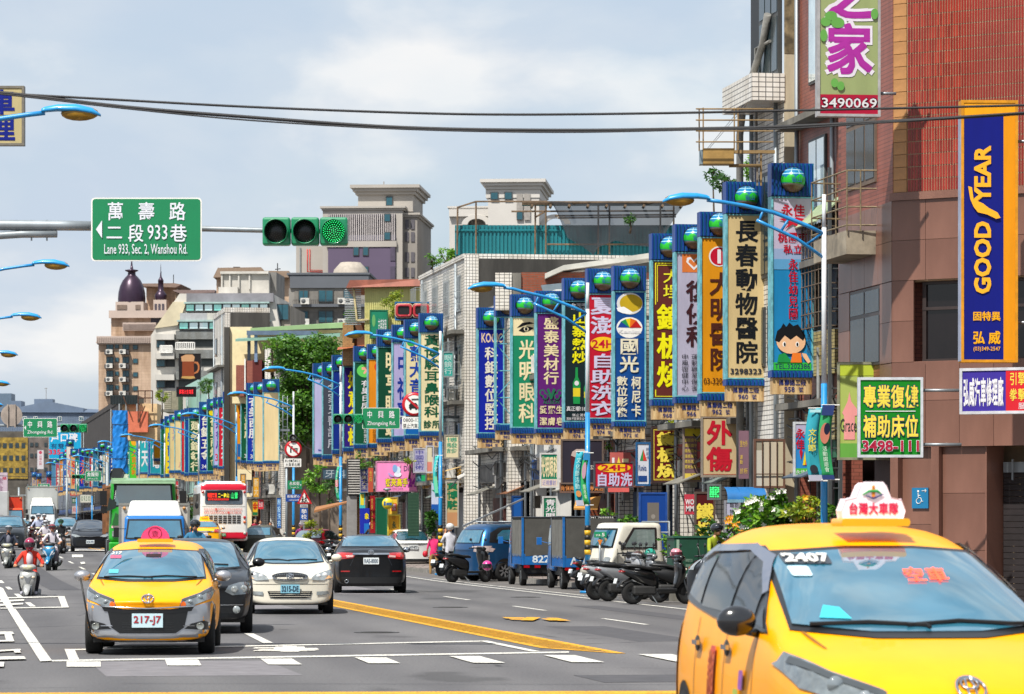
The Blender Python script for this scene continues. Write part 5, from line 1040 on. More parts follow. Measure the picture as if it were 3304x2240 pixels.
 # --- corner building: red tiles above pink granite
def corner_building():
 C0=Vector((7.42,71.3,0));root=thing('corner_building','tall corner building with dark red tiles above pink granite at the right edge','building',C0,R(-35.2));W_=9.0
 m=MB();m.bb(0,W_,.05,8,6.42,17);m.bb(0,.14,.05,8,3.1,6.42);m.bb(.75,8.9,1.2,8,.14,6.42);m.build('wall',mat('#b39a7c',.8,0,.15,2),parent=root)
 # red tiles, the 300 largest as pieces, the others joined
 tw,th=.0585,.245;t0=MB();t0.box((0,0,0),(tw-.014,.010,th-.018));TM=nodes_mat('red_tile',lambda t,b:(t.links.new(_mul(t,_ramp(t,t.nodes.new('ShaderNodeObjectInfo').outputs['Random'],[(0,'#7c1c14'),(1,'#a03022')]),_ramp(t,_noise(t,.7,6,.65,sc3=(1,1,.3)),[(.34,(.62,.6,.58)),(.6,(1,1,1))])),b.inputs['Base Color']),setattr(b.inputs['Roughness'],'default_value',.3)))
 rest=MB();first=None;nmade=0
 for r_ in range(36):
  for c_ in range(150):
   x,z=.34+c_*tw,8.16+r_*th+th/2
   if x>W_-.05:break
   if c_<20 and r_<15:
    if first is None:first=t0.build('tile',TM,parent=root,loc=(x,.042,z))
    else:inst(first,'tile',root,(x,.042,z))
   elif c_<78 and r_<18:rest.box((x,.042,z),(tw-.014,.010,th-.018))
 o=rest.build('tile_field',TM,parent=root);o['kind']='stuff'
 far=MB();far.bb(.34+78*tw-.02,W_,.036,.05,8.16,17);far.bb(.31,.34+78*tw-.02,.036,.05,8.16+18*th,17);far.build('upper_tiles',TR,parent=root)
 st=MB();st.box((0,0,0),(.29,.03,th-.012));k_=st.build('corner_tile',mat('#b07f4e',.5,0,.15,3),parent=root,loc=(.155,.03,8.16+th/2))
 for i in range(1,20):inst(k_,'corner_tile',root,(.155,.03,8.16+th*(i+.5)))
 # granite panels
 pm={}
 def panel(x0,x1,z0,z1,y=0.0,d=.05):
  k2=(round(x1-x0,3),round(z1-z0,3),d)
  if k2 not in pm:q=MB();q.box((0,0,0),(x1-x0-.008,d,z1-z0-.008));pm[k2]=q.build('granite_panel',GRAN,parent=root,loc=((x0+x1)/2,y,(z0+z1)/2))
  else:inst(pm[k2],'granite_panel',root,((x0+x1)/2,y,(z0+z1)/2))
 for i in range(12):
  x0=0 if i==0 else .74+(i-1)*.74
  for z0,z1 in((6.44,7.22),(7.22,8.0)):panel(x0,x0+.74,z0,z1)
 q=MB();q.bb(-.03,W_,-.07,.03,8.0,8.15);q.build('granite_band',GRAN,parent=root)
 for x0,x1 in((0,.48),(4.4,4.9)):
  for z0,z1 in((4.85,5.65),(5.65,6.44)):panel(x0,x1,z0,z1)
 for x0 in(0,.74,1.48,2.22,2.96,3.7,4.44,5.2):
  for z0,z1 in((4.1,4.85),(3.2,4.1)):panel(x0,x0+.74,z0,z1)
 for z0,z1 in((2.3,3.2),(1.2,2.3),(.15,1.2)):panel(1.06,2.0,z0,z1,.1)
 # upper window behind the first pillar: dark aluminium frame, panes, fanlights
 f=MB()
 for x in(.55,1.62,1.74,2.8,3.5,4.32):f.bb(x,x+.08,.2,.3,4.85,6.42)
 for z in(4.85,5.86,6.36):f.bb(.55,4.4,.19,.31,z,z+.06)
 wf=f.build('window_frame',mat('#3c3230',.45,.2,.1),parent=root)
 for x0,x1 in((.63,1.62),(1.82,2.8),(2.88,3.5),(3.58,4.32)):
  for z0,z1 in((4.91,5.86),(5.92,6.36)):g_=MB();g_.bb(x0,x1,.24,.26,z0,z1);g_.build('pane',mat('#171112',.15,0,.2,2,.5),parent=wf)
 f=MB();f.bb(.48,4.4,-.02,.9,4.80,4.86);f.build('sill',GRAN,parent=root)
 # ground floor: pilasters, dark recess, shutter
 for x in(-.02,.88):f=MB();f.bb(x,x+.17,-.06,.7,.14,3.2);f.build('pilaster',GRAN,parent=root)
 for z0,z1 in((.15,1.7),(1.7,3.2)):panel(.15,.88,z0,z1,.15);
 f=MB();f.bb(3.2,3.45,.2,.6,.14,3.2);f.bb(2.0,2.03,.05,.75,.14,3.2);f.build('doorpost',GRAN,parent=root)
 f=MB();f.corr(.2,1.0,0,2.2,0,.03,1);sh=MB()
 for i in range(22):sh.bb(2.05,6.6,.70,.74-.015*(i%2),.2+i*.12,.2+i*.12+.11)
 sh.build('roller_shutter',mat('#2c2627',.6,.2,.2),parent=root)
 m=MB();m.bb(2.1,6.6,.60,.66,2.7,2.9);m.tube([(2.35,.5,2.95),(2.35,.5,2.55)],.02,5);m.build('service_pipe',GALV,parent=root)
 # disabled-access board
 b=MB();b.bb(1.0,1.36,.36,.385,1.95,2.35);bo=b.build('access_sign',mat('#0f6f9d',.5,0,.05),parent=root);t=MB()
 t.ball((1.14,.356,2.28),(.022,.004,.022),10);t.tube([(1.14,.354,2.25),(1.145,.354,2.16),(1.20,.354,2.15),(1.225,.354,2.08),(1.25,.354,2.09)],.008,5);t.tube([(1.145,.354,2.20),(1.19,.354,2.20)],.007,5);t.tube([(1.15+.05*math.cos(R(a)),.354,2.09+.05*math.sin(R(a)))for a in range(100,370,20)],.007,5)
 t.tube([(1.22,.354,2.29),(1.32,.354,2.29)],.006,5);t.tube([(1.29,.354,2.32),(1.32,.354,2.29),(1.29,.354,2.26)],.006,5);t.build('wheelchair_symbol',WHITE,parent=bo);bo.location=(-.62,-.275,.06)
 # street face, running away to the left
 sf=thing('t',None,None);bpy.data.objects.remove(sf)
 D2=Matrix.Rotation(ANG+R(35.2),4,'Z')
 def sw(x,y,z):v=D2@Vector((x,y,z));return v
 m=MB();m.add([sw(a,b_,c_)for c_ in(3.1,17)for a,b_ in((.03,.1),(5,.1),(5,4.4),(.03,4.4))],[(3,2,1,0),(4,5,6,7),(0,1,5,4),(1,2,6,5),(2,3,7,6),(3,0,4,7)]);m.build('wall',TP,parent=root)
 m=MB();m.add([sw(a,b_,c_)for c_ in(0,3.1)for a,b_ in((.8,.3),(5,.3),(5,4.4),(.8,4.4))],[(3,2,1,0),(4,5,6,7),(0,1,5,4),(1,2,6,5),(2,3,7,6),(3,0,4,7)]);m.build('ground_floor',mat('#4a3836',.8),parent=root)
 def spiece(nm,x0,x1,y0,y1,z0,z1,mt,par=None):
  m=MB();m.add([sw(a,b_,c_)for c_ in(z0,z1)for a,b_ in((x0,y0),(x1,y0),(x1,y1),(x0,y1))],[(3,2,1,0),(4,5,6,7),(0,1,5,4),(1,2,6,5),(2,3,7,6),(3,0,4,7)]);return m.build(nm,mt,parent=par or root)
 for y0 in(0,1.05,2.1,3.15):
  for z0,z1 in((6.44,7.22),(7.22,8.0)):spiece('granite_panel',-.02,.02,y0+.004,y0+1.04,z0+.004,z1-.004,GRAN)
 for y0 in(0,3.3):
  for z0,z1 in((4.85,5.65),(5.65,6.43),(4.1,4.84),(3.2,4.09)):spiece('granite_panel',-.02,.02,y0+.004,y0+.9,z0+.004,z1-.004,GRAN)
 w_=spiece('window',-.01,.03,.92,3.28,4.86,6.42,mat('#3c3230',.45,.2,.1))
 for y0,y1 in((.98,2.05),(2.15,3.22)):
  for z0,z1 in((4.92,5.84),(5.92,6.36)):spiece('pane',-.02,-.012,y0,y1,z0,z1,mat('#1d2224',.2,0,.3,1.5,.4),w_)
 w_=spiece('window',-.01,.03,1.3,3.6,8.5,10.6,mat('#6b5a4c',.6));
 for y0 in(1.38,2.15,2.9):spiece('pane',-.022,-.012,y0,y0+.66,8.6,9.7,mat('#242d30',.2,0,.2,2,.4),w_);spiece('pane',-.022,-.012,y0,y0+.66,9.8,10.5,mat('#22292b',.2,0,.2,2,.5),w_)
 w_=spiece('window',-.01,.03,1.3,3.6,11.4,14.6,mat('#8a7250',.6));spiece('pane',-.022,-.012,1.4,3.5,11.5,14.5,glass_mat('#3a3a34',.2),w_)
 # balcony box with its bent rail
 spiece('balcony_box',-.62,-.02,1.2,3.9,7.05,7.52,mat('#9a8f7c',.7,0,.3,2),None)
 m=MB()
 for z in(7.62,7.98,8.34,8.70):m.tube([sw(-.03,1.1,z),sw(-.62,1.15,z),sw(-.66,3.9,z+.0),sw(-.03,4.0,z)],.018,5)
 for x,y in((-.62,1.15),(-.35,1.12),(-.63,2.0),(-.65,2.9),(-.66,3.9)):m.tube([sw(x,y,7.5),sw(x,y,8.72)],.016,5)
 m.build('balcony_rail',mat('#8a7a5e',.6,.2,.3,8),parent=root)
 return root
 # --- the row behind the signboards, nearest first
def wall_windows(root,L,ztop,depth):pass
def net_tank(root,L,zt,depth):pass
# ---- signs
def globe_fn(t,b):
 v=t.nodes.new('ShaderNodeTexCoord').outputs['Object'];sp=t.nodes.new('ShaderNodeSeparateXYZ');t.links.new(v,sp.inputs[0])
 def m_(op,a,b_=None,v2=None):
  n=t.nodes.new('ShaderNodeMath');n.operation=op
  if isinstance(a,(int,float)):n.inputs[0].default_value=a
  else:t.links.new(a,n.inputs[0])
  if b_ is not None:
   if isinstance(b_,(int,float)):n.inputs[1].default_value=b_
   else:t.links.new(b_,n.inputs[1])
  return n.outputs[0]
 x,z=m_('DIVIDE',sp.outputs[0],.27),m_('DIVIDE',sp.outputs[2],.27)
 hills=m_('MULTIPLY',m_('ABSOLUTE',m_('SINE',m_('MULTIPLY',x,4.2))),.26);top=m_('SUBTRACT',m_('ADD',hills,.12),z)
 green=m_('MULTIPLY',m_('GREATER_THAN',top,0),m_('GREATER_THAN',m_('ADD',z,m_('MULTIPLY',x,.12)),-.36))
 low=m_('LESS_THAN',m_('ADD',z,m_('MULTIPLY',m_('SINE',m_('MULTIPLY',x,3)),.08)),-.52)
 r2=m_('SQRT',m_('MAXIMUM',m_('SUBTRACT',1,m_('MULTIPLY',z,z)),.02));lon=m_('DIVIDE',x,r2)
 gl=m_('ADD',m_('LESS_THAN',m_('ABSOLUTE',m_('SUBTRACT',m_('ABSOLUTE',lon),.38)),.03),m_('ADD',m_('LESS_THAN',m_('ABSOLUTE',m_('SUBTRACT',z,.45)),.03),m_('LESS_THAN',m_('ABSOLUTE',m_('SUBTRACT',z,.74)),.025)))
 base=_ramp(t,m_('ADD',m_('MULTIPLY',z,.5),.5),[(0,'#5a4a3a'),(.3,'#7d7668'),(.36,'#155a80'),(.8,'#1a74a4'),(1,'#155a88')])
 def mixc(f,a,c):
  mx_=t.nodes.new('ShaderNodeMix');mx_.data_type='RGBA';t.links.new(f,mx_.inputs[0]);t.links.new(a,mx_.inputs[6]);mx_.inputs[7].default_value=(*lin(c),1);return mx_.outputs[2]
 c=mixc(m_('MINIMUM',m_('MULTIPLY',gl,m_('GREATER_THAN',z,0)),1),base,'#a8d2dc');c=mixc(green,c,'#22b02c');c=mixc(low,c,'#6d5238')
 c=_mul(t,c,_ramp(t,_noise(t,5,5,.7,v),[(.32,(.6,.58,.52)),(.5,(1,1,1))]));t.links.new(c,b.inputs['Base Color']);b.inputs['Roughness'].default_value=.28
GLOBE=nodes_mat('globe',globe_fn)
_gm={}
def texts(mbs,specs,W_,H_,y,x0=0.0,ztop=0.0):
 """specs: (mode, text, x0, x1, t0, t1, colour, bold); boxes as (-'b')"""
 run=0.0
 for i,sp in enumerate(specs):
  md,tx,a,b,c,d,col,bo=sp;run+=.0012;mb=mbs.setdefault(col,MB());X0,X1,Z1,Z0=x0+a*W_,x0+b*W_,ztop-c*H_,ztop-d*H_;yy=y-run-(.002 if md!='b' else 0);run+=.0034 if bo>.012 else 0;bo=min(bo,.022)if(len(specs)<2 or bo<.045)else bo
  if md=='v':mb.vtext(tx,X0,X1,Z0,Z1,yy,bo)
  elif md=='h':mb.htext(tx,X0,X1,Z0,Z1,yy,bo)
  elif md=='l':mb.line(tx,X0,X1,Z0,Z1,yy,bo)
  elif md=='b':mb.bb(X0,X1,yy,yy+.003,Z0,Z1)
  elif md=='o':mb.prism([((X0+X1)/2+(X1-X0)/2*math.cos(R(q)),(Z0+Z1)/2+(Z1-Z0)/2*math.sin(R(q)))for q in range(0,360,15)],yy,yy+.003)
  elif md=='p':mb.prism([(x0+q[0]*W_,ztop-q[1]*H_)for q in tx],yy,yy+.003)
def letter_parts(mbs,parent,emit=0.0,dirt=.06):
 for col,mb in mbs.items():
  if mb.f:mb.build('lettering',mat(col,.5,0,dirt,4,.2,streak=True,emit=emit),parent=parent)
def city_sign(px,ys,w,label,col,specs,num='',globe=True,v=18.5,detail=2,frame_only=False,group='city signboards with globes above the shops',side=True,road='萬壽路二段',numspec=None,stripe=None):
 """px: left picture edge of the panel; ys: header top, panel top, panel bottom, strip bottom, plate bottom (picture rows)"""
 u,s=uvs(px,v-w/2);z=[zz(y,s)for y in ys];root=thing('signboard',label,'sign',S(u,v,0),ANG,group)
 hw=w/2;d=.30;hx=hw+.045
 m=MB();m.bb(-hw,hw,0,d,z[2],z[1])
 if not frame_only:m.build('panel',mat(col,.5,0,.10,2.2,.22,streak=True),parent=root)
 fr=MB()
 for x in(-hw-.02,hw+.02):fr.bb(x-.02,x+.02,-.03,d+.01,z[2],z[1])
 for z_ in(z[1]-.02,z[2]+.02):fr.bb(-hw,hw,-.02,.0,z_-.015,z_+.015)
 if frame_only:
  n=int((z[1]-z[2])/.8)
  for i in range(n+1):
   a=z[2]+(z[1]-z[2])*i/n;fr.tube([(-hw,d/2,a),(hw,d/2,a)],.018,5)
   if i<n:b_=z[2]+(z[1]-z[2])*(i+1)/n;fr.tube([(-hw if i%2 else hw,d/2,a),(hw if i%2 else-hw,d/2,b_)],.015,5)
 fr.build('frame',CYAN,parent=root)
 m=MB();n=11 if detail>1 else 7
 m.corr(-hx,hx,z[1]+.02,z[0],-.03,.035,n,0,mi2=1);m.bb(-hx,hx,-.028,d+.02,z[1]+.01,z[0]+.005,0);hd=m.build('header',[BLUEC,BLUET],parent=root)
 if globe:
  k='g%d'%detail
  if k not in _gm:
   m=MB();m.ball((0,0,0),.27,24 if detail>1 else 14);_gm[k]=m.build('globe',GLOBE,parent=hd,loc=(0,-.08,(z[0]+z[1])/2))
  else:inst(_gm[k],'globe',hd,(0,-.08,(z[0]+z[1])/2+.0))
  if detail>1:
   m=MB();zc=(z[0]+z[1])/2;m.htext('龜山',-.10,.13,zc-.08,zc+.05,-.365,.006);m.build('globe_lettering',mat('#2b5a9a',.4),parent=hd)
   m=MB();m.lathe([(.275,0),(.295,.03),(.275,.05)],24,(0,-.08,zc),'y');m.build('globe_rim',BLACK,parent=hd)
 m=MB();m.corr(-hx,hx,z[3],z[2]-.01,-.04,.035,n,0,mi2=1);m.bb(-hx,hx,-.038,d,z[3],z[2]-.01,0);m.build('lower_strip',[BLUEC,BLUET],parent=root)
 m=MB();m.bb(-hw-.01,hw+.01,-.01,d-.06,z[4],z[3]-.005);pl=m.build('address_plate',PLATE,parent=root)
 H_=z[3]-z[4];mb=MB()
 if road:mb.htext(road,-hw*.72,hw*.72,z[4]+H_*.52,z[4]+H_*.88,-.018,.015 if detail>1 else .0)
 if num:mb.line(num,-hw*.42,hw*.12,z[4]+H_*.13,z[4]+H_*.44,-.018,.012);mb.htext('號',hw*.32,hw*.58,z[4]+H_*.12,z[4]+H_*.44,-.018,.01)
 if mb.f:mb.build('address_lettering',mat('#1d2a6c',.5,0,.1),parent=pl)
 mbs={};specs=[(a[0],a[1],*a[2:7],min(a[7],.016))for a in specs]
 if specs:texts(mbs,specs,w,z[1]-z[2],-.004,-hw,z[1]);letter_parts(mbs,root)
 br=MB()
 for t_ in(.12,.45,.8):zz_=z[2]+(z[1]-z[2])*t_;br.bb(hw+.04,hw+.62,d/2-.03,d/2+.03,zz_-.06,zz_+.06)
 br.build('wall_bracket',STEEL,parent=root)
 if detail>1:
  bk=MB()
  for x in(hw+.25,hw+.5):bk.tube([(x,d/2,z[2]+.2),(x,d/2,z[1]-.2)],.022,6)
  for i in range(9):q=z[2]+.3+(z[1]-z[2]-.6)*i/8;bk.tube([(hw+.25,d/2,q),(hw+.5,d/2,q)],.014,5)
  bk.build('ladder_frame',STEEL,parent=root)
 return root
BS=[1.0]
def board(label,px0,px1,py0,py1,s,col,specs,depth=.18,frame='#8c8f90',name='signboard',rz=0.0,emit=0.0,cat='sign',group=None,bracket=None,fw=.025,post=None):
 if 0<px0<2600:s=sv((px0+px1)/2,18.4 if px0>1150 and py0>1380 else 18.95)
 s=s*1.0;BS[0]=s
 w,h=(px1-px0)/s,(py1-py0)/s;z1=zz(py0,s);p=at((px0+px1)/2,s);root=thing(name,label,cat,p,R(rz),group)
 m=MB();m.bb(-w/2,w/2,0,depth,z1-h,z1);m.build('panel',mat(col,.5,0,.08,2.5,.2,streak=True,emit=emit),parent=root)
 if frame:
  m=MB()
  for x in(-w/2,w/2):m.bb(x-fw,x+fw,-.02,depth+.01,z1-h-fw,z1+fw)
  for z_ in(z1,z1-h):m.bb(-w/2+fw,w/2-fw,-.018,depth+.008,z_-fw,z_+fw)
  m.build('frame',mat(frame,.5,.2,.15,5),parent=root)
 mbs={};texts(mbs,specs,w,h,-.004,-w/2,z1);letter_parts(mbs,root,emit)
 if bracket:
  m=MB()
  for t_ in(.15,.85):m=MB();m.tube([(w/2,depth/2,z1-h*t_),(w/2+bracket,depth/2,z1-h*t_)],.03,6);m.build('bracket',STEEL,parent=root)
 if post:
  m=MB();m.tube([(0,depth/2,z1-h),(0,depth/2,post)],.05,8);m.build('post',STEEL,parent=root)
 return root
W1,Y1,N1,K1,RE,CR='#d8d6d8','#e6d21a','#1a2f8c','#17181c','#b01a2a','#ddcfa4'
def near_signs():
 u2='A'
 city_sign(2494,(527,634,1195,1218,1272),.85,'kindergarten signboard number 958, pale top fading to blue above a cartoon boy','#1d7fb4',[('b','',0,1,0,.30,'#b7aec4',0),('b','',0,1,.30,.36,'#8fa3c4',0),('b','',0,1,.36,.42,'#5a97c0',0),('h','永佳',.20,.84,.045,.115,'#b3122c',.03),('h','桃園市',.12,.9,.205,.265,'#b3122c',.03),('h','私立',.26,.78,.275,.33,'#b3122c',.03),('v','永佳幼兒園',.40,.64,.355,.71,'#b3122c',.03),('v','桃園市政府教育局105年度補助',.87,.96,.54,.90,'#3c4148',.0),('p',[(.14,.13),(.45,.118),(.52,.135),(.6,.118),(.88,.13),(.6,.15),(.72,.185),(.5,.16),(.3,.188),(.42,.15)],0,0,0,0,'#b3122c',0),('b','',.01,.99,.955,1.0,'#2fae3c',0),('l','TEL:3202386',.04,.96,.962,.992,'#24305c',.008),('o','',.08,.84,.76,.905,'#e2b48c',0),('p',[(.04,.83),(.10,.775),(.2,.755),(.26,.73),(.34,.75),(.42,.725),(.52,.745),(.64,.735),(.74,.765),(.84,.80),(.78,.83),(.6,.80),(.45,.825),(.3,.80),(.15,.84)],0,0,0,0,'#14161a',0),('o','',.24,.33,.835,.865,'#f0eeea',0),('o','',.58,.67,.835,.865,'#f0eeea',0),('o','',.27,.32,.84,.862,'#1a1410',0),('o','',.60,.65,.84,.862,'#1a1410',0),('p',[(.10,.955),(.14,.91),(.3,.90),(.5,.955)],0,0,0,0,'#1e8a44',0),('p',[(.45,.955),(.5,.90),(.72,.90),(.74,.955)],0,0,0,0,'#e2762a',0),('p',[(.74,.90),(.86,.905),(.97,.95),(.9,.96),(.78,.925)],0,0,0,0,'#e2b48c',0)],'958')
 city_sign(2347,(587,690,1224,1244,1295),.86,'animal hospital signboard number 960, cream with tall black brush characters','#c9b281',[('v','長春動物醫院',.22,.82,.03,.91,'#15181c',.03),('l','3298323',.08,.92,.935,.97,'#2c2f3a',.014)],'960')
 city_sign(2264,(684,764,1270,1292,1344),.86,'amber clinic signboard number 962 with a red flower cross, behind the cream one','#d18a12',[('o','',.20,.78,.06,.19,'#d8d6d8',0),('o','',.24,.74,.068,.182,'#b3122c',0),('b','',.32,.66,.11,.14,'#d8d6d8',0),('b','',.44,.54,.08,.17,'#d8d6d8',0),('v','大明醫院',.22,.86,.22,.86,'#4a2218',.025),('l','03-3204567',.05,.95,.90,.94,'#4a2a18',.008)],'962')
 city_sign(2183,(724,813,1281,1301,1350),.86,'lilac white rehabilitation signboard number 966 with a heart and cross on orange','#a9a6bb',[('b','',.16,.92,.015,.14,'#c96f34',0),('p',[(.5,.125),(.28,.07),(.30,.04),(.40,.035),(.5,.055),(.6,.035),(.70,.04),(.72,.07)],0,0,0,0,W1,0),('p',[(.5,.105),(.34,.07),(.36,.052),(.42,.05),(.5,.072),(.58,.05),(.64,.052),(.66,.07)],0,0,0,0,'#c96f34',0),('b','',.68,.86,.095,.107,'#a0202c',0),('b','',.74,.80,.08,.122,'#a0202c',0),('v','復健科',.28,.98,.19,.66,'#3a1a20',.02),('v','中風復健中心',.14,.34,.70,.96,'#23242c',0),('v','運動職業傷害',.42,.62,.70,.96,'#23242c',0),('v','骨關節炎治療',.70,.90,.70,.96,'#23242c',0)],'966')
 city_sign(2107,(754,839,1289,1309,1354),.86,'brown teppanyaki signboard number 968 with yellow characters and border','#5c2722',[('b','',.06,.09,.02,.32,'#d8cf2a',0),('b','',.06,.95,.02,.027,'#d8cf2a',0),('b','',.12,.14,.035,.30,'#d8cf2a',0),('b','',.12,.90,.035,.040,'#d8cf2a',0),('v','大埕',.30,.80,.06,.28,'#d8cf2a',.012),('v','鐵板燒',.12,.98,.31,.92,'#dfd812',.035),('b','',.06,.09,.93,.98,'#d8cf2a',0),('b','',.06,.95,.975,.98,'#d8cf2a',0)],'968',)
 city_sign(1984,(858,939,1360,1376,1416),.80,'blue camera film signboard number 972 with a colour fan emblem','#0b4486',[('o','',.06,.94,.012,.18,'#cfcfcf',0),('o','',.16,.93,.025,.16,'#b89a1e',0),('p',[(.05,.13),(.3,.12),(.45,.14),(.62,.165),(.5,.178),(.25,.17),(.1,.155)],0,0,0,0,'#e6e6e6',0),('o','',.05,.93,.20,.36,'#e2e0da',0),('b','',0,1,.285,.365,'#0b4486',0),('p',[(.5,.282),(.09,.28),(.2,.235)],0,0,0,0,'#1a3f8e',0),('p',[(.5,.282),(.2,.235),(.36,.215)],0,0,0,0,'#1f8a4a',0),('p',[(.5,.282),(.36,.215),(.52,.208)],0,0,0,0,'#d8c21a',0),('p',[(.5,.282),(.52,.208),(.72,.225)],0,0,0,0,'#d8661a',0),('p',[(.5,.282),(.72,.225),(.9,.28)],0,0,0,0,'#b01a1a',0),('l','Konica',.11,.88,.298,.325,W1,.02),('v','國光',.16,.80,.355,.63,'#d9d2b8',.03),('v','數位影像',.06,.42,.65,.97,'#d9d2b8',.02),('v','柯尼卡',.55,.88,.65,.97,'#d9d2b8',.02)],'972')
 city_sign(1899,(867,947,1352,1366,1407),.80,'crimson self-service laundry signboard number 974 with a yellow 24H oval','#b5122c',[('v','夏澎',.08,.97,.02,.33,'#c3bdd6',.03),('o','',.06,.96,.345,.46,'#e3b81c',0),('l','24H',.12,.9,.37,.435,'#b5122c',.03),('v','自助洗衣',.08,.97,.475,.98,'#c3bdd6',.03)],'974')
 city_sign(1823,(898,970,1362,1381,1417),.80,'black beer restaurant signboard number 976 with green bottles, behind the lamp arm','#122428',[('h','台灣啤酒',.22,.95,.02,.05,W1,.0),('l','TAIWAN BEER',.2,.9,.055,.075,W1,.0),('v','山寨熱炒',.26,.82,.09,.52,'#dfd812',.035),('p',[(.30,.85),(.28,.68),(.37,.63),(.38,.55),(.46,.55),(.47,.63),(.56,.68),(.54,.85)],0,0,0,0,'#1c8c46',0),('p',[(.70,.85),(.68,.72),(.76,.67),(.77,.60),(.84,.60),(.85,.67),(.93,.72),(.92,.85)],0,0,0,0,'#1c8c46',0),('b','',.29,.55,.72,.79,'#d8c22a',0),('b','',.69,.92,.75,.80,'#d8c22a',0),('o','',.34,.50,.66,.70,W1,0),('l','真正哪!18天',.05,.92,.87,.91,W1,.01),('h','禁止酒駕',.25,.8,.93,.955,W1,0),('h','酒後不開車安全有保障',.04,.98,.96,.985,W1,0)],'976')
 city_sign(1733,(939,1009,1384,1397,1435),.84,'purple beauty supplies signboard number 978 with a green scroll emblem','#5c1d6e',[('v','盛泰美材行',.24,.78,.03,.62,CR,.03),('l','ALLISON',.22,.80,.755,.785,'#1f6a4a',.014),('h','愛麗生',.08,.96,.80,.87,CR,.015),('h','潔膚皂',.08,.96,.90,.97,CR,.015)]+[('o','',a,b,c,d,'#1f6a4a',0)for a,b,c,d in((.08,.30,.66,.72),(.70,.92,.66,.72),(.18,.40,.69,.75),(.60,.82,.69,.75))]+[('o','',a,b,c,d,'#5c1d6e',0)for a,b,c,d in((.12,.26,.67,.71),(.74,.88,.67,.71),(.22,.36,.70,.74),(.64,.78,.70,.74))]+[('p',[(.34,.66),(.42,.65),(.5,.70),(.58,.65),(.66,.66),(.53,.745),(.47,.745)],0,0,0,0,'#1f6a4a',0)],'978')
 city_sign(1654,(950,1022,1381,1399,1432),.76,'green eye clinic signboard number 980 with a painted eye at the top','#16805c',[('b','',0,1,0,.17,CR,0),('v','光明眼科',.26,.92,.20,.96,CR,.015),('p',[(.18,.10),(.4,.055),(.7,.045),(.92,.06),(.6,.07),(.35,.09)],0,0,0,0,'#121316',0),('p',[(.25,.125),(.4,.095),(.6,.085),(.88,.10),(.7,.125),(.45,.14)],0,0,0,0,'#121316',0),('o','',.46,.66,.092,.13,'#d8cfae',0),('o','',.50,.62,.095,.127,'#121316',0)],'980')
 city_sign(1602,(955,1022,1370,1389,1419),.76,'empty cyan signboard frame number 982 with bare lattice where the panel was','#888888',[],'982',frame_only=True)
 city_sign(1544,(993,1060,1399,1414,1446),.82,'deep blue surveillance shop signboard number 984 with cream characters','#0c1f94',[('l','KOGIC',.12,.98,.045,.135,'#d3b9a0',.02),('v','科鉅數位監控',.26,.78,.17,.97,'#d5cfc0',.02)],'984')
 # second run, 988 to 1002
 A=dict(detail=2)
 city_sign(1357,(1011,1073,1393,1406,1443),.80,'tan ear nose throat clinic signboard number 988 with dark green characters, behind lamp post',CR,[('v','黃博駿耳鼻喉科',.18,.86,.02,.86,'#0d5236',.025),('h','診所',.12,.92,.885,.965,'#0d5236',.015)],'988')
 city_sign(1309,(1032,1092,1404,1416,1452),.80,'tan signboard number 990 with blue characters and a blue foot',CR,[('o','',.06,.45,.01,.08,'#2aa04a',0),('v','蕭大音',.18,.86,.07,.58,'#1a3f9c',.025),('b','',0,1,.78,1,'#0f5fa8',0),('l','3298',.2,.8,.84,.93,W1,.01)],'990')
 city_sign(1269,(1048,1105,1409,1424,1455),.80,'lilac signboard number 992 with slanted blue characters','#aba4cf',[('v','中視聽',.2,.86,.10,.88,'#18328c',.025)],'992')
 city_sign(1220,(1063,1119,1416,1428,1459),.86,'dark green spectacle shop signboard number 994 with cream characters','#07442f',[('v','明亨眼鏡',.34,.96,.04,.98,CR,.03)],'994')
 city_sign(1189,(1111,1158,1433,1445,1471),.80,'orange signboard number 998 with a red spiral','#d9861a',[('o','',.3,.95,.03,.16,'#c4401a',0),('o','',.42,.83,.05,.14,'#d9861a',0),('o','',.52,.73,.07,.12,'#c4401a',0),('v','永醫大',.4,.98,.2,.55,'#2e3a2a',.02),('v','龜山加盟店',.2,.5,.72,.98,'#7a4a14',0)],'998')
 city_sign(1145,(1117,1167,1435,1447,1478),.84,'dark green estate agency signboard number 1000 with a light green disc','#0a4f34',[('o','',.10,.94,.03,.19,'#5fc45a',0),('p',[(.34,.07),(.66,.06),(.70,.10),(.5,.15),(.42,.14),(.52,.10),(.36,.10)],0,0,0,0,'#e5a58c',0),('v','有巢氏房屋',.32,.84,.22,.66,W1,.01),('v','萬壽加盟店',.45,.72,.70,.98,W1,0),('v','3201888',.78,.92,.72,.98,'#d9c832',.005)],'1000')
 city_sign(1110,(1133,1183,1445,1457,1485),.80,'indigo signboard number 1002 with bright yellow characters','#2c1a74',[('v','好意創模',.22,.98,.05,.98,'#e3d81c',.03)],'1002')
 city_sign(1075,(1146,1195,1452,1465,1495),.78,'navy signboard with white characters behind the white lamp post','#0d2a80',[('v','幽夢公',.4,.98,.08,.92,'#d5d5dc',.02)],'1002')
 city_sign(1043,(1169,1216,1469,1481,1504),.80,'slate grey dental clinic signboard number 1002-2','#414754',[('v','全家牙醫診所',.25,.95,.06,.92,'#b9bcc8',.0)],'1002-2')
 city_sign(1013,(1173,1219,1466,1476,1500),.84,'lilac company signboard at the left end of the second run','#b3b2d8',[('l','DALI',.3,.9,.01,.03,'#1a3f9c',.01),('h','大金',.3,.85,.035,.065,'#1a2f8c',.01),('v','正鑫電器有限公司',.5,.95,.09,.90,'#182a9a',.03),('h','龜山店',.2,.9,.93,.96,'#182a9a',0)],'1002')
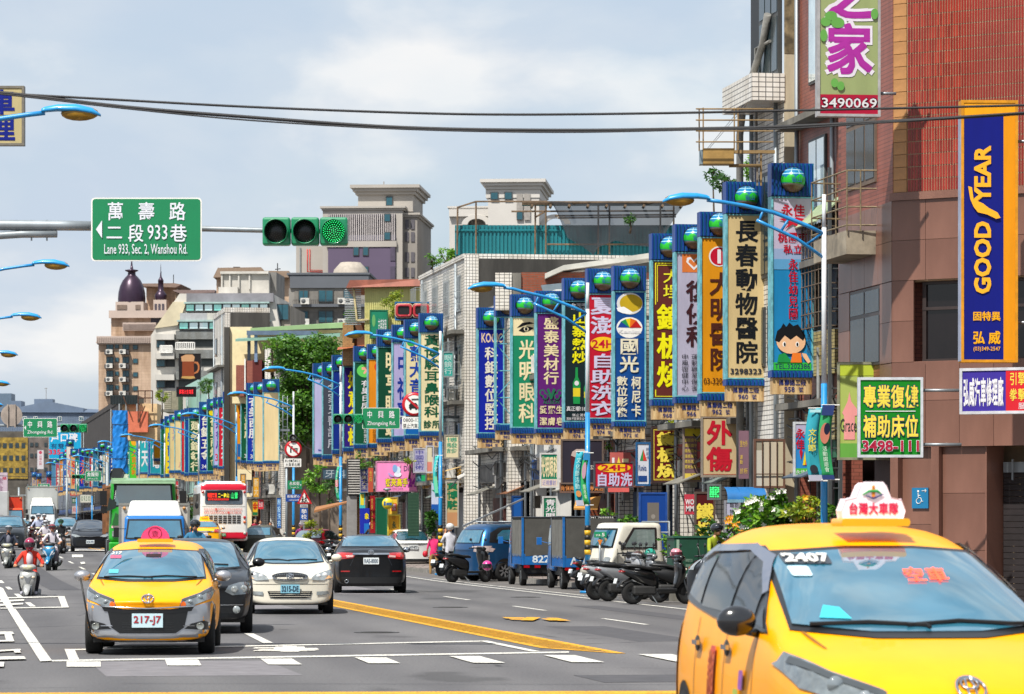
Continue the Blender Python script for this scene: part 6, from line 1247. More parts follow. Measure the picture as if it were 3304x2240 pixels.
 # third run
 G=[(851,(1224,1265,1488,1495,1519),'#d5bf90','blank cream signboard at the right end of the third run',[]),(821,(1233,1272,1490,1497,1521),'#d5bf90','second blank cream signboard from the right in the third run',[]),(798,(1236,1274,1488,1496,1517),'#0f2f9c','royal blue signboard with white brush characters and number 320',[('v','衣美西服',.1,.95,.02,.66,W1,.025),('v','修改衣服',.3,.8,.68,.86,W1,0),('l','320',.2,.9,.90,.96,W1,.01)]),(779,(1238,1277,1486,1494,1515),'#0a5636','green dental signboard with cream characters and number 350',[('v','植大醫診所',.2,.95,.02,.66,CR,.025),('v','牙科',.3,.8,.7,.84,CR,0),('l','350',.2,.9,.90,.96,W1,.01)]),(762,(1240,1279,1484,1492,1514),'#dc9016','orange signboard with red characters left of the green dental one',[('v','洗衣',.2,.9,.05,.4,'#b01a2a',.02),('b','',.1,.9,.75,.95,'#1a5a9c',0)]),(722,(1264,1301,1504,1512,1533),'#e09414','wide orange signboard with a red boxed character and a big globe',[('v','回冰',.2,.9,.04,.5,'#c8241a',.03),('v','茶飲',.4,.9,.55,.9,'#c8241a',.02)]),(706,(1281,1313,1506,1513,1535),'#c21a34','bright red signboard with white characters',[('v','衣永樂行',.2,.95,.05,.95,W1,.02)]),(690,(1283,1316,1502,1510,1531),'#b4aede','pale lilac signboard with violet characters and red digits 311',[('v','永和書局',.15,.9,.06,.72,'#5a2a9c',.02),('l','311',.1,.9,.80,.92,'#c22030',.01)]),(670,(1288,1322,1520,1528,1548),'#0a5230','bottle green restaurant signboard with cream characters',[('o','',.1,.6,.0,.1,'#d8c81a',0),('v','祥豐商炸食',.2,.95,.1,.95,'#d9d29c',.02)]),(645,(1297,1338,1521,1529,1548),'#101f86','navy hardware signboard with big cream characters and number 3495',[('v','台錦五金',.1,.95,.0,.82,'#d8d6c4',.03),('l','3495',.15,.95,.88,.95,W1,.01)]),(611,(1316,1350,1525,1533,1552),'#0a5236','large green clock shop signboard with cream characters',[('v','建美鐘錶行',.1,.95,.04,.98,'#d3cfa8',.03)]),(597,(1318,1352,1527,1535,1553),'#0d3f8c','narrow plain blue signboard beside the clock shop one',[]),(586,(1322,1358,1523,1531,1549),'#c4222c','narrow scarlet signboard with worn characters',[('v','大發',.2,.9,.5,.9,'#e0b0a0',.0)]),(565,(1325,1356,1518,1526,1545),'#d8c090','weathered cream signboard with a faint red character at its foot',[('v','月',.3,.9,.82,.95,'#c89080',.01)]),(548,(1338,1362,1518,1526,1545),'#d2b884','weathered cream signboard with faint violet letters',[('v','豆永',.2,.8,.1,.4,'#8a6a9c',.0)]),(533,(1343,1378,1530,1538,1556),'#e3c81c','bright yellow signboard with blue characters and digits 31',[('v','學爾大',.2,.9,.1,.9,'#1a4a9c',.02),('l','31',.2,.9,.93,.98,'#c22030',.01)]),(520,(1352,1384,1532,1540,1558),'#0a5a36','narrow green signboard left of the yellow one',[]),(497,(1371,1390,1480,1488,1500),'#dc9a1a','amber signboard with a faded emblem',[('o','',.2,.8,.1,.3,'#7a4a14',0)])]
 for i,(px,ys,col,lb,sp)in enumerate(G):city_sign(px,ys,.80 if i not in(5,10)else .9,lb,col,sp,'1004' if i<2 else '10%02d'%(6+i),detail=1 if i>1 else 2,v=18.5)
 far=[(486,1384,1528,'#1f8fa0','teal signboard in the far run, left of the amber one','水電',W1),(479,1360,1530,'#10309c','tall blue signboard topped by a white brand board','',W1),(452,1372,1524,'#1fa0a8','turquoise signboard right of the tarpaulin','中天',W1),(446,1385,1526,'#a81c2c','dark red signboard in the far run','旺來',CR),(441,1382,1528,'#182a8c','blue signboard left of the dark red one','電器',W1)]
 for px,y0,y1,col,lb,tx,tc_ in far:city_sign(px,(y0-22,y0,y1,y1+5,y1+18),.78,lb,col,[('v',tx,.15,.9,.1,.9,tc_,.02)]if tx else[],'',detail=1,globe=False,road='')
 for px,y0,y1,col,lb,tx,tc_ in[(418,1414,1548,'#46b832','lime green signboard with a sun emblem and orange characters','',CR),(391,1425,1560,'#138a4c','green gold bank signboard with a big globe','合作金庫','#d3e2c8')]:
  city_sign(px,(y0-26,y0,y1,y1+5,y1+14),.84,lb,col,[('v',tx,.2,.85,.2,.95,tc_,.02)]if tx else[('o','',.15,.85,.0,.18,'#e0a01a',0),('v','大吉大利',.2,.8,.28,.9,'#d8701a',.02)],'',detail=1,road='')
 for px,y0,y1,col,lb,tx in[(340,1455,1560,'#b8863c','mustard signboard between the dark ones and the tarpaulin','茶'),(352,1462,1556,'#23407c','dull blue signboard just left of the tarpaulin','牙科'),(332,1466,1560,'#c9bfa8','pale signboard right of the black one','行'),(301,1462,1568,'#2a6a8c','steel blue signboard left of the black one','行'),(288,1470,1572,'#a83a3a','brick red signboard in the far left run','大吉'),(243,1478,1582,'#1f7a5c','emerald signboard in the far left run','家'),(204,1476,1580,'#3a5a9c','medium blue signboard near the housing advertisement','中西'),(192,1486,1584,'#c07a3c','copper signboard below the housing advertisement','店'),(180,1492,1586,'#b04a58','rose signboard below the housing advertisement','美'),(168,1500,1588,'#4a7a9c','faded blue signboard, farthest of all','')]:
  city_sign(px,(y0-18,y0,y1,y1+4,y1+14),.8,lb,col,[('v',tx,.2,.85,.15,.9,'#d3cfbf',.012)]if tx else[],'',detail=1,road='')
 for px,y0,y1,col,lb,tx,tc_,gl in[(317,1450,1570,'#1b2a3a','black signboard with white characters in front of the dark gable','樂山小館',W1,True),(272,1472,1570,'#3c3840','dark signboard in the far left run','洗頭店','#b0a8a0',True),(256,1468,1572,'#1a2f9c','blue signboard with orange characters in the far left run','永久行','#e07028',True),(228,1470,1578,'#d8a870','pale orange signboard with red characters, farthest of the big run','愛心牌','#c22030',True),(215,1440,1560,'#dcd4c8','white signboard with a heart, tallest of the far left run','心','#b02030',True)]:
  city_sign(px,(y0-22,y0,y1,y1+5,y1+14),.9,lb,col,[('v',tx,.15,.9,.15,.9,tc_,.02)],'',detail=1,road='')
def traffic_light(root,s,cx,z,k=1.0,arrow=None):
 """three-lens horizontal signal, ~1.15 m wide"""
 GR=mat('#0e8055',.35,0,.06,5,.5,.4);w=1.15*k;h=.375*k
 m=MB()
 for i in range(3):m.bb(cx-w/2+i*w/3+.006,cx-w/2+(i+1)*w/3-.006,0,.2,z-h/2,z+h/2)
 hs=m.build('signal_housing',GR,parent=root,bevel=.03*k)
 for i in range(3):
  x=cx+(i-1)*w/3;r=.145*k;m=MB();n=20;vs=[]
  for a in range(n):t=2*math.pi*a/n;q=.16 if math.sin(t)>-.5 else .05;vs+=[(x+r*1.08*math.cos(t),0,z+r*1.08*math.sin(t)),(x+r*1.12*math.cos(t),-q,z+r*1.12*math.sin(t)-.01)]
  m.add(vs,[(2*a,(2*a+2)%(2*n),(2*a+3)%(2*n),2*a+1)for a in range(n)],0,True);m.build('visor',GR,parent=hs).modifiers.new('t','SOLIDIFY').thickness=.008
  m=MB();m.lathe([(r*1.06,-.004),(r,-.012),(.001,-.02)],20,(x,0,z),'y');ln=m.build('lens',mat('#0d0f10' if i<2 else '#0b3a24',.25,0,.1,20),parent=hs)
  d=MB()
  for rr_,nn in((0,1),(.2,6),(.4,12),(.6,18),(.8,24),(.95,28)):
   for q in range(nn):t=2*math.pi*q/nn+rr_*3;d.lathe([(.0066*k,0),(.001,-.004)],6,(x+r*rr_*math.cos(t),-.022,z+r*rr_*math.sin(t)),'y')
  d.build('diodes',mat('#2fe87c',.3,0,0,emit=1.5)if i==2 else mat('#2a2c2c',.3,.2,0),parent=ln)
 m=MB();m.bb(cx-.03,cx+.03,.2,.34,z-.05,z+.05);m.build('clamp',GALV,parent=hs)
def road_sign(root,x0,x1,z0,z1,specs,col='#0d7a4c',skew=0.0,y=0.0):
 m=MB();m.prism(rr(x0,x1,z0,z1,.05),y,y+.02);m.build('sign_rim',WHITE,parent=root);m=MB();m.prism(rr(x0+.018,x1-.018,z0+.018,z1-.018,.04),y-.004,y-.001);p=m.build('sign_face',mat(col,.4,0,.03),parent=root)
 mbs={};texts(mbs,specs,x1-x0,z1-z0,y-.006,x0,z1);letter_parts(mbs,p,dirt=.02)
def main_gantry():
 s=242.0;P=at(900,s);root=thing('signal_mast_arm','nearest traffic signal arm carrying the Wanshou Road lane sign and a green light','traffic light',(P.x,P.y,0));X=lambda px:(px-900)/s;Z=lambda py:zz(py,s)
 m=MB();m.tube([(X(-900),.35,Z(716)),(X(180),.3,Z(722)),(X(300),.3,Z(724))],[.085,.07,.065],12);m.tube([(X(-600),.3,Z(730)),(X(296),.3,Z(724)),(X(296),.3,Z(724))],[.085,.066,.066],12)if False else None
 m.tube([(X(300),.3,Z(724)),(X(860),.28,Z(738)),(X(1080),.28,Z(742))],[.042,.036,.034],10);m.build('arm',GALV,parent=root)
 m=MB();m.tube([(X(-900),.3,Z(775)),(X(-50),.3,Z(757)),(X(60),.3,Z(750)),(X(175),.3,Z(749))],.052,12);
 for px in(92,142):m.tube([(X(px),.3,Z(704)),(X(px),.3,Z(772))],.012,5)
 m.build('brace_tube',GALV,parent=root)
 m=MB();m.tube([(X(-900),.3,0),(X(-900),.3,6.2)],.13,12);m.build('mast',GALV,parent=root)
 road_sign(root,X(294),X(651),Z(843),Z(638),[('h','萬',.14,.30,.07,.36,'#d5d8e0',.012),('h','壽',.42,.58,.07,.36,'#d5d8e0',.012),('h','路',.70,.86,.07,.36,'#d5d8e0',.012),('h','二',.13,.29,.42,.67,'#d5d8e0',.012),('h','段',.33,.48,.42,.70,'#d5d8e0',.012),('l','933',.51,.69,.43,.66,'#d5d8e0',.006),('h','巷',.71,.87,.42,.70,'#d5d8e0',.012),('l','Lane 933, Sec. 2, Wanshou Rd.',.12,.87,.73,.91,'#d5d8e0',.004),('p',[(.045,.50),(.10,.36),(.10,.64)],0,0,0,0,'#d5d8e0',0)])
 m=MB()
 for px in(380,560):m.bb(X(px)-.03,X(px)+.03,.02,.34,Z(760),Z(715))
 m.build('sign_bracket',GALV,parent=root)
 traffic_light(root,s,X(984),Z(746),1.0)
 root.rotation_euler=(0,0,0)
def gantry2(label,s,pxm,pxl,py_l,rs,kk=1.0,mast_px=None,arm_py=None,extra=None):
 P=at(pxm,s);root=thing('signal_mast_arm',label,'traffic light',(P.x,P.y,0));X=lambda px:(px-pxm)/s;Z=lambda py:zz(py,s)
 traffic_light(root,s,X(pxl),Z(py_l),kk)
 if rs:x0,x1,y0,y1,sp=rs;road_sign(root,X(x0),X(x1),Z(y1),Z(y0),sp)
 a=MB();a.tube([(X(pxl),.25,Z(arm_py)),(X(mast_px),.25,Z(arm_py-2))],.06,8);a.build('arm',GALV,parent=root);a=MB();a.tube([(X(mast_px),.25,0),(X(mast_px),.25,Z(arm_py)+.9)],[.13,.11],10);a.build('mast',GALV,parent=root)
 if extra:extra(root,X,Z)
 return root
def round_no_sign(root,X,Z,cx,cy,r,s,kind):
 x,z,q=X(cx),Z(cy),r/s;m=MB();m.lathe([(q,.02),(q,0),(q*.76,-.004)],28,(x,0,z),'y');sg=m.build('prohibition_ring',mat('#b8141f',.35,0,.05),parent=root)
 m=MB();m.lathe([(q*.80,-.003),(.001,-.003)],28,(x,0,z),'y');m.build('sign_face',WHITE,parent=sg)
 b=MB()
 if kind=='car':
  b.prism([(x-q*.42,z-q*.34),(x+q*.30,z-q*.34),(x+q*.30,z-q*.05),(x+q*.16,z+q*.12),(x-q*.28,z+q*.12),(x-q*.42,z-q*.05)],-.012,-.008);b.bb(x-q*.36,x-q*.22,-.012,-.008,z-q*.46,z-q*.34);b.bb(x+q*.1,x+q*.24,-.012,-.008,z-q*.46,z-q*.34)
  b.tube([(x-q*.2,-.012,z+q*.42),(x+q*.3,-.012,z+q*.44),(x+q*.52,-.012,z+q*.36),(x+q*.52,-.012,z-.0),(x+q*.4,-.012,z-q*.1)],q*.045,6)
 else:b.bb(x+q*.0,x+q*.55,-.012,-.008,z-q*.02,z+q*.12);b.bb(x-q*.35,x-q*.05,-.012,-.008,z+q*.22,z+q*.36);b.bb(x-q*.35,x-q*.2,-.012,-.008,z-q*.4,z+q*.3);b.bb(x-.0,x+q*.5,-.012,-.008,z-q*.25,z-q*.1)
 b.build('pictogram',BLACK,parent=sg)
 d=MB();d.box((x,-.018,z),(q*1.62,.006,q*.17),ry=R(42));d.build('slash',mat('#b8141f',.35,0,.05),parent=sg)
def gantries():
 def ex(root,X,Z):
  round_no_sign(root,X,Z,1336,1305,39,87,'car');m=MB();m.prism(rr(X(1297),X(1374),Z(1384),Z(1346),.02),0,.015);p=m.build('time_plate',WHITE,parent=root)
  t=MB();t.line('0800-1300',X(1301),X(1370),Z(1362),Z(1350),-.004,.006);t.htext('禁止汽車左轉',X(1300),X(1372),Z(1382),Z(1367),-.004,.006);t.build('lettering',BLACK,parent=p)
  m=MB();m.tube([(X(1430),.25,Z(1356)),(X(1480),.25,Z(1358)),(X(1515),.25,Z(1380)),(X(1528),.25,Z(1430))],.07,8);m.tube([(X(1530),.3,4.2),(X(1530),.3,Z(1310))],.11,10);m.build('brace_tube',mat('#8f9aa6',.5,.2,.1),parent=root)
 gantry2('second traffic signal arm with a Zhongxing Road sign and a no-turn disc',87,1300,1124,1352,(1169,1291,1316,1384,[('h','中',.12,.27,.14,.50,W1,.012),('h','興',.41,.57,.14,.50,W1,.012),('h','路',.70,.86,.14,.50,W1,.012),('l','Zhongxing Rd.',.13,.88,.64,.88,W1,.004)]),1.0,1530,1347,ex)
 gantry2('signal arm at the left with a second Zhongxing Road sign, left of its green light',76,150,238,1382,(75,185,1350,1411,[('h','中',.12,.27,.14,.50,W1,.012),('h','興',.41,.57,.14,.50,W1,.012),('h','路',.70,.86,.14,.50,W1,.012),('l','Zhongxing Rd.',.12,.88,.64,.86,W1,.004),('p',[(.03,.5),(.08,.38),(.08,.62)],0,0,0,0,W1,0)]),1.0,-60,1374,lambda r_,X,Z:[setattr(k,'name','sign_back')for k in[(lambda m:(m.lathe([(.46,.10),(.46,.12),(.001,.12)],28,(X(36),0,Z(1340)),'y'),m.lathe([(.46,.10),(.001,.10)],28,(X(36),0,Z(1340)),'y'),m.bb(X(22),X(26),.02,.10,Z(1380),Z(1305)),m.bb(X(46),X(50),.02,.10,Z(1380),Z(1305)),m.build('sign_back',mat('#a2968c',.6,.2,.15),parent=r_))[-1])(MB())]])
 gantry2('small far signal arm with the Jinlong Street sign right of its green light',46,290,252,1538,(275,327,1520,1552,[('h','金龍街',.1,.85,.12,.55,W1,.01),('l','Jinlong St.',.15,.8,.68,.88,W1,.0)]),.78,345,1533)
 gantry2('tiny far signal arm with a green street sign above the white box truck',34,130,104,1574,(122,161,1561,1584,[('h','振興路',.15,.85,.15,.6,W1,.01)]),.78,215,1571)
 gantry2('farthest signal arm with a single green light above the white box truck',30,150,155,1602,None,.7,60,1600)
def lamp(label,px=None,s=None,v=17.2,side=-1,full=True,top=8.1,group='blue street lamps along the road',L=2.6,banners=False,stripes=True,root_loc=None,rz=ANG,white=True,z0=0.0):
 if root_loc is None:
  p=at(px,s);loc=Vector((p.x,p.y,0))
 else:loc=root_loc
 root=thing('street_lamp',label,'street lamp',loc,rz,group);BL=mat('#1a88c8',.4,0,.12,4,.5,.3);q=side
 m=MB();m.tube([(0,0,0),(0,0,4.45)],[.072,.06],12);m.tube([(0,0,0),(0,0,.06)],.2,8);m.build('lower_post',BL,parent=root);m=MB();m.tube([(0,0,4.45),(0,0,top-.6)],[.052,.046],12);m.build('upper_post',mat('#d3d8dc',.4,0,.1)if white else BL,parent=root)
 m=MB();m.tube([(0,0,top-.62),(0,0,top+.05)],.04,10);m.build('post_cap',mat('#d3d8dc',.4,0,.05),parent=root)
 h=top-.72;a=MB();up=[(0,0,h),(q*.35,0,h+.16),(q*1.0,0,h+.40),(q*1.6,0,h+.53),(q*L*.80,0,h+.60),(q*L*.9,0,h+.63)];a.tube(up,.04,8);a.tube([(0,0,h-.47),(q*.55,0,h-.10),(q*1.15,0,h+.16),(q*1.35,0,h+.25)],.034,8)
 for(x0,z0_),(x1,z1_)in(((.05,h),(.36,h-.22)),((.36,h-.22),(.05,h)),((.85,h+.06),(.70,h+.30)),((1.3,h+.22),(1.22,h+.46))):a.tube([(q*x0,0,z0_),(q*x1,0,z1_)],.026,6)
 a.build('arm',BL,parent=root)
 hx=q*L*.88;hd=MB();n=12
 secs=[(0,.0,.055,.05),(.06,.01,.085,.07),(.25,.03,.11,.085),(.55,.02,.13,.10),(.80,-.02,.12,.08),(.93,-.07,.05,.03)]
 vs=[];
 for d_,zc,hy,hz in secs:
  for k_ in range(n):t=2*math.pi*k_/n;vs.append((hx+q*d_,hy*math.cos(t),h+.65+zc+(hz if math.sin(t)>0 else hz*.35)*math.sin(t)))
 fs=[(i*n+k_,i*n+(k_+1)%n,(i+1)*n+(k_+1)%n,(i+1)*n+k_)for i in range(len(secs)-1)for k_ in range(n)]+[tuple(range(n)),tuple((len(secs)-1)*n+k_ for k_ in range(n))];hd.add(vs,fs,0,True)
 hh=hd.build('lamp_head',mat('#1e90cf',.35,0,.06,5,.5,.3),parent=root);g_=MB();g_.ball((hx+q*.60,0,h+.62),(.30,.105,.12),14);g_.build('lamp_glass',mat('#a07822',.2,.2,.25,3),parent=hh)
 if stripes:
  st=MB()
  for i in range(6):st.tube([(0,0,.95+i*.12),(0,0,1.07+i*.12)],.078,12,i%2)
  st.build('warning_band',[mat('#d8a81a',.5,0,.2),BLACK],parent=root)
 return root
def banner(label,px,s,y0,y1,w,col,specs,curve=.08,group='banners hung on the lamp posts',off=0.0):
 p=at(px,s);root=thing('banner',label,'banner',(p.x,p.y-.16,0),0,group);z1,z0=zz(y0,s),zz(y1,s);n=10;m=MB();vs=[];fs=[]
 for i in range(n+1):
  t=i/n;zz_=z1+(z0-z1)*t;dx=-curve*math.sin(t*math.pi);
  for j in range(4):x=-w/2+w*j/3+dx;vs.append((x,.03*math.sin(j*2+t*5),zz_))
 fs=[(i*4+j,i*4+j+1,(i+1)*4+j+1,(i+1)*4+j)for i in range(n)for j in range(3)];m.add(vs,fs,0,True);o=m.build('cloth',mat(col,.7,0,.08,3),parent=root);o.modifiers.new('t','SOLIDIFY').thickness=.006
 mbs={};texts(mbs,specs,w,z1-z0,-.045,-w/2,z1)
 for mb in mbs.values():mb.v=[(x-curve*math.sin(max(0,min(1,(z1-z)/(z1-z0)))*math.pi),y,z)for x,y,z in mb.v]
 letter_parts(mbs,root);r_=MB();r_.tube([(-w/2-.02,0,z1),(w/2+.1,0,z1)],.012,5);r_.tube([(-w/2-.02,0,z0),(w/2+.1,0,z0)],.012,5);r_.build('rod',WHITE,parent=root);return root
corner_building()
DK=mat('#26262a',.85,0,.3,2);WTILE=TW
# ---- the shop row
def endwall(col):
 def f(root,L,zt,d):m=MB();m.bb(.35,d,-.03,.0,.2,zt-.05);m.build('end_wall',col,parent=root)
 return f
row_bld('brick faced block behind the purple 3490069 sign, left of the corner building',2721,2567,19.15,16,TP,8,(4.4,7.4,10.6),bays=1,win=(1.5,2.0),ground='#4b2c28',glass=glass_mat('#7d8b8c',.15))
def b3near(root,L,zt,d):
 m=MB();m.bb(0,.30,-.02,0,0,12.2);m.build('end_wall',mat('#c3b79c',.8,0,.25,1.5,bump=.2,streak=True),parent=root);m=MB();m.bb(.0,.32,-.03,0,12.2,16);m.build('end_wall_upper',mat('#8a7a5c',.9,0,.45,3,bump=.4),parent=root)
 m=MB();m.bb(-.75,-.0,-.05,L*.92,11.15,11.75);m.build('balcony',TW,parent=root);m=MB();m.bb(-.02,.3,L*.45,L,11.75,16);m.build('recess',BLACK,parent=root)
 m=MB()
 for z,w_ in((8.4,1.1),(12.9,1.0)):m.bb(-.06,.02,.35,.35+1.9,z-1.1,z+1.3)
 w_=m.build('window',FRAME,parent=root);m=MB();
 for z in(8.4,12.9):
  for y in(.42,1.05,1.65):m.bb(-.075,-.062,y,y+.5,z-1.0,z+.2);m.bb(-.075,-.062,y,y+.5,z+.3,z+1.2)
 m.build('pane',WGLASS,parent=w_);m=MB();m.tube([(-.3,L*.97,2),(-.3,L*.97,10.7),(-.3,L*.85,11.4),(-.15,L*.45,12.6),(-.15,L*.3,13.2)],.085,10);m.tube([(-.12,L*.7,3),(-.12,L*.7,12.6),(-.1,L*.3,12.6)],.04,8);m.build('rain_pipe',mat('#8b8a85',.5,0,.25,3),parent=root)
row_bld('narrow white tiled block with a curved balcony and a thick rain pipe',2530,2425,18.92,11.6,TW,7,(4.6,),bays=2,ground='#3c3632',near=b3near,slab=False,acs=False,wires=False,parapet=0)
row_bld('low shop house hidden behind the cream animal hospital sign',2425,2300,19.6,7.6,TW,9,(4.3,),cage=2,near=endwall(DKCONC))
row_bld('low white tiled shop house behind the amber clinic sign',2300,2180,19.15,7.4,TWS,9,(4.3,),cage=2)
row_bld('shop house with the blue doorway behind the small parked pickup',2180,2085,19.6,7.8,TW,9,(4.3,),ground='#123a7a')
row_bld('shop house behind the laundry signboard',2085,1990,19.2,7.8,TW,9,(4.3,),cage=2)
row_bld('grimy shop house with a rusty balcony behind the camera film sign',1990,1880,19.6,8.0,BRK,9,(4.3,6.2),cage=2,near=lambda r_,L,zt,d:[(lambda m:(m.bb(-.2,5,-.1,L+.1,zt,zt+.15),m.build('roof',mat('#a9a8a2',.6),parent=r_)))(MB())])
row_bld('shop house with the black stout beer front',1880,1800,19.75,8.2,mat('#2a2530',.6,0,.15),9,(6.2,),bays=1,win=(1.5,.9))
row_bld('white ribbed shop house behind the green eye clinic sign',1800,1715,19.15,8.4,mat('#e4e2dc',.6,0,.15,1.5,streak=True),9,(6.4,),bays=1)
row_bld('white tiled shop house with stained upper wall',1715,1640,19.6,8.3,TW,9,(4.3,6.4),bays=1,win=(1.0,.8))
row_bld('grey square tiled shop house with a yellow pipe',1640,1545,19.05,8.6,TWS,9,(4.3,),bays=1,win=(.9,1.2))
def b7near(root,L,zt,d):
 s=sv(1500,19.6);m=MB();m.bb(.52,7.6,-.03,.0,5,zt-.02);m.build('end_wall',DKCONC,parent=root)
 m=MB();m.bb(-.02,.5,-.05,.0,.2,zt+.12);m.build('tiled_pier',TWS,parent=root)
row_bld('three storey white tiled block with rust stains and a dark concrete end wall',1500,1355,19.6,11.5,TW,9,(3.4,6.3,8.9),bays=4,cage=2,near=b7near,parapet=.15)
row_bld('shop house under the yellow metal shed, behind sign 990',1330,1262,19.2,8.4,TWS,9,(3.4,5.8),bays=2)
row_bld('shop house behind the lilac sign 992',1262,1200,19.6,8.2,TO,9,(3.4,5.8),bays=2)
row_bld('ochre tiled shop house with a brick parapet at the side street corner',1200,1128,19.6,10.2,TO,9,(3.4,6.0,8.0),bays=3)
# across the side street
row_bld('shop house with a brown end wall just across the side street',905,842,19.8,10.2,TW,9,(3.4,6.2),bays=3,near=endwall(mat('#7b6f62',.9,0,.3,1)),parapet=.9)
row_bld('brick shop house behind the third sign run',842,768,19.8,10.6,TP,9,(3.4,6.2,8.6),bays=4,near=endwall(mat('#6d2c26',.9,0,.2,1)),parapet=1.0)
row_bld('white tiled block with jutting balconies and a dark concrete end wall',726,690,19.8,15.9,TW,3,(3.4,6.2,9.4,12.4),bays=2,near=endwall(DKCONC),parapet=.3)
row_bld('mint panelled shop house carrying the beer mug board',690,600,19.8,11.8,mat('#9ec9b8',.4,0,.1),9,(3.4,6.2),bays=4)
row_bld('grey shop house left of the mint one',600,540,19.8,8.6,TG,9,(3.4,6.0),bays=4)
row_bld('cream shop house with a salmon end wall behind the far signboards',540,450,19.8,8.4,mat('#cfc0a0',.8,0,.2),9,(3.4,6.0),bays=5,near=endwall(mat('#d17a5c',.8,0,.1)))
row_bld('brown shop house beside the blue tarpaulin',450,395,19.8,7.6,TO,9,(3.4,),bays=5)
row_bld('black gabled building left of the blue tarpaulin',382,262,19.8,14.2,mat('#35302e',.9,0,.3,.6),2.5,(3.4,),bays=6,near=endwall(mat('#2e2a28',.9,0,.35,.7)))
row_bld('distant run of shop houses at the end of the right side',262,60,19.8,9,mat('#6f7682',.8,0,.3,.6),12,(2.9,),bays=12)
# ---- things on the roofs
def block(label,px0,px1,s,name='building',rz=0.0,cat='building'):
 p=at(px0,s);root=thing(name,label,cat,(p.x,p.y,0),R(rz));X=lambda px:(px-px0)/s;Z=lambda py:zz(py,s);return root,X,Z
def bx(root,nm,m_,x0,x1,y0,y1,z0,z1,bevel=0.0):m=MB();m.bb(x0,x1,y0,y1,z0,z1);return m.build(nm,m_,parent=root,bevel=bevel)
def frame_tubes(root,nm,segs,r,m_,n=5):
 m=MB()
 for a,b_ in segs:m.tube([a,b_],r,n)
 return m.build(nm,m_,parent=root)
 # teal sheet wall with the shade-net frame
root,X,Z=block('teal corrugated metal rooftop wall topped by a shade net frame',1468,2200,86.5,'rooftop_shed')
TE=mat('#0b6f78',.5,.1,.12,1.5,streak=True);m=MB();m.corr(X(1468),X(2190),Z(824),Z(727),0,.05,58,0);m.bb(X(1468),X(2190),.01,4,Z(824),Z(727));m.build('sheet_wall',TE,parent=root)
frame_tubes(root,'rail',[((X(1468),-.07,Z(744)),(X(1810),-.07,Z(744)))],.035,TE)
PST=mat('#7b6650',.7,.2,.3,5);segs=[((X(1475),-.25,Z(822)),(X(1477),-.25,Z(672))),((X(1536),-.2,Z(822)),(X(1536),-.2,Z(655))),((X(1475),-.25,Z(672)),(X(1536),-.2,Z(652))),((X(1536),-.2,Z(652)),(X(1765),-.2,Z(652)))]
for px in(1727,1761,1930,1966,2130,2173):segs+=[((X(px),-.2,Z(822)),(X(px),-.2,Z(658)))]
segs+=[((X(1650),-.2,Z(684)),(X(2175),-.2,Z(682))),((X(1684),-.25,Z(660)),(X(2215),-.25,Z(656))),((X(1765),-.2,Z(790)),(X(2100),-.2,Z(790))),((X(1727),-.2,Z(703)),(X(1765),-.2,Z(680)))]+[((X(a),-.2,Z(698+b_)),(X(2180),-.2,Z(694+b_)))for a,b_ in((1790,0),(1800,7))]
frame_tubes(root,'net_frame',segs,.035,PST)
m=MB()
for i in range(9):a=X(1690+i*60);m.box((a+.3,-.2,Z(668)),(.09,.9,.09),ry=R(28))
m.box((X(1950),.4,Z(654)),(X(2215)-X(1684),1.4,.06));m.build('batten_roof',PST,parent=root)
def net_fn(t,b):
 b.inputs['Base Color'].default_value=(.03,.035,.042,1);b.inputs['Roughness'].default_value=.9;b.inputs['Alpha'].default_value=.72
NET=nodes_mat('shade_net',net_fn)
pts_top=[(1770,652),(1812,655),(1850,657),(1900,658),(1960,658),(2020,659),(2090,659),(2150,658),(2212,658)];pts_bot=[(1788,665),(1830,770),(1880,800),(1915,825),(1930,800),(1985,780),(2060,796),(2120,800),(2185,690)]
m=MB();vs=[];fs=[];nn=8
for i,(a,b_)in enumerate(zip(pts_top,pts_bot)):
 for j in range(nn+1):t=j/nn;vs.append((X(a[0]+(b_[0]-a[0])*t),-.34-.12*math.sin(i*1.9+t*5),Z(a[1]+(b_[1]-a[1])*t)))
fs=[(i*(nn+1)+j,i*(nn+1)+j+1,(i+1)*(nn+1)+j+1,(i+1)*(nn+1)+j)for i in range(len(pts_top)-1)for j in range(nn)];m.add(vs,fs,0,True);m.build('shade_net',NET,parent=root)
# white curved metal roof and brickwork in front of the dark end wall
root,X,Z=block('lean-to with white metal roof and brick wall above the camera film sign',1600,2110,101,'rooftop_lean_to')
bx(root,'brick_wall',BRK,X(1682),X(2105),.2,.5,Z(1000),Z(878));bx(root,'cement_pier',CONCRETE,X(1652),X(1681),.1,.5,Z(1000),Z(880));bx(root,'tiled_wall',TW,X(1598),X(1651),.05,.45,Z(1000),Z(880))
m=MB();P0=[(X(1758),-.3,Z(885)),(X(1818),-.3,Z(858)),(X(1960),-.2,Z(838)),(X(2110),-.1,Z(815))]
for(a,b_)in zip(P0,P0[1:]):m.add([a,b_,(b_[0],1.8,b_[2]+.12),(a[0],1.8,a[2]+.12),(a[0],a[1],a[2]-.16),(b_[0],b_[1],b_[2]-.16),(b_[0],1.8,b_[2]-.16),(a[0],1.8,a[2]-.16)],[(0,1,2,3),(4,5,1,0),(7,6,5,4),(3,2,6,7),(0,3,7,4),(1,5,6,2)])
m.build('metal_roof',mat('#c9c7bd',.4,.2,.15,1.5),parent=root);bx(root,'painted_soffit_shade',DK,X(1780),X(2100),.5,1.2,Z(920),Z(875));  # near-black box puts the shade below the roof into its colour
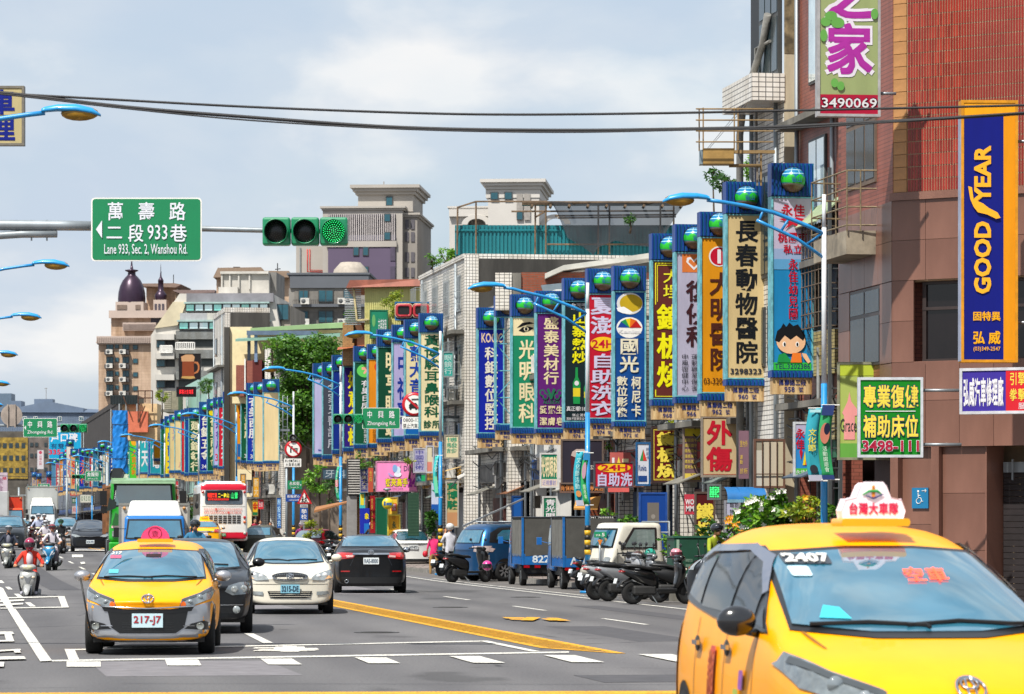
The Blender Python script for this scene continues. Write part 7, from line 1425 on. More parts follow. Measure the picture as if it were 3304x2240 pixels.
m=MB();m.prism([(X(1745),Z(922)),(X(1820),Z(914)),(X(1835),Z(1000)),(X(1770),Z(1000))],-.2,.3);m.build('air_duct',mat('#8d9ba3',.3,.6,.1),parent=root)
# yellow shed
root,X,Z=block('pale yellow corrugated metal rooftop shed with a rust red roof edge',1120,1356,76,'rooftop_shed')
m=MB();m.corr(X(1177),X(1356),Z(1120),Z(925),0,.05,30,0);m.bb(X(1177),X(1356),.02,5,Z(1120),Z(925));m.build('sheet_wall',mat('#d6cf86',.5,.1,.1,1.5),parent=root);m=MB();m.add([(X(1118),-.4,Z(930)),(X(1130),-.4,Z(906)),(X(1356),-.3,Z(902)),(X(1356),-.4,Z(925)),(X(1118),5,Z(930)),(X(1130),5,Z(900)),(X(1356),5,Z(896)),(X(1356),5,Z(925))],[(0,3,2,1),(1,2,6,5),(0,1,5,4),(0,4,7,3)]);m.build('roof',mat('#9a5a48',.6,0,.2,2),parent=root)
frame_tubes(root,'slatted_screen',[((X(1112),0,Z(935+i*7)),(X(1165),0,Z(935+i*7)))for i in range(17)],.025,ALU);frame_tubes(root,'prop',[((X(1140),-.1,Z(925)),(X(1152),-.1,Z(1035))),((X(1152),-.1,Z(1035)),(X(1190),-.1,Z(1032)))],.05,mat('#c9b98a',.6,0,.2))
root,X,Z=block('orange brown tiled rooftop parapet left of the spectacles board',1106,1196,74,'rooftop_shed');bx(root,'tiled_wall',TO,X(1106),X(1143),-.2,3,Z(1180),Z(1043));bx(root,'side_wall',mat('#6a4630',.85,0,.3,1.5),X(1143),X(1196),0,3,Z(1150),Z(1041));m=MB();m.add([(X(1090),-.8,Z(1132)),(X(1200),-.5,Z(1115)),(X(1200),.2,Z(1108)),(X(1090),.2,Z(1120))],[(0,1,2,3)]);m.build('awning',mat('#a45a34',.6),parent=root)
# green roofed sheds left of it
root,X,Z=block('green roofed open rooftop shed with a cream wall and steel posts',798,1112,56,'rooftop_shed')
GRF=mat('#8fae7a',.5,0,.1,1);m=MB();m.add([(X(812),-1,Z(1062)),(X(1112),-.6,Z(1043)),(X(1112),3,Z(1030)),(X(812),3,Z(1050)),(X(812),-1,Z(1072)),(X(1112),-.6,Z(1060))],[(0,1,2,3),(4,5,1,0)]);m.build('roof',GRF,parent=root);bx(root,'gutter',mat('#5b6b80',.5),X(800),X(1030),-1.02,-.8,Z(1084),Z(1070));bx(root,'post',mat('#7389a6',.5),X(824),X(834),-.9,-.7,Z(1170),Z(1078));bx(root,'post',mat('#5f6c7a',.5),X(800),X(810),-.5,-.3,Z(1170),Z(1078))
m=MB();m.add([(X(765),-1.3,Z(1098)),(X(1100),-1.2,Z(1080)),(X(1100),.5,Z(1072)),(X(765),.5,Z(1090)),(X(765),-1.3,Z(1106)),(X(1100),-1.2,Z(1090))],[(0,1,2,3),(4,5,1,0)]);m.build('lower_roof',mat('#7da394',.5,0,.1),parent=root);bx(root,'wall',mat('#e2d3a6',.8,0,.08),X(745),X(1112),1,6,Z(1300),Z(1062));bx(root,'white_tiled_end',TW,X(860),X(880),-1.6,1,Z(1240),Z(1122));bx(root,'faded_board',mat('#b3a78c',.8,0,.2),X(888),X(962),-1.5,-1.4,Z(1152),Z(1118))
t=MB();t.htext('雅樂',X(900),X(950),Z(1148),Z(1124),-1.53,.01);t.build('lettering',mat('#cfb9a4',.8),parent=root)
root,X,Z=block('tall cream stucco wall beside the white balconies',742,812,53);bx(root,'wall',mat('#e4d7ae',.8,0,.08,1),0,X(812),0,6,0,Z(1055));bx(root,'drain_pipe',ALU,X(790),X(794),-.15,-.05,Z(1240),Z(1110));m=MB();m.tube([(X(762),-.1,Z(1108)),(X(762),-.1,Z(1132)),(X(790),-.1,Z(1132))],.04,6);m.build('pipe',ALU,parent=root);bx(root,'dark_pier',DKCONC,X(725),X(742),-.5,4,0,Z(1057))
root,X,Z=block('red brick rooftop block with white pipes behind the third sign run',762,850,56,'rooftop_shed');bx(root,'wall',TP,X(764),X(790),-.6,4,Z(1280),Z(1180));bx(root,'wall',TP,X(795),X(818),-.8,4,Z(1260),Z(1166));bx(root,'end_wall',mat('#5c1f1c',.85,0,.1),X(818),X(848),-.8,4,Z(1260),Z(1164));bx(root,'pipe',WHITE,X(792),X(796),-.9,-.75,Z(1260),Z(1160))
# ---- distant towers
STONE=mat('#aaa49c',.85,0,.08,.15);STD=mat('#8f8982',.85,0,.1,.15);PURP=mat('#5c5066',.85,0,.06,.2);TGL=mat('#2a5a68',.2,0,.2,.8,.6)
_wm={}
def windows(root,xs,zs,w,h,y=0.0,fm=None,gm=None,sill=False,dbl=False):
 k=(round(w,2),round(h,2),id(fm),id(gm),dbl)
 for x in xs:
  for z in zs:
   if k not in _wm:
    m=MB();m.bb(-w/2-.08,w/2+.08,-.08,.05,-.08,h+.08);a=m.build('window',fm or FRAME,parent=root,loc=(x,y,z));m=MB()
    if dbl:m.bb(-w/2,-.04,-.10,-.085,0,h);m.bb(.04,w/2,-.10,-.085,0,h)
    else:m.bb(-w/2,w/2,-.10,-.085,0,h)
    b_=m.build('pane',gm or TGL,parent=a);_wm[k]=(a,b_)
   else:
    a,b_=_wm[k];c_=inst(a,'window',root,(x,y,z));inst(b_,'pane',c_,(0,0,0))
def cornice(root,x0,x1,y0,y1,z,m_,k=1.0,steps=3):
 m=MB()
 for i in range(steps):d=(i+1)*.35*k;m.bb(x0-d,x1+d,y0-d,y1+d,z+i*.45*k,z+(i+1)*.45*k)
 m.build('cornice',m_,parent=root)
root,X,Z=block('tall grey and purple apartment tower with striped balconies behind the green light',948,1352,28.5,rz=-4)
bx(root,'side_block',STONE,X(948),X(1058),2,16,0,Z(790));bx(root,'wall',STONE,X(1042),X(1300),0,18,0,Z(680));bx(root,'side_wing',STD,X(1300.5),X(1345),1,18,0,Z(700));bx(root,'purple_panel',PURP,X(1060),X(1278),-.25,-.02,0,Z(800));bx(root,'stone_band',STONE,X(1055),X(1282),-.35,-.02,Z(799),Z(780));bx(root,'dark_gallery',mat('#4a4654',.8),X(1060),X(1278),-.1,-.02,Z(779),Z(693))
m=MB()
for i in range(32):a=X(1062+i*6.8);m.bb(a,a+.11,-.3,-.12,Z(779),Z(693))
m.build('louvre_screen',mat('#b9b2b0',.7),parent=root);m=MB();m.bb(X(1060),X(1278),-.28,-.1,Z(778),Z(760));m.build('railing',mat('#5c5866',.6),parent=root)
bx(root,'penthouse',STONE,X(1150),X(1328),2,14,Z(680),Z(625));cornice(root,X(1150),X(1328),2,14,Z(625),STONE,.8);cornice(root,X(1044),X(1300),0,18,Z(680),STONE,.5,2);cornice(root,X(1300),X(1345),1,18,Z(700),STONE,.5,2)
windows(root,[X(1252)],[Z(659)],.62,.9,1.9);windows(root,[X(1151),X(1182)],[Z(825),Z(888)],.5,.85,-.27);windows(root,[X(1252)],[Z(716),Z(775)],.6,.75,-.27)
for py in(800,862):bx(root,'recess',mat('#4f4759',.85),X(1262),X(1277),-.32,-.26,Z(py+44),Z(py))
for py in(705,745,810,860):
 for px in(1306,1325):bx(root,'recess',mat('#5d5a60',.85),X(px),X(px+12),.9,1.05,Z(py+35),Z(py+4))
m=MB();m.tube([(X(985),1.9,Z(800)),(X(985),1.9,Z(873)),(X(1048),1.9,Z(876))],.05,6);m.tube([(X(993),1.9,Z(800)),(X(993),1.9,Z(868)),(X(1048),1.9,Z(870))],.05,6);m.build('red_pipe',mat('#c8342c',.5),parent=root);frame_tubes(root,'grey_pipe',[((X(962),1.9,Z(880)),(X(962),1.9,Z(795)))],.08,ALU)
frame_tubes(root,'aerial',[((X(1222),6,Z(608)),(X(1222),6,Z(572))),((X(1213),6,Z(587)),(X(1231),6,Z(587)))],.06,STD)
root,X,Z=block('white apartment tower with arched roof openings behind the teal wall',1440,1760,29,rz=-4)
WST=mat('#c3bfb9',.85,0,.06,.15);bx(root,'wall',WST,X(1445),X(1495),2,14,0,Z(680));bx(root,'wall_centre',WST,X(1575),X(1740),0,14,0,Z(640));cornice(root,X(1575),X(1738),0,14,Z(612),WST,.8);bx(root,'wall_upper',WST,X(1568),X(1742),-.1,14,Z(640),Z(612));bx(root,'roof_band',WST,X(1445),X(1575),1.5,14,Z(695),Z(672));cornice(root,X(1447),X(1575),2,14,Z(672),WST,.4,2)
for cx in(1535,1790):
 m=MB();q=[(X(cx)+1.7*math.cos(R(a)),Z(722)+1.1*math.sin(R(a)))for a in range(0,181,15)];
 for a,b_ in zip(q,q[1:]):m.add([(a[0],1.4,a[1]),(b_[0],1.4,b_[1]),(X(cx)+(b_[0]-X(cx))*.6,1.4,Z(722)+(b_[1]-Z(722))*.6),(X(cx)+(a[0]-X(cx))*.6,1.4,Z(722)+(a[1]-Z(722))*.6)],[(0,1,2,3)])
 o=m.build('arch',WST,parent=root);o.modifiers.new('t','SOLIDIFY').thickness=.5
windows(root,[X(1596),X(1641)],[Z(644)],.72,.70,-.15);windows(root,[X(1678)],[Z(710)],.55,.80,-.15)
for px in(1668,1692):bx(root,'recess',mat('#9a958f',.85),X(px),X(px+20),-.2,-.1,Z(712),Z(628))
frame_tubes(root,'aerial',[((X(1612),6,Z(597)),(X(1612),6,Z(570))),((X(1607),6,Z(573)),(X(1617),6,Z(577))),((X(1629),6,Z(597)),(X(1629),6,Z(570)))],.05,STD)
root,X,Z=block('grey apartment block with balconies and plants below the green signal',930,1190,36,rz=-2)
GR3=mat('#8b8781',.85,0,.08,.3);GRD=mat('#5d6168',.8,0,.08,.3);bx(root,'wall',GR3,X(932),X(1190),0,12,0,Z(930));bx(root,'attic',GRD,X(936),X(1190),-.2,12,Z(930),Z(890));cornice(root,X(936),X(1185),0,12,Z(894),GRD,.4,2)
m=MB();m.lathe([(1.7,0),(1.5,.7),(.9,1.35),(.001,1.4)],8,(X(1120),4,Z(886)));m.build('hipped_roof',mat('#a59c90',.8),parent=root)
for py in(965,1032):
 bx(root,'recess',mat('#77736d',.85),X(950),X(1112),-.06,-.01,Z(py+30),Z(py-25));windows(root,[X(980)],[Z(py+5)],.75,.85,-.08,dbl=True);windows(root,[X(1052)],[Z(py+8)],1.2,.95,-.08,dbl=True);windows(root,[X(1125)],[Z(py+5)],.8,.85,-.08)
 bx(root,'balcony',GRD,X(948),X(1180),-.7,-.02,Z(py+27),Z(py+18));frame_tubes(root,'railing',[((X(948+i*6),-.68,Z(py+18)),(X(948+i*6),-.68,Z(py+5)))for i in range(39)]+[((X(948),-.68,Z(py+5)),(X(1180),-.68,Z(py+5)))],.02,DK,4)
 for px in(987,1107,1130):ac_unit(root,(X(px),-.9,Z(py+19)))
 # slanted white apartment block
root,X,Z=block('sloping white apartment block with stepped balconies and green windows',487,905,39,rz=-3)
WS=mat('#c9c5bd',.85,0,.22,.35,streak=True);CRM=mat('#cfc3a6',.85,0,.2,.3)
m=MB();m.prism([(X(487),0),(X(487),Z(1082)),(X(580),Z(948)),(X(886),Z(952)),(X(905),Z(1060)),(X(905),0)],0,12);m.build('wall',WS,parent=root)
m=MB();m.prism([(X(604),Z(975)),(X(560),Z(975)),(X(500),Z(1060)),(X(575),Z(1050))],-.2,-.01);m.build('slanted_face',CRM,parent=root);bx(root,'grey_roof',mat('#8c8a90',.9,0,.25,.4),X(604),X(886),-.35,-.01,Z(976),Z(948))
for py,x0,x1 in((982,602,870),(1040,580,872)):
 bx(root,'window_strip',FRAME,X(x0),X(x1),-.5,-.02,Z(py+26),Z(py));n=9
 for i in range(n):a,b_=X(x0+(x1-x0)*i/n)+.08,X(x0+(x1-x0)*(i+1)/n)-.08;bx(root,'pane',glass_mat(('#4a8f80','#7fa3a6','#8fb0ae')[i%3],.2),a,b_,-.53,-.51,Z(py+22),Z(py+3))
 bx(root,'ledge',mat('#9fb8b4',.7),X(x0)-.1,X(x1)+.1,-.8,-.02,Z(py),Z(py-5))
bx(root,'spandrel',mat('#d3d0c6',.8,0,.2,.4,streak=True),X(592),X(872),-.6,-.02,Z(1034),Z(1012));bx(root,'patched_render',mat('#a7a9ab',.85),X(585),X(672),-.62,-.605,Z(1036),Z(1012))
for py in(1080,1142,1210):
 bx(root,'opening',mat('#33373a',.8),X(508),X(565),-.04,-.01,Z(py+42),Z(py+18));bx(root,'balcony',WS,X(506),X(567),-.9,-.02,Z(py+18),Z(py));windows(root,[X(520)],[Z(py+40)],.6,.5,-.05)
 bx(root,'opening',mat('#4c5150',.8),X(577),X(690),-.06,-.01,Z(py+40),Z(py+14));bx(root,'ribbed_screen',TG,X(570),X(700),-.4,-.02,Z(py+16),Z(py-12))
for x0,x1,py in((523,562,1118),(574,634,1108)):frame_tubes(root,'white_grille',[((X(x0+i*(x1-x0)/9),-1.0,Z(py+22)),(X(x0+i*(x1-x0)/9),-1.0,Z(py)))for i in range(10)]+[((X(x0),-1,Z(py)),(X(x1),-1,Z(py))),((X(x0),-1,Z(py+22)),(X(x1),-1,Z(py+22)))],.05,WHITE)
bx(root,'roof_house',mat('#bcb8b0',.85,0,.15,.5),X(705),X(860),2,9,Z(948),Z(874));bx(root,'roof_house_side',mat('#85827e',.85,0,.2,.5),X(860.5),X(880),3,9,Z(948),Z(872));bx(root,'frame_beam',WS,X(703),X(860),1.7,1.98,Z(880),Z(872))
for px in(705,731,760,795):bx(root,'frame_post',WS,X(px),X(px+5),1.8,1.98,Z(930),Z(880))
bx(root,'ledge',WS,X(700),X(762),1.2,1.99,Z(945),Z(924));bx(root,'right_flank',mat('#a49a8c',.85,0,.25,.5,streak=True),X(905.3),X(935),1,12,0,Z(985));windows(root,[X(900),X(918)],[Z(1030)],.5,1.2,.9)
root,X,Z=block('tan block with a stepped roof behind the sloping white one',685,940,33);bx(root,'wall',TT,X(693),X(935),2,10,0,Z(890));m=MB();m.prism([(X(685),Z(893)),(X(700),Z(862)),(X(840),Z(860)),(X(850),Z(872)),(X(930),Z(872)),(X(940),Z(893))],1,10);m.build('roof',mat('#8f7a68',.8),parent=root)
frame_tubes(root,'aerial',[((X(724),5,Z(862)),(X(724),5,Z(852))),((X(750),5,Z(862)),(X(750),5,Z(850))),((X(740),5,Z(851)),(X(762),5,Z(851))),((X(885),5,Z(872)),(X(885),5,Z(838))),((X(877),5,Z(858)),(X(895),5,Z(856)))],.05,DK)
# domed apartment tower
root,X,Z=block('tan apartment tower with two purple domes at the far left',312,560,27,rz=-3)
bx(root,'wall',TT,X(318),X(500),0,14,0,Z(1108));bx(root,'upper_wall',TT,X(350),X(530),2,14,Z(1108),Z(1010));LST=mat('#b8a79c',.85,0,.06,.3)
bx(root,'parapet',LST,X(314),X(500),-.6,.0,Z(1108),Z(1086));cornice(root,X(318),X(498),-.2,10,Z(1112),LST,.35,2);bx(root,'cornice_band',LST,X(345),X(540),1.4,2,Z(1024),Z(1000));bx(root,'balustrade',LST,X(392),X(500),1.0,1.99,Z(1066),Z(1040));cornice(root,X(350),X(530),2,14,Z(1012),LST,.3,2)
m=MB()
for i in range(30):a=X(316+i*6);m.bb(a,a+.09,-.68,-.62,Z(1104),Z(1090));a=X(394+i*3.5);m.bb(a,a+.07,.9,.98,Z(1062),Z(1044))
m.build('baluster',mat('#9a8a82',.85),parent=root)
for x_,w_ in((355,.72),(407,.66),(438,.45)):windows(root,[X(x_)],[Z(py)for py in(1127,1171,1215,1260)],w_,.62 if w_>.5 else .42,-.02,dbl=w_>.5)
windows(root,[X(378)],[Z(py)for py in(1123,1167,1211,1256)],.34,.4,-.02)
for py in(1132,1177,1221,1266):
 for px in(340,392):bx(root,'ac_ledge',mat('#4c4a4c',.7),X(px),X(px+27),-.7,-.02,Z(py+13),Z(py));
 ac_unit(root,(X(357),-.95,Z(py+12)));ac_unit(root,(X(400),-.95,Z(py+12)))
bx(root,'upper_recess',mat('#3d3d48',.8),X(480),X(512),1.9,1.99,Z(1040),Z(1022));bx(root,'back_tower',TT,X(440),X(540),8,14,Z(1010),Z(915));m=MB();m.prism([(X(430),Z(913)),(X(432),Z(905)),(X(540),Z(904)),(X(563),Z(908)),(X(545),Z(918))],6,15);m.build('flat_roof',mat('#8a7468',.8),parent=root)
DM=mat('#3b2a3c',.35,.4,.12,1.2);m=MB();cx=X(413);z0=Z(972)
m.lathe([(1.66,0),(1.68,.5),(1.62,1.2),(1.42,2.0),(1.1,2.65),(.72,3.1),(.5,3.3),(.45,3.65),(.8,3.8),(.82,3.9),(.2,4.0),(.1,4.6),(.02,5.6)],12,(cx,3,z0));m.build('large_dome',DM,parent=root);bx(root,'dome_drum',LST,X(367),X(458),1.4,5,Z(1000),z0)
for px in(372,388,432):bx(root,'drum_opening',mat('#7a685c',.8),X(px),X(px+16),1.32,1.4,Z(997),Z(982))
m=MB();cx=X(508);z0=Z(965);m.lathe([(.62,0),(.74,.35),(.70,.7),(.45,1.05),(.33,1.15),(.33,2.3),(.36,2.32),(.30,2.5),(.12,2.8),(.05,3.4),(.015,4.4)],10,(cx,3,z0));m.build('small_dome',DM,parent=root);bx(root,'belvedere',LST,X(488),X(530),2.0,4,Z(1010),z0)
for px in(492,504,516):bx(root,'belvedere_arch',mat('#4c4650',.8),X(px),X(px+7),1.92,2.0,Z(1005),Z(978))
frame_tubes(root,'lightning_rod',[((X(489),8,Z(904)),(X(489),8,Z(862))),((X(530),8,Z(904)),(X(530),8,Z(872)))],.05,DK)
root,X,Z=block('flat purple roofed tan block between the domed tower and the sloping white block',555,695,27);bx(root,'wall',TT,X(560),X(690),2,8,0,Z(945));m=MB();m.prism([(X(556),Z(934)),(X(556),Z(937)),(X(582),Z(947)),(X(690),Z(943)),(X(692),Z(934))],1,9);m.build('flat_roof',mat('#7f6c68',.8),parent=root)
# grey-blue factory roof, far left
root,X,Z=block('blue grey corrugated metal factory with two rows of windows at the far left',-40,345,15.5,'factory',rz=0)
BG=mat('#69788c',.5,.1,.1,.3);m=MB();m.corr(X(-40),X(345),0,Z(1330),0,.06,70,0);m.bb(X(-40),X(345),.02,20,0,Z(1330));m.build('wall',BG,parent=root);m=MB();m.add([(X(-40),-.5,Z(1330)),(X(345),-.5,Z(1332)),(X(345),12,Z(1318)),(X(90),12,Z(1305)),(X(-40),12,Z(1312))],[(0,1,2,3,4)]);m.build('roof',mat('#56657a',.5,.1,.1,.3),parent=root)
bx(root,'roof_house',BG,X(100),X(160),5,9,Z(1310),Z(1285));bx(root,'roof_house',mat('#5f7183',.5),X(-40),X(30),3,9,Z(1330),Z(1268));bx(root,'roof_house',BG,X(30),X(62),3,9,Z(1330),Z(1292));m=MB();m.prism([(X(60),Z(1312)),(X(150),Z(1294)),(X(265),Z(1316)),(X(265),Z(1330)),(X(60),Z(1330))],2,10);m.build('ridge_roof',BG,parent=root)
windows(root,[X(p)for p in(80,115,192,262)],[Z(1357)],.7,.75,-.04,fm=WHITE,dbl=True);frame_tubes(root,'aerial',[((X(137),6,Z(1285)),(X(137),6,Z(1248))),((X(132),6,Z(1250)),(X(141),6,Z(1250)))],.06,STD)
# facades closing the view where the street bends
root,X,Z=block('mottled yellow shop front block at the far left where the street bends',-20,92,16.5);bx(root,'wall',mat('#5f5a52',.9,0,.3,.5),X(-20),X(92),0,6,0,Z(1392));bx(root,'yellow_cladding',mat('#a08433',.8,0,.4,1.2),X(-20),X(90),-.2,-.01,Z(1545),Z(1412))
for i in range(5):
 for j in range(3):bx(root,'window',WGLASS,X(-10+i*20),X(2+i*20),-.26,-.21,Z(1430+j*40+16),Z(1430+j*40))
root,X,Z=block('brown grey block behind the long white banner sign',92,158,17);bx(root,'wall',mat('#6b625c',.9,0,.3,.7),X(92),X(158),0,8,0,Z(1405));windows(root,[X(102),X(118),X(148)],[Z(p)for p in(1440,1475,1520)],.45,.6,-.03,gm=WGLASS)
root,X,Z=block('dark blue glazed block at the end of the street',150,290,16);bx(root,'wall',mat('#20486e',.6,0,.3,.5),X(150),X(290),0,6,0,Z(1530));windows(root,[X(p)for p in range(160,285,16)],[Z(1600),Z(1570)],.35,.4,-.03,gm=WGLASS)
root,X,Z=block('dark corrugated roof terrace over cream walls above the far signs',356,512,41,'rooftop_shed');m=MB();m.corr(X(356),X(448),Z(1305),Z(1275),0,.06,18,0);m.bb(X(356),X(448),.02,4,Z(1305),Z(1278));m.build('corrugated_roof',mat('#1e2a2c',.6),parent=root);bx(root,'wall',mat('#d8b98c',.8),X(392),X(505),.5,4,Z(1420),Z(1302));bx(root,'salmon_panel',mat('#cf6f50',.7),X(412),X(478),-.3,.4,Z(1395),Z(1328))
frame_tubes(root,'rusty_frame',[((X(a),-.5,Z(b_)),(X(c_),-.5,Z(d_)))for a,b_,c_,d_ in((448,1262,448,1365),(448,1262,494,1262),(494,1262,494,1330),(470,1262,470,1300),(448,1285,494,1285),(448,1365,470,1310),(400,1280,425,1345))],.05,RUST)
for px in(383,405,440):bx(root,'post',ALU,X(px),X(px+4),-.1,.1,Z(1330),Z(1303))
root,X,Z=block('roof terrace with planters and air units right of the rusty frame',505,575,43,'rooftop_shed');bx(root,'wall',mat('#8d8672',.85,0,.2),X(530),X(575),0,4,Z(1330),Z(1262));
m=MB();[m.bb(X(531),X(552),-.05,-.01,Z(1262+i*6+4),Z(1262+i*6))for i in range(10)];m.build('louvre',mat('#a29b88',.8),parent=root);bx(root,'ledge',CONCRETE,X(520),X(576),-.6,.0,Z(1330),Z(1322))
# blue tarpaulin column
root=thing('tarpaulin','bright blue tarpaulin wrapped around a tall frame in the far sign run','tarpaulin',at(388,42));m=MB();n=16;vs=[];fs=[]
for i in range(15):
 z=zz(1528,42)+(zz(1325,42)-zz(1528,42))*i/14
 for k in range(n):t=2*math.pi*k/n;q=1+.10*math.sin(k*3+i*1.3)+.05*math.sin(i*2.1+k);vs.append((.58*q*math.cos(t),.4*q*math.sin(t),z))
m.add(vs,[(i*n+k,i*n+(k+1)%n,(i+1)*n+(k+1)%n,(i+1)*n+k)for i in range(14)for k in range(n)]+[tuple(14*n+k for k in range(n))],0,False);m.build('sheet',mat('#1478c8',.4,0,.12,2),parent=root);m=MB();[m.tube([(math.cos(R(a))*.62,math.sin(R(a))*.44,z)for a in range(180,361,30)],.02,5)for z in(zz(1370,42),zz(1480,42))];m.build('rope',DK,parent=root)
# ---- plants
def leafmat(c1,c2,key):
 def f(t,b):
  geo=t.nodes.new('ShaderNodeNewGeometry');c=_ramp(t,geo.outputs['Random Per Island'],[(0,c1),(1,c2)]);c=_mul(t,c,_ramp(t,_noise(t,1.1,3,.6),[(.35,(.7,.75,.7)),(.65,(1.15,1.15,1.0))]))
  t.links.new(c,b.inputs['Base Color']);b.inputs['Roughness'].default_value=.45;tr=t.nodes.new('ShaderNodeBsdfTranslucent');t.links.new(c,tr.inputs[0]);mx_=t.nodes.new('ShaderNodeMixShader');mx_.inputs[0].default_value=.3
  t.links.new(b.outputs[0],mx_.inputs[1]);t.links.new(tr.outputs[0],mx_.inputs[2]);t.links.new(mx_.outputs[0],t.nodes['Material Output'].inputs[0])
 return nodes_mat(key,f)
LG=leafmat('#2c5a14','#5c8a20','leaf_green');LY=leafmat('#6d8c1c','#a9ac2c','leaf_yellow');LD=leafmat('#1d4212','#3c6a1c','leaf_dark');LB=leafmat('#3a7a1c','#84b02c','leaf_bright');BARK=mat('#4a3c2e',.9,0,.3,4)
def foliage(parent,clumps,m_,leaf=.09,dens=60,name='crown',asp=.45):
 mb=MB();rnd=random.Random(len(clumps)*7+int(leaf*1000))
 for(x,y,z,r)in clumps:
  n=int(dens*r*r*12)
  for _ in range(n):
   d=Vector((rnd.gauss(0,1),rnd.gauss(0,1),rnd.gauss(0,1))).normalized();q=r*(rnd.random()**.35)*(.75+.35*rnd.random());p=Vector((x,y,z))+Vector((d.x*q,d.y*q,d.z*q*.8))
   a=(d+Vector((rnd.gauss(0,.6),rnd.gauss(0,.6),rnd.gauss(0,.6)+.25))).normalized();b_=a.cross(Vector((rnd.random()-.5,rnd.random()-.5,rnd.random()))).normalized();L=leaf*(.7+.6*rnd.random());w_=L*asp;nn=a.cross(b_)
   t0,t1=p,p+b_*L*2;md_=p+b_*L+a*.12*L;mb.add([t0,md_+nn*w_,t1,md_-nn*w_],[(0,1,2,3)],0)
 return mb.build(name,m_,parent=parent)
def tree(label,px,s,py0,py1,w,m_,leaf=.09,dens=50,trunk=True,seed=1,name='tree',cat='tree',n=26,base=0.0,group=None,shape=1.0,flowers=None,fcol='#f2f0e6'):
 rnd=random.Random(seed);p=at(px,s);root=thing(name,label,cat,(p.x,p.y,0),0,group);z1,z0=zz(py0,s),zz(py1,s);H_=z1-z0;cl=[]
 for i in range(n):
  t=rnd.random();ww=w/2*math.sin(math.pi*min(.95,.12+.8*t))**shape;a=rnd.random()*6.28;rr_=ww*(.45+.55*rnd.random());cl.append((rr_*math.cos(a),rr_*math.sin(a)*.8,z0+H_*(.1+.85*t),H_*.11+w*.045+rnd.random()*w*.05))
 foliage(root,cl,m_,leaf,dens)
 tr=MB();top=z0+H_*.55;tr.tube([(0,0,base),(.05,0,(base+z0)/2+.1),(.0,.05,top)],[w*.035+.03,w*.03+.02,w*.012+.01],8)
 for i in range(0,n,3):c_=cl[i];tr.tube([(0,0,z0+H_*.15),(c_[0]*.5,c_[1]*.5,(z0+c_[2])/2+.05),(c_[0],c_[1],c_[2])],[w*.02+.01,w*.012+.008,.008],5)
 tr.build('trunk',BARK,parent=root)
 if flowers:
  f=MB()
  for i in range(flowers):
   c_=cl[rnd.randrange(n)];a=rnd.random()*6.28;q=c_[3]*.9;x,y,z=c_[0]+q*.7*math.cos(a),c_[1]-q*.8,c_[2]+q*(.3+.5*rnd.random())
   for k_ in range(5):t=k_*1.257;f.add([(x,y,z),(x+.05*math.cos(t),y-.02,z+.05*math.sin(t)),(x+.065*math.cos(t+.5),y-.03,z+.065*math.sin(t+.5)),(x+.045*math.cos(t+1),y-.02,z+.045*math.sin(t+1))],[(0,1,2,3)])
  f.build('blossom',mat(fcol,.6,0,0),parent=root)
 return root
tree('big dark green tree rising over the side street behind the second sign run',992,57.5,1078,1440,4.0,LG,.12,42,n=40,seed=4,shape=.55);tree('leafy tree left part over the side street, beside the no entry disc',912,54,1150,1290,2.5,LD,.11,45,n=16,seed=9)
tree('light green street tree under sign 1002-2 at the side street',1030,64,1505,1590,1.7,LB,.09,60,n=18,seed=12);tree('feathery street tree in front of signs 998 and 1000',1180,76,1462,1515,1.9,LG,.06,50,n=14,seed=14)
tree('drooping tree over the dental board',1060,65,1545,1625,1.2,LD,.08,60,n=12,seed=15)
for lb,px,s,y0,y1,w_,m_,b_,sd in(('bushy plant on the tiled parapet above the rust stains',1440,84,800,860,.9,LB,11.6,3),('thin dry shrub at the left end of the tiled parapet',1392,83,820,858,.7,LG,11.6,5),('small potted tree under the shade net',2032,92,690,728,.5,LD,11.9,7),('wispy pale shrub on the roof behind the sunglasses board',1295,78,945,1030,2.0,LY,9.5,8),('climbing plant beside the slatted screen',1140,75,985,1050,.8,LG,9.5,18),('round shrub on the cream rooftop terrace',876,58,1090,1130,1.3,LB,10,21),('rooftop shrub behind the cream animal hospital sign',2300,124,545,590,.5,LD,7.6,22),('spiky rooftop tree behind the beige box frame',2430,131,510,590,.65,LB,7.6,23),('open branched bush on the low roof left of the animal hospital sign',2330,126,560,620,.7,LD,7.6,24),('yellow green planter bush on the far roof terrace',522,45,1255,1300,1.0,LY,9,25),('potted bush on the mint building balcony',672,48,1225,1270,1.4,LG,9,26),('tuft of weeds above the teppanyaki board',2180,122,1350,1385,.6,LY,3.2,27),('pot plant on the window ledge above the laundry board',1962,112,1430,1452,.25,LB,3.4,28),('yellow plants on the ledge above the pink claw crane board',1320,86,1480,1500,.5,LY,3.4,29)):
 tree(lb,px,s,y0,y1,w_,m_,.055,160,base=b_,n=14,seed=sd,name='rooftop_plant',cat='plant')
tree('frangipani shrub with white blossoms behind the foreground taxi',2435,158,1612,1735,.85,LB,.075,150,n=22,seed=31,name='shrub',cat='shrub',flowers=26);tree('taller frangipani shrub with white blossoms beside the first lamp post',2508,156,1590,1735,.75,LG,.08,150,n=22,seed=32,name='shrub',cat='shrub',flowers=18)
tree('golden trumpet shrub right of the frangipani',2610,158,1600,1730,.95,LY,.06,130,n=20,seed=33,name='shrub',cat='shrub',flowers=10,fcol='#e8a818');tree('green shrub behind the lamp post with a pink flag',2680,160,1620,1730,.5,LG,.06,140,n=12,seed=34,name='shrub',cat='shrub')
tree('orange flowered plant at the left of the frangipani',2370,156,1668,1740,.4,LB,.05,150,n=10,seed=35,name='shrub',cat='shrub',flowers=14,fcol='#e89a10')
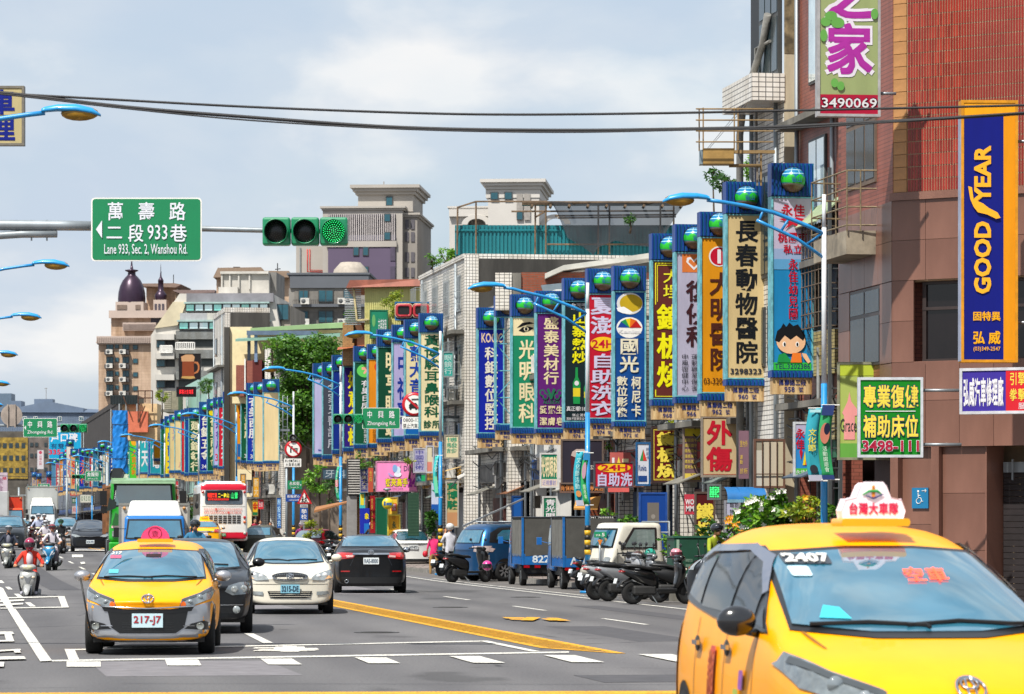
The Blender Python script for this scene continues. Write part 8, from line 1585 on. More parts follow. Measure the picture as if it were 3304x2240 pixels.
tree('broad leaved bush above the green transformer box',2295,140,1675,1765,.62,LD,.09,110,n=14,seed=36,name='shrub',cat='shrub');tree('light green bush left of the green transformer box',2170,134,1725,1800,.65,LB,.07,120,n=16,seed=37,name='shrub',cat='shrub')
tree('small bush behind the cargo hood with the phone number',1960,122,1638,1685,.45,LB,.06,140,n=12,seed=38,name='shrub',cat='shrub');tree('dark potted palm left of the parked pickup',2025,126,1665,1720,.5,LG,.08,120,n=12,seed=39,name='shrub',cat='shrub')
tree('yellow green hedge behind the rider in the pink helmet',1000,72,1685,1740,1.0,LY,.06,120,n=14,seed=40,name='shrub',cat='shrub');tree('dark climbing plant beside the blue lamp post and the white hatchback',1395,92,1640,1740,.5,LD,.08,110,n=12,seed=41,name='shrub',cat='shrub')
tree('green tree strip behind the bus on its left',618,58,1640,1730,.9,LD,.1,60,n=12,seed=42)
# ---- boards on the facades
def board_l(label,*a,**k):return board(label,*a,**k)
DY='#dfc94a'
board('purple and olive home signboard with the number 3490069 high on the corner',2640,2838,-120,372,170,'#8f9a68',[('b','',0,1,.865,1,'#a11233',0),('v','之家',.13,.87,.03,.745,'#d5cfd8',.075),('v','之家',.13,.87,.03,.745,'#a02c90',.03),('l','3490069',.04,.97,.885,.955,'#2a1420',.03),('l','3490069',.05,.96,.888,.952,'#cfcfcf',.012)]+[('o','',a,b,c,d,'#5f9a48',0)for a,b,c,d in((.03,.2,.36,.42),(.1,.3,.32,.38),(.2,.42,.36,.43),(.02,.14,.44,.52),(.2,.32,.76,.82),(.3,.42,.78,.84),(.86,.98,.30,.37))],.22,'#a9a7a6',rz=6,bracket=.35)
board('tall blue and orange tyre maker signboard in front of the red tiles',3105,3280,328,1165,175,'#0a1472',[('b','',0,1,0,.055,'#e39a12',0),('b','',.76,1,.055,1,'#d78a0c',0),('l','弘 威',.20,.70,.885,.935,'#e8a512',.02),('l','固特異',.20,.70,.81,.845,'#e8a512',.02),('l','(03)349-2547',.20,.70,.945,.965,'#e8a512',.006)],.30,'#d9920f',rz=2,bracket=.5)
gy=bpy.data.objects['signboard.%03d'%0]if 'signboard.000' in bpy.data.objects else[o for o in bpy.data.objects if o.get('label','').startswith('tall blue and orange tyre')][0]
_s=175;zt_,hh_,ww_=zz(328,_s),837/_s,175/_s;mb=MB();mb.line('GOOD   YEAR',-1.31,1.40,-.15,.15,-.02,.03);mb.v=[(-z-.13,y,zt_-hh_*.465+x)for x,y,z in mb.v];mb.build('lettering',mat('#e8a512',.5,0,0),parent=gy)
mb=MB();zc=zt_-hh_*.415;mb.prism([(-.40,zc+.42),(-.33,zc+.40),(-.30,zc+.18),(-.12,zc+.10),(-.02,zc+.02),(.14,zc-.06),(.20,zc-.16),(.12,zc-.18),(-.05,zc-.10),(-.22,zc-.06),(-.30,zc+.04),(-.36,zc+.18)],-.04,-.025);mb.build('winged_foot',mat('#e8a512',.5,0,0),parent=gy)
mb=MB();mb.bb(ww_/2-.42,ww_/2+.03,.3,.9,zt_-hh_,zt_-.02);mb.build('side_return',mat('#c97e0a',.5,0,.05),parent=gy);mb=MB();mb.bb(-ww_/2-.035,-ww_/2-.02,0,.3,zt_-hh_,zt_-.25);mb.build('left_return',mat('#9aa2b8',.5),parent=gy)
board('lime signboard with a pink pavilion and the word Grace behind the green one',2706,2998,1172,1480,162,'#9fae5a',[('b','',0,1,.84,1,'#5f9a40',0),('b','',0,1,0,.13,'#a9b838',0),('p',[(.04,.52),(.10,.40),(.12,.30),(.14,.40),(.22,.50),(.2,.55),(.18,.55),(.18,.80),(.06,.80),(.06,.55)],0,0,0,0,'#d9908c',0),('l','Grace',.02,.20,.58,.72,'#3a3a34',.01),('o','',.93,.99,.50,.60,'#c22838',0),('l','9',.93,.975,.60,.72,'#c22838',.02),('l','9',.93,.975,.50,.60,'#d8d0b0',.005)],.25,'#8a8a70',rz=-4)
board('green rehabilitation signboard 3498-111 with yellow characters',2772,2974,1222,1472,172,'#0e7a1a',[('h','專業復健',.06,.95,.085,.375,'#1a1c5c',.05),('h','專業復健',.06,.95,.085,.375,DY,.02),('b','',.1,.9,.415,.425,W1,0),('h','補助床位',.06,.95,.47,.76,'#1a1c5c',.05),('h','補助床位',.06,.95,.47,.76,DY,.02),('l','3498-111',.05,.95,.80,.94,W1,.045),('l','3498-111',.05,.95,.80,.94,'#a01838',.02)],.14,'#c9cdd2',rz=-1,bracket=.75)
board('blue and red car repair fascia in slanted white characters at the right edge',3094,3480,1190,1330,186,'#3a2c8c',[('h','弘威汽車修理廠',.02,.37,.2,.85,W1,.02),('b','',.39,1,0,1,'#c4202c',0),('h','引擎電機冷氣底盤',.42,1,.08,.38,DY,.01),('h','拳擊底盤氣缸維修',.42,1,.45,.74,DY,.01),('l','服務電話:03-3492547',.5,1,.78,.93,W1,.0)],.3,'#c8c8cc',rz=-24)
board('rainbow kindergarten fascia with white figures between the lamp post banners',2563,2697,1365,1535,150,'#2a7ab8',[('b','',0,1,0,.22,'#a9a3bc',0),('b','',0,1,.86,1,'#4aa83c',0),('v','永佳',.04,.24,.10,.50,'#b3122c',.02),('p',[(.2,.80),(.27,.45),(.36,.33),(.37,.38),(.30,.50),(.26,.80)],0,0,0,0,'#d8c21a',0),('p',[(.26,.80),(.30,.50),(.37,.39),(.38,.44),(.32,.55),(.29,.80)],0,0,0,0,'#c4282c',0),('p',[(.16,.70),(.12,.55),(.16,.46),(.2,.55)],0,0,0,0,'#b3122c',0),('h','私立幼兒園',.5,.98,.1,.26,'#b3122c',.01),('h','永佳幼兒園招生中',.03,.95,.89,.97,W1,0),('o','',.86,.96,.35,.58,'#2a5a34',0)],.12,'#c9ccd0')
board('cream board with two heavy crimson characters under sign 962',2265,2380,1345,1537,140,'#b8a27c',[('b','',.04,.96,.02,.027,'#a01828',0),('b','',.04,.96,.965,.972,'#a01828',0),('v','外傷',.14,.84,.05,.93,'#b01428',.035)],.16,'#8f8478')
board('maroon teppanyaki board with a double yellow border',2104,2206,1379,1556,133,'#5c0d16',[('b','',.06,.94,.035,.045,DY,0),('b','',.06,.94,.955,.965,DY,0),('b','',.05,.07,.035,.965,DY,0),('b','',.93,.95,.035,.965,DY,0),('b','',.1,.9,.055,.06,DY,0),('b','',.1,.9,.94,.945,DY,0),('v','鐵板燒',.16,.84,.075,.93,DY,.035)],.2,'#3a2826')
board('red self-service laundry board with a yellow 24H oval above the cargo hoods',1918,2044,1492,1573,118,'#b3142c',[('o','',.08,.93,.04,.40,'#e3b41c',0),('l','24H',.18,.84,.10,.33,'#b3142c',.03),('h','自助洗',.04,.97,.42,.95,'#bcb6d2',.03)],.2,'#4a4c52')
board('green eye clinic fascia with cream characters and violet small print',1744,1800,1464,1572,106,'#0f7a5c',[('h','光明眼科',.02,.98,.08,.70,CR,.03),('b','',0,1,.76,1,'#cfc0b0',0),('h','近視雷射',.1,.9,.79,.95,'#8a84b4',.01)],.12,'#d0d0cc')
board('small green glaucoma panel standing in the white doorway',1752,1796,1604,1720,106,'#0f6a48',[('v','青光眼',.2,.9,.06,.62,W1,.02)],.1,'#c9c9c4')
board('dark stout beer billboard with a pint glass behind the lamp post',1812,1945,1420,1560,110,'#2c2833',[('p',[(.26,.98),(.22,.45),(.24,.30),(.34,.22),(.56,.22),(.66,.30),(.68,.45),(.64,.98)],0,0,0,0,'#4a1a20',0),('p',[(.23,.36),(.26,.27),(.36,.21),(.54,.21),(.64,.27),(.67,.36),(.56,.40),(.34,.40)],0,0,0,0,'#b8a49c',0),('l','GUINNESS',.30,.80,.58,.68,'#c9c4b8',.01)],.15,'#6a5a50')
board('black fascia with orange characters about guaranteed liquor',1808,1948,1560,1588,110,'#141214',[('h','有保障 酒類專賣店',.0,1,.15,.85,'#d88a4c',.01)],.1,'#7a5a4a')
board('faded salmon shop fascia above the laundry board',1968,2035,1460,1494,116,'#b25a54',[('b','',.1,.22,.5,1,W1,0),('p',[(.35,1),(.42,.4),(.5,1)],0,0,0,0,DY,0),('b','',.6,.9,.6,.95,CR,0)],.1,None);board('salmon lower edge board under the laundry board',1962,2030,1574,1588,116,'#d0605a',[],.1,None)
board('white photo shop fascia with a colour spectrum emblem',2054,2096,1430,1565,122,'#c9ccd4',[('p',[(.25,.42),(.5,.14),(.5,.42)],0,0,0,0,'#1f8a4a',0),('p',[(.5,.14),(.8,.42),(.5,.42)],0,0,0,0,'#c4382c',0),('v','柯尼卡',.72,1,.1,.4,'#1a2a5c',0),('l','Konica',.15,.75,.52,.66,'#1a3f7c',.01),('b','',.12,.8,.78,.92,'#1a3f7c',0)],.12,'#1a5a8c')
board('dull mauve fascia full of tiny yellow menu characters',2206,2262,1380,1552,134,'#6f5458',[('b','',0,1,0,.16,'#c4b02c',0)]+[('h','鐵板燒牛排',.05,.95,.2+i*.1,.27+i*.1,'#cfb84c',0)for i in range(6)]+[('b','',0,1,.86,1,'#c4ae48',0),('l','3599',.4,.95,.87,.97,'#5c2a2c',.0)],.1,'#8a7a70')
board('pink mauve fascia with three columns of small yellow characters',2384,2416,1390,1545,143,'#7a5c68',[('h','室內外',.1,.9,.20,.34,'#cfb048',0),('v','運動',.1,.4,.5,.7,'#cfb048',0),('h','診所',.1,.9,.78,.9,'#cfb048',0)],.1,None)
m_=board('empty steel lightbox with rusty ribs and bare tubes',2436,2530,1420,1572,148,'#8f8878',[('b','',.02,.26,.22,.98,'#b8b3a6',0),('b','',.30,.50,.04,.98,'#b8ac98',0),('b','',.54,.74,.04,.98,'#b8ac98',0),('b','',.78,.98,.04,.98,'#b3a88e',0)],.3,'#6a4a3a');frame_tubes(m_,'rib',[((x,-.04,zz(1422,BS[0])),(x,-.04,zz(1570,BS[0])))for x in(-.16,.0,.16)]+[((-.31,-.04,zz(1530,BS[0])),(.31,-.04,zz(1530,BS[0])))],.012,RUST)
board('salmon banner with white capital letters strung between the shops',2208,2262,1595,1660,134,'#b53a48',[('l','WORK',.06,.94,.25,.52,W1,.03),('l','MMK',.1,.8,.58,.85,W1,.03)],.01,None,name='cloth_banner',cat='banner')
board('dark red teppanyaki panel beside the doorway',2244,2305,1590,1740,134,'#4a0f12',[('v','鐵板',.0,.95,.22,.98,DY,.03)],.1,'#5a4a40');board('lilac price board of black rehabilitation terms',2340,2386,1618,1745,145,'#a9a9bd',[('h','職能',.3,.95,.04,.16,K1,0),('h','物理',.3,.95,.2,.32,K1,0),('h','職業',.3,.95,.36,.48,K1,0),('b','',.0,1,.62,.76,K1,0),('h','兒童',.2,.9,.64,.74,W1,0),('h','早療',.3,.95,.82,.94,K1,0)],.1,'#8c8c94')
b_=board('small green LED sign glowing under the mauve fascia',2286,2324,1565,1610,142,'#2c3430',[],.12,'#6a7370',cat='sign');mb=MB();[mb.htext(t_,-.115,.115,zz(1571+i*7+6,BS[0]),zz(1571+i*7,BS[0]),-.02,.01)for i,t_ in enumerate(('永春門診','骨科復健','物理治療','時間表一','休診公告'))];mb.build('led_lettering',mat('#3df07a',.5,0,0,emit=1.4),parent=b_)
for i,(px0,px1,lb)in enumerate(((2333,2378,'smaller blue awning at the left'),(2374,2460,'larger blue awning with a fringed edge'))):
 p=at((px0+px1)/2,146);root=thing('awning',lb,'awning',(p.x,p.y,0),ANG);w_=(px1-px0)/146;za,zb_=zz(1572,146),zz(1612,146);m=MB();n=8;vs=[]
 for k in range(n+1):t=k/n*math.pi/2;vs+=[(-w_/2,-.45*math.sin(t),zb_+(za-zb_)*math.cos(t)),(w_/2,-.45*math.sin(t),zb_+(za-zb_)*math.cos(t))]
 m.add(vs,[(2*k,2*k+1,2*k+3,2*k+2)for k in range(n)],0,True);m.build('canopy',mat('#1568a8',.6,0,.1),parent=root);f=MB();[f.bb(-w_/2+j*w_/16,-w_/2+(j+.6)*w_/16,-.46,-.44,zb_-.07,zb_)for j in range(16)];f.build('fringe',mat('#7fb4cc',.7),parent=root)
board('blue tiled doorway surround with a grey door',2065,2150,1592,1780,129,'#0f3c86',[('b','',.28,.72,.16,.62,'#6b655f',0),('o','',.42,.58,.36,.44,'#8d8780',0)],.4,'#174a98',name='doorway',cat='doorway')
board('blue door standing behind the people carrier',1653,1684,1602,1672,100,'#154f94',[],.1,'#0f3a70',name='door_panel',cat='door')
root=thing('awning','tan shop awning behind the teal banner','awning',at(1880,111),ANG);m=MB();x0,x1=-.35,.35;m.add([(x0,-.5,zz(1640,111)),(x1,-.5,zz(1640,111)),(x1+.25,.3,zz(1600,111)),(x0+.2,.3,zz(1612,111)),(x0,-.5,zz(1643,111)-.02),(x1,-.5,zz(1643,111)-.02)],[(0,1,2,3),(4,5,1,0)]);m.build('canopy',mat('#c08a44',.7,0,.1),parent=root)
root=thing('awning','long brown awning stretched over the pavement left of the striped shutters','awning',at(1060,80),ANG);m=MB();m.add([(-.62,-.3,zz(1648,80)),(.7,-.3,zz(1620,80)),(.9,.6,zz(1615,80)),(-.45,.6,zz(1635,80)),(-.62,-.3,zz(1652,80)-.04),(.7,-.3,zz(1622,80)-.03)],[(0,1,2,3),(4,5,1,0)]);m.build('canopy',mat('#9c6a40',.7,0,.1),parent=root)
# around the second sign run
u_=board('pink claw crane arcade board with a pastel pony',1214,1345,1490,1585,90,'#f08cc0',[('l','Ding',.68,.93,.14,.38,'#3a3a5c',.012),('l','y',.90,.98,.28,.45,'#3a3a5c',.012),('h','爽夾高手',.22,.78,.56,.84,'#3a1a74',.06),('h','爽夾高手',.22,.78,.56,.84,'#e8d21a',.03),('l','24',.78,.98,.56,.84,'#a02c9c',.05),('l','Super Claw crane',.22,.66,.88,.95,'#3a3a5c',.0),('o','',.44,.62,.34,.52,'#dfe3f0',0),('o','',.46,.60,.16,.40,'#c9dcec',0),('o','',.40,.52,.10,.36,'#7fa8d8',0),('p',[(.30,.36),(.40,.46),(.48,.50),(.36,.52),(.30,.44)],0,0,0,0,'#b49cd0',0),('p',[(.56,.14),(.60,.06),(.60,.18)],0,0,0,0,'#e0a8c8',0)],.12,'#c98aa8')
board('grey dental board with two white characters over the side street',1040,1120,1512,1546,82,'#3f5666',[('h','牙科',.08,.96,.1,.9,'#a9b4bc',.0)],.12,'#3a3c3e')
board('tan doctor board with two big green characters beside the lamp post',1440,1478,1555,1700,92,'#b8a070',[('v','黃博駿',.06,.98,-.03,.62,'#0f6a44',.03),('b','',.05,.95,.68,1,'#b4845c',0)],.12,'#b0aca0')
board('cream lightbox with running green brush strokes',1436,1480,1405,1478,92,'#cfc4a0',[('v','博駿診',.1,.9,.08,.8,'#3a9a78',.0)],.2,'#9a9484')
board('lilac ink brush banner right of the pink board',1335,1372,1448,1524,90,'#a9a6c4',[('v','中國武術',.12,.88,.05,.9,'#4a4a9c',.0)],.12,'#b4b4bc');board('pale lightbox with yellow and red stains and a black rule',1376,1398,1440,1525,90,'#c9bfa0',[('b','',.1,.8,.6,.95,'#c87a6a',0),('b','',.8,.9,.0,.4,K1,0)],.12,'#b4b4bc')
board('teal board with a green twin panel under the lilac banner',1342,1374,1530,1555,90,'#1b5a70',[('b','',.55,.98,.05,.95,'#1f9a5c',0),('h','招租',.05,.5,.2,.8,'#7fb4c0',0)],.1,'#5a6a70')
board('navy upright board with pale calligraphy in the arcade row',1163,1187,1510,1588,84,'#3c3f7c',[('v','水果大王',.12,.88,.1,.9,'#c9bfa0',.0)],.12,'#8c8c94');board('faded red upright board next to the navy one',1188,1204,1510,1588,84,'#b5503c',[('v','金興',.2,.8,.1,.6,'#d8a848',.0)],.12,None)
board('turquoise poster with a yellow block in the arcade row',1160,1188,1590,1640,84,'#3fb4b0',[('b','',.1,.5,.1,.8,'#d8c832',0),('b','',.6,.9,.5,.8,'#c98aa0',0)],.05,None,name='poster',cat='poster')
board('red pillar panel beside the green shopfront',1194,1210,1600,1720,84,'#8f1420',[('v','金銀珠寶店',.2,.6,.05,.9,'#d8a848',.0)],.1,None,name='shopfront_panel',cat='shop panel');board('deep green shopfront panel left of the round yellow sign',1214,1248,1608,1732,86,'#0c5238',[],.1,'#1a6a4c',name='shopfront_panel',cat='shop panel');board('royal blue shopfront panel with a yellow character',1161,1192,1640,1722,84,'#1a2a9c',[('v','象',.5,.95,.18,.45,'#e0c81a',.03),('b','',.45,.95,.6,1,'#1f6ab4',0)],.1,None,name='shopfront_panel',cat='shop panel')
board('yellow menu lightbox with a red plate below the pink board',1254,1282,1606,1660,87,'#e0b83c',[('b','',.3,.9,.35,.8,'#c42a20',0),('v','來保',.38,.82,.38,.78,W1,.01)],.12,'#b49a4c');board('mustard door panel with one dark green character',1252,1290,1662,1735,87,'#c08a1c',[('h','永',.35,.7,.28,.6,'#1f4a34',.02),('o','',.3,.65,.0,.2,'#a8701a',0)],.1,'#d8c040',name='shopfront_panel',cat='shop panel')
board('dark green tiled wall panel below the pink board',1316,1352,1590,1730,88,'#2c4838',[('b','',0,1,i/14+.03,i/14+.035,'#4c6a54',0)for i in range(14)],.1,None,name='shopfront_panel',cat='shop panel')
root=thing('signboard','round yellow sign with blue letters i and a bar hanging in front of the shops','sign',at(1251,88));m=MB();z=zz(1625,88);m.lathe([(.001,-.06),(.20,-.06),(.21,0),(.20,.06),(.001,.06)],24,(0,0,z),'y');d=m.build('disc',mat('#d8c21c',.4,0,.05),parent=root);t=MB();t.line('i',-.14,-.08,z-.07,z+.08,-.066,.02);t.bb(-.05,.04,-.07,-.064,z-.06,z+.03);t.bb(.05,.15,-.07,-.064,z-.06,z+.03);t.build('lettering',mat('#1f5a9c',.4),parent=d);t=MB();t.tube([(0,0,z+.2),(0,0,z+.45),(-.1,0,z+.5)],.03,6);t.ball((-.02,-.1,z+.52),(.16,.1,.05),10);t.build('hanging_lamp',STEEL,parent=root)
board('white and green street poster with a blue lower half',1392,1414,1555,1672,92,'#b4bcd0',[('p',[(0,0),(1,.0),(1,.14)],0,0,0,0,'#0f7a4c',0),('p',[(0,.22),(1,.24),(1,.36)],0,0,0,0,'#0f7a4c',0),('b','',0,1,.62,1,'#154f9c',0)],.05,None,name='poster',cat='poster')
# striped stair shutters
root=thing('louvred_stairwell','black and white striped stairwell screen left of the arcade row','screen',at(1138,84),ANG);m=MB();[m.bb(-.18,.25,-.2,-.05,zz(1484+i*8.2+4,84),zz(1484+i*8.2,84))for i in range(14)];m.build('slat',mat('#c4c0ba',.6,0,.15),parent=root);m=MB();m.bb(-.2,.27,-.04,.3,zz(1604,84),zz(1480,84));m.build('shaft',BLACK,parent=root);m=MB();m.bb(-.2,.15,-.1,.3,.14,zz(1600,84));m.build('grey_pillar',mat('#8c8a88',.8,0,.15),parent=root)
# third run and beyond
for a in(('amber board under the third run, right one',816,836,1540,1605,60,'#d89a20','新大'),('amber board under the third run, left one',776,792,1530,1578,60,'#cf8f1c','五金'),('pale blue board under the third run',794,811,1550,1590,60,'#a8b4cc','眼科'),('grey violet board left of the blue lamp post',688,705,1545,1580,55,'#7c80a8','洗衣'),('blue upright laundry banner with white characters',892,908,1605,1705,63,'#1454a0','附設洗衣')):board(a[0],a[1],a[2],a[3],a[4],a[5],a[6],[('v',a[7],.2,.85,.05,.95,'#a8d0e8' if 'banner' in a[0]else '#d8c8a0',.01)],.12,'#7a7468')
board('yellow and red gold shop board right of the bus',814,832,1617,1664,60,'#d8a81c',[('v','金',.1,.9,.05,.7,'#b82818',.02),('b','',0,1,.76,1,'#1a6a3c',0)],.12,'#8a7a4c');board('small red square board beside the gold shop one',833,850,1612,1643,60,'#c8323c',[('h','百貨',.1,.9,.2,.8,W1,.0)],.1,None)
board('beer mug billboard on the mint building',578,647,1142,1224,50,'#1d1719',[('p',[(.10,.96),(.14,.86),(.15,.25),(.10,.10),(.3,.03),(.62,.03),(.72,.12),(.68,.3),(.70,.86),(.76,.96),(.5,.99)],0,0,0,0,'#7c3a20',0),('p',[(.12,.30),(.09,.12),(.3,.03),(.62,.03),(.73,.12),(.69,.30)],0,0,0,0,'#b88a64',0),('p',[(.72,.30),(.88,.32),(.95,.45),(.95,.62),(.88,.74),(.70,.80),(.70,.74),(.82,.68),(.88,.58),(.87,.46),(.8,.38),(.70,.37)],0,0,0,0,'#a8643c',0),('p',[(.10,.96),(.14,.88),(.7,.88),(.76,.96),(.5,.99)],0,0,0,0,'#b08a50',0)],.15,'#1a1718')
b_=board('black LED ticker with glowing red characters below the beer mug',570,632,1249,1280,50,'#191416',[],.15,'#2a2628');mb=MB();mb.htext('萬事大吉鴻運',-.52,.52,zz(1272,BS[0]),zz(1257,BS[0]),-.02,.01);mb.build('led_lettering',mat('#d81a24',.5,0,0,emit=1.0),parent=b_)
board('grey board with a small red brand name on top of the tall blue sign',477,515,1328,1358,42,'#a4a3a6',[('l','HITACHI',.12,.9,.4,.62,'#b0405c',.0)],.15,None)
board('tall dark blue side panel below the grey brand board',477,492,1359,1545,42,'#10309c',[],.15,'#1f4ab4')
board('white panel with a red chevron arrow low in the far sign run',494,520,1466,1502,43,'#a8a8a8',[('p',[(.55,.2),(.2,.5),(.55,.8),(.95,.8),(.95,.2)],0,0,0,0,K1,0),('p',[(.6,.22),(.25,.5),(.6,.78),(.9,.78),(.55,.5),(.9,.22)],0,0,0,0,'#c42030',0)],.1,'#7a8a80');board('white acupuncture panel with a red character',494,520,1506,1545,43,'#b0a8a0',[('h','針',.15,.85,.15,.85,'#c02030',.02)],.1,'#5a7a60')
board('green spectacles shop side board standing behind sign 994',1195,1250,1002,1090,76,'#1c7a5c',[('h','古典玻璃',.45,.95,.3,.75,W1,.0),('o','',.1,.3,.15,.6,'#5f9a5c',0)],.5,'#1a6a48')
b_=board('sunglasses billboard with thick red frames on the roof',1276,1386,976,1032,78,'#0f1d38',[],.2,'#2a6a9c',bracket=None);m=MB()
for q in(-1,1):
 zc=zz(1003,BS[0]);P=rr(q*.34-.27,q*.34+.27,zc-.21,zc+.21,.11,4);m.tube([(x,-.05,z)for x,z in P]+[(P[0][0],-.05,P[0][1])],.055,8,0);m.prism(rr(q*.34-.25,q*.34+.25,zc-.19,zc+.19,.1,4),-.05,-.02,1);P=rr(q*.34-.34,q*.34+.34,zc-.27,zc+.27,.14,4);m.tube([(x,-.03,z)for x,z in P]+[(P[0][0],-.03,P[0][1])],.02,6,2)
m.build('sunglasses',[mat('#a8202c',.35,0,0,coat=1),BLACK,mat('#c9ac8c',.5)],parent=b_)
board('teal board with white slanted strokes beside the ladder frame',1430,1462,1137,1215,86,'#2a9488',[('v','眼鏡行',.1,.9,.08,.92,'#b8d0c8',.0)],.15,'#7a8a88')
# far left
board('sky blue housing advertisement with white and red characters',158,262,1368,1480,40,'#1798c4',[('h','冠建築',.1,.95,.02,.24,W1,.02),('h','戶口碑',.05,.9,.27,.52,W1,.03),('h','有雙併',.05,.7,.56,.72,'#1a2a5c',.0),('l','335-1235',.0,.95,.74,.88,'#d02838',.03)],.3,'#c0ccd4');board('blank white lightbox on the mottled yellow block',30,92,1465,1522,40,'#b9bcc4',[('b','',.0,1,.5,.52,'#9a9ca4',0)],.3,'#8c8c90')
board('slim white vertical banner with a pink drop emblem',120,141,1452,1514,41,'#c4bec0',[('o','',.25,.75,.05,.22,'#b04058',0),('v','石頭火鍋',.3,.7,.28,.8,'#b04058',.0)],.2,'#8c8c90');board('pale pink sign with a red character at the left edge',-10,24,1525,1605,40,'#b8a8b4',[('h','緣',.5,.95,.16,.3,'#b83048',.01),('v','素食',.1,.6,.2,.8,'#8c6a80',.0)],.2,None)
for a in(('tan signboard with twin globes left of the trucks',42,60,1545,1615,36,'#b8a074'),('second tan signboard with a globe beside it',62,75,1545,1615,36,'#ad9468'),('dull cream signboard with one globe',103,117,1540,1605,35,'#b09878'),('striped red signboard far behind the white truck',150,166,1540,1615,34,'#a04048'),('orange brown signboard beside the striped one',118,133,1545,1600,35,'#b8803c')):
 r_=board(a[0],a[1],a[2],a[3],a[4],a[5],a[6],[('v','商號行',.2,.8,.1,.9,'#3a4a8c',.0)],.2,'#2a6aa0');m=MB();w_=(a[2]-a[1])/BS[0];z_=zz(a[3],BS[0]);m.bb(-w_/2-.05,w_/2+.05,-.05,.3,z_,z_+.9);m.build('header',BLUEC,parent=r_);m=MB();m.ball((0,-.1,z_+.45),.4,12);m.build('globe',GLOBE,parent=r_)
for a in(('small white board with green red letters beside the far blue post',258,294,1596,1622,50,'#c4c4b8','O R S O','#3a6a4c'),('dark green board under the pale orange sign',232,250,1606,1625,48,'#145a44','美的','#c4c4b8'),('white board with a red seal near the blue post',232,252,1632,1658,48,'#b8a8a4','印','#b82838'),('pale blue laundry board under the dark sign',316,336,1548,1574,50,'#8ca8c8','洗','#1a5a9c'),('red board low in the far run',226,254,1586,1600,48,'#c03a2c','美髮','#d8c8a0'),('red and white flag board behind the truck mirror',566,576,1552,1612,52,'#b83a44','賣',W1)):board(a[0],a[1],a[2],a[3],a[4],a[5],a[6],[('h' if ord(a[7][0])>999 else 'l',a[7],.1,.9,.2,.8,a[8],.01)],.12,'#7a7a78')
# sign with cut off characters at the upper left edge
board('cream signboard with cut off dark blue characters at the upper left edge',-60,74,281,466,150,'#b8aa7c',[('b','',0,.9,.488,.495,'#3a3a4c',0),('v','車理',.18,.80,.03,.96,'#101f7c',.04)],.2,'#7a7468')
# ---- lamps
for i,(px,s)in enumerate(((2659,165),(1896,122.5),(1421,96.6),(1099,79),(947,66.4),(763,56),(641,50.2),(531,45.3),(449,41.9),(391,37.7),(344,34.7),(297,33.1),(247,31.1))):
 lb=('first blue and white lamp post in front of the corner building','lamp post with a yellow and black band beside the blue cargo trucks','lamp post in front of signs 988 and 984','lamp post before the indigo sign 1002','lamp post carrying the prohibition disc at the side street','lamp post rising between the green box sign and the orange ones','lamp post behind the bus','lamp post near the mint building','lamp post beside the yellow signboard','lamp post right of the tarpaulin','lamp post beside the dark sign of the far run','lamp post above the small white board','farthest lamp post of the right side')[i]
 lamp(lb,px,131 if i==1 else s,full=True,white=(i!=5),top=7.6 if i==1 else 8.1,L=2.33 if i==1 else 2.6)
for lb,hx,hy,s in(('nearest left lamp head, reaching in over the cream sign',325,360,205),('second left lamp head below the lane sign arm',224,852,129),('third left lamp head',134,1020,106),('fourth left lamp head with a grey cover',58,1141,88),('fifth left lamp head, pale grey',33,1236,74),('sixth left lamp head, blue, lowest of the left row',12,1305,66)):
 zt_=zz(hy,s);L_=2.6;p=at(hx,s);lamp(lb,s=s,side=1,top=zt_+.07,root_loc=Vector((p.x-L_*.88-.93,p.y,0)),rz=0,group='blue street lamps on the left side')
for lb,px,s,y0,y1,w_,col,sp in(('teal festival banner on the first lamp post, left side',2630,166,1318,1552,.26,'#1f93a4',[('v','文化節',.2,.8,.28,.6,'#d8c83a',.01),('b','',.1,.9,.02,.06,'#a8d0d4',0),('o','',.2,.8,.78,.9,'#2a2c34',0),('b','',0,1,.92,1,'#a8a8b8',0)]),('green festival banner on the first lamp post, right side',2671,167,1308,1548,.23,'#1f8f54',[('b','',0,1,0,.14,'#2a3a6c',0),('o','',.1,.9,.24,.52,'#b8705c',0),('o','',.4,.9,.24,.4,'#1a1c34',0),('v','活動園遊會',.3,.7,.55,.9,'#c9d8c8',.0),('b','',0,1,.94,1,'#2a3a6c',0)]),('wind bent teal banner on the striped lamp post',1872,133,1458,1632,.18,'#1f9fb0',[('v','文化節活動',.2,.8,.1,.7,'#b8dcd8',.0),('o','',.2,.9,.72,.84,'#c98a4c',0),('b','',0,1,.9,1,'#b4b4c4',0)]),('narrow green banner on the striped lamp post',1893,134,1462,1630,.13,'#22a058',[('b','',0,1,.0,.14,'#2f7fb4',0),('o','',.1,.9,.18,.5,'#b890a0',0),('v','園遊會',.3,.8,.6,.88,'#d8e8c8',.0)]),('turquoise banner on the lamp post before sign 988',1412,97,1470,1605,.14,'#2fb4b4',[('b','',.1,.9,.5,.9,'#6ac8a0',0),('v','文化',.3,.9,.1,.4,'#d8e8e8',.0)]),('thin green banner on the lamp post before sign 1002',1093,79.5,1505,1615,.11,'#2fae84',[('v','文化節',.2,.8,.1,.8,'#e0e8d0',.0),('b','',0,1,.4,.6,'#c87a8c',0)])):banner(lb,px,s,y0,y1,w_,col,sp)
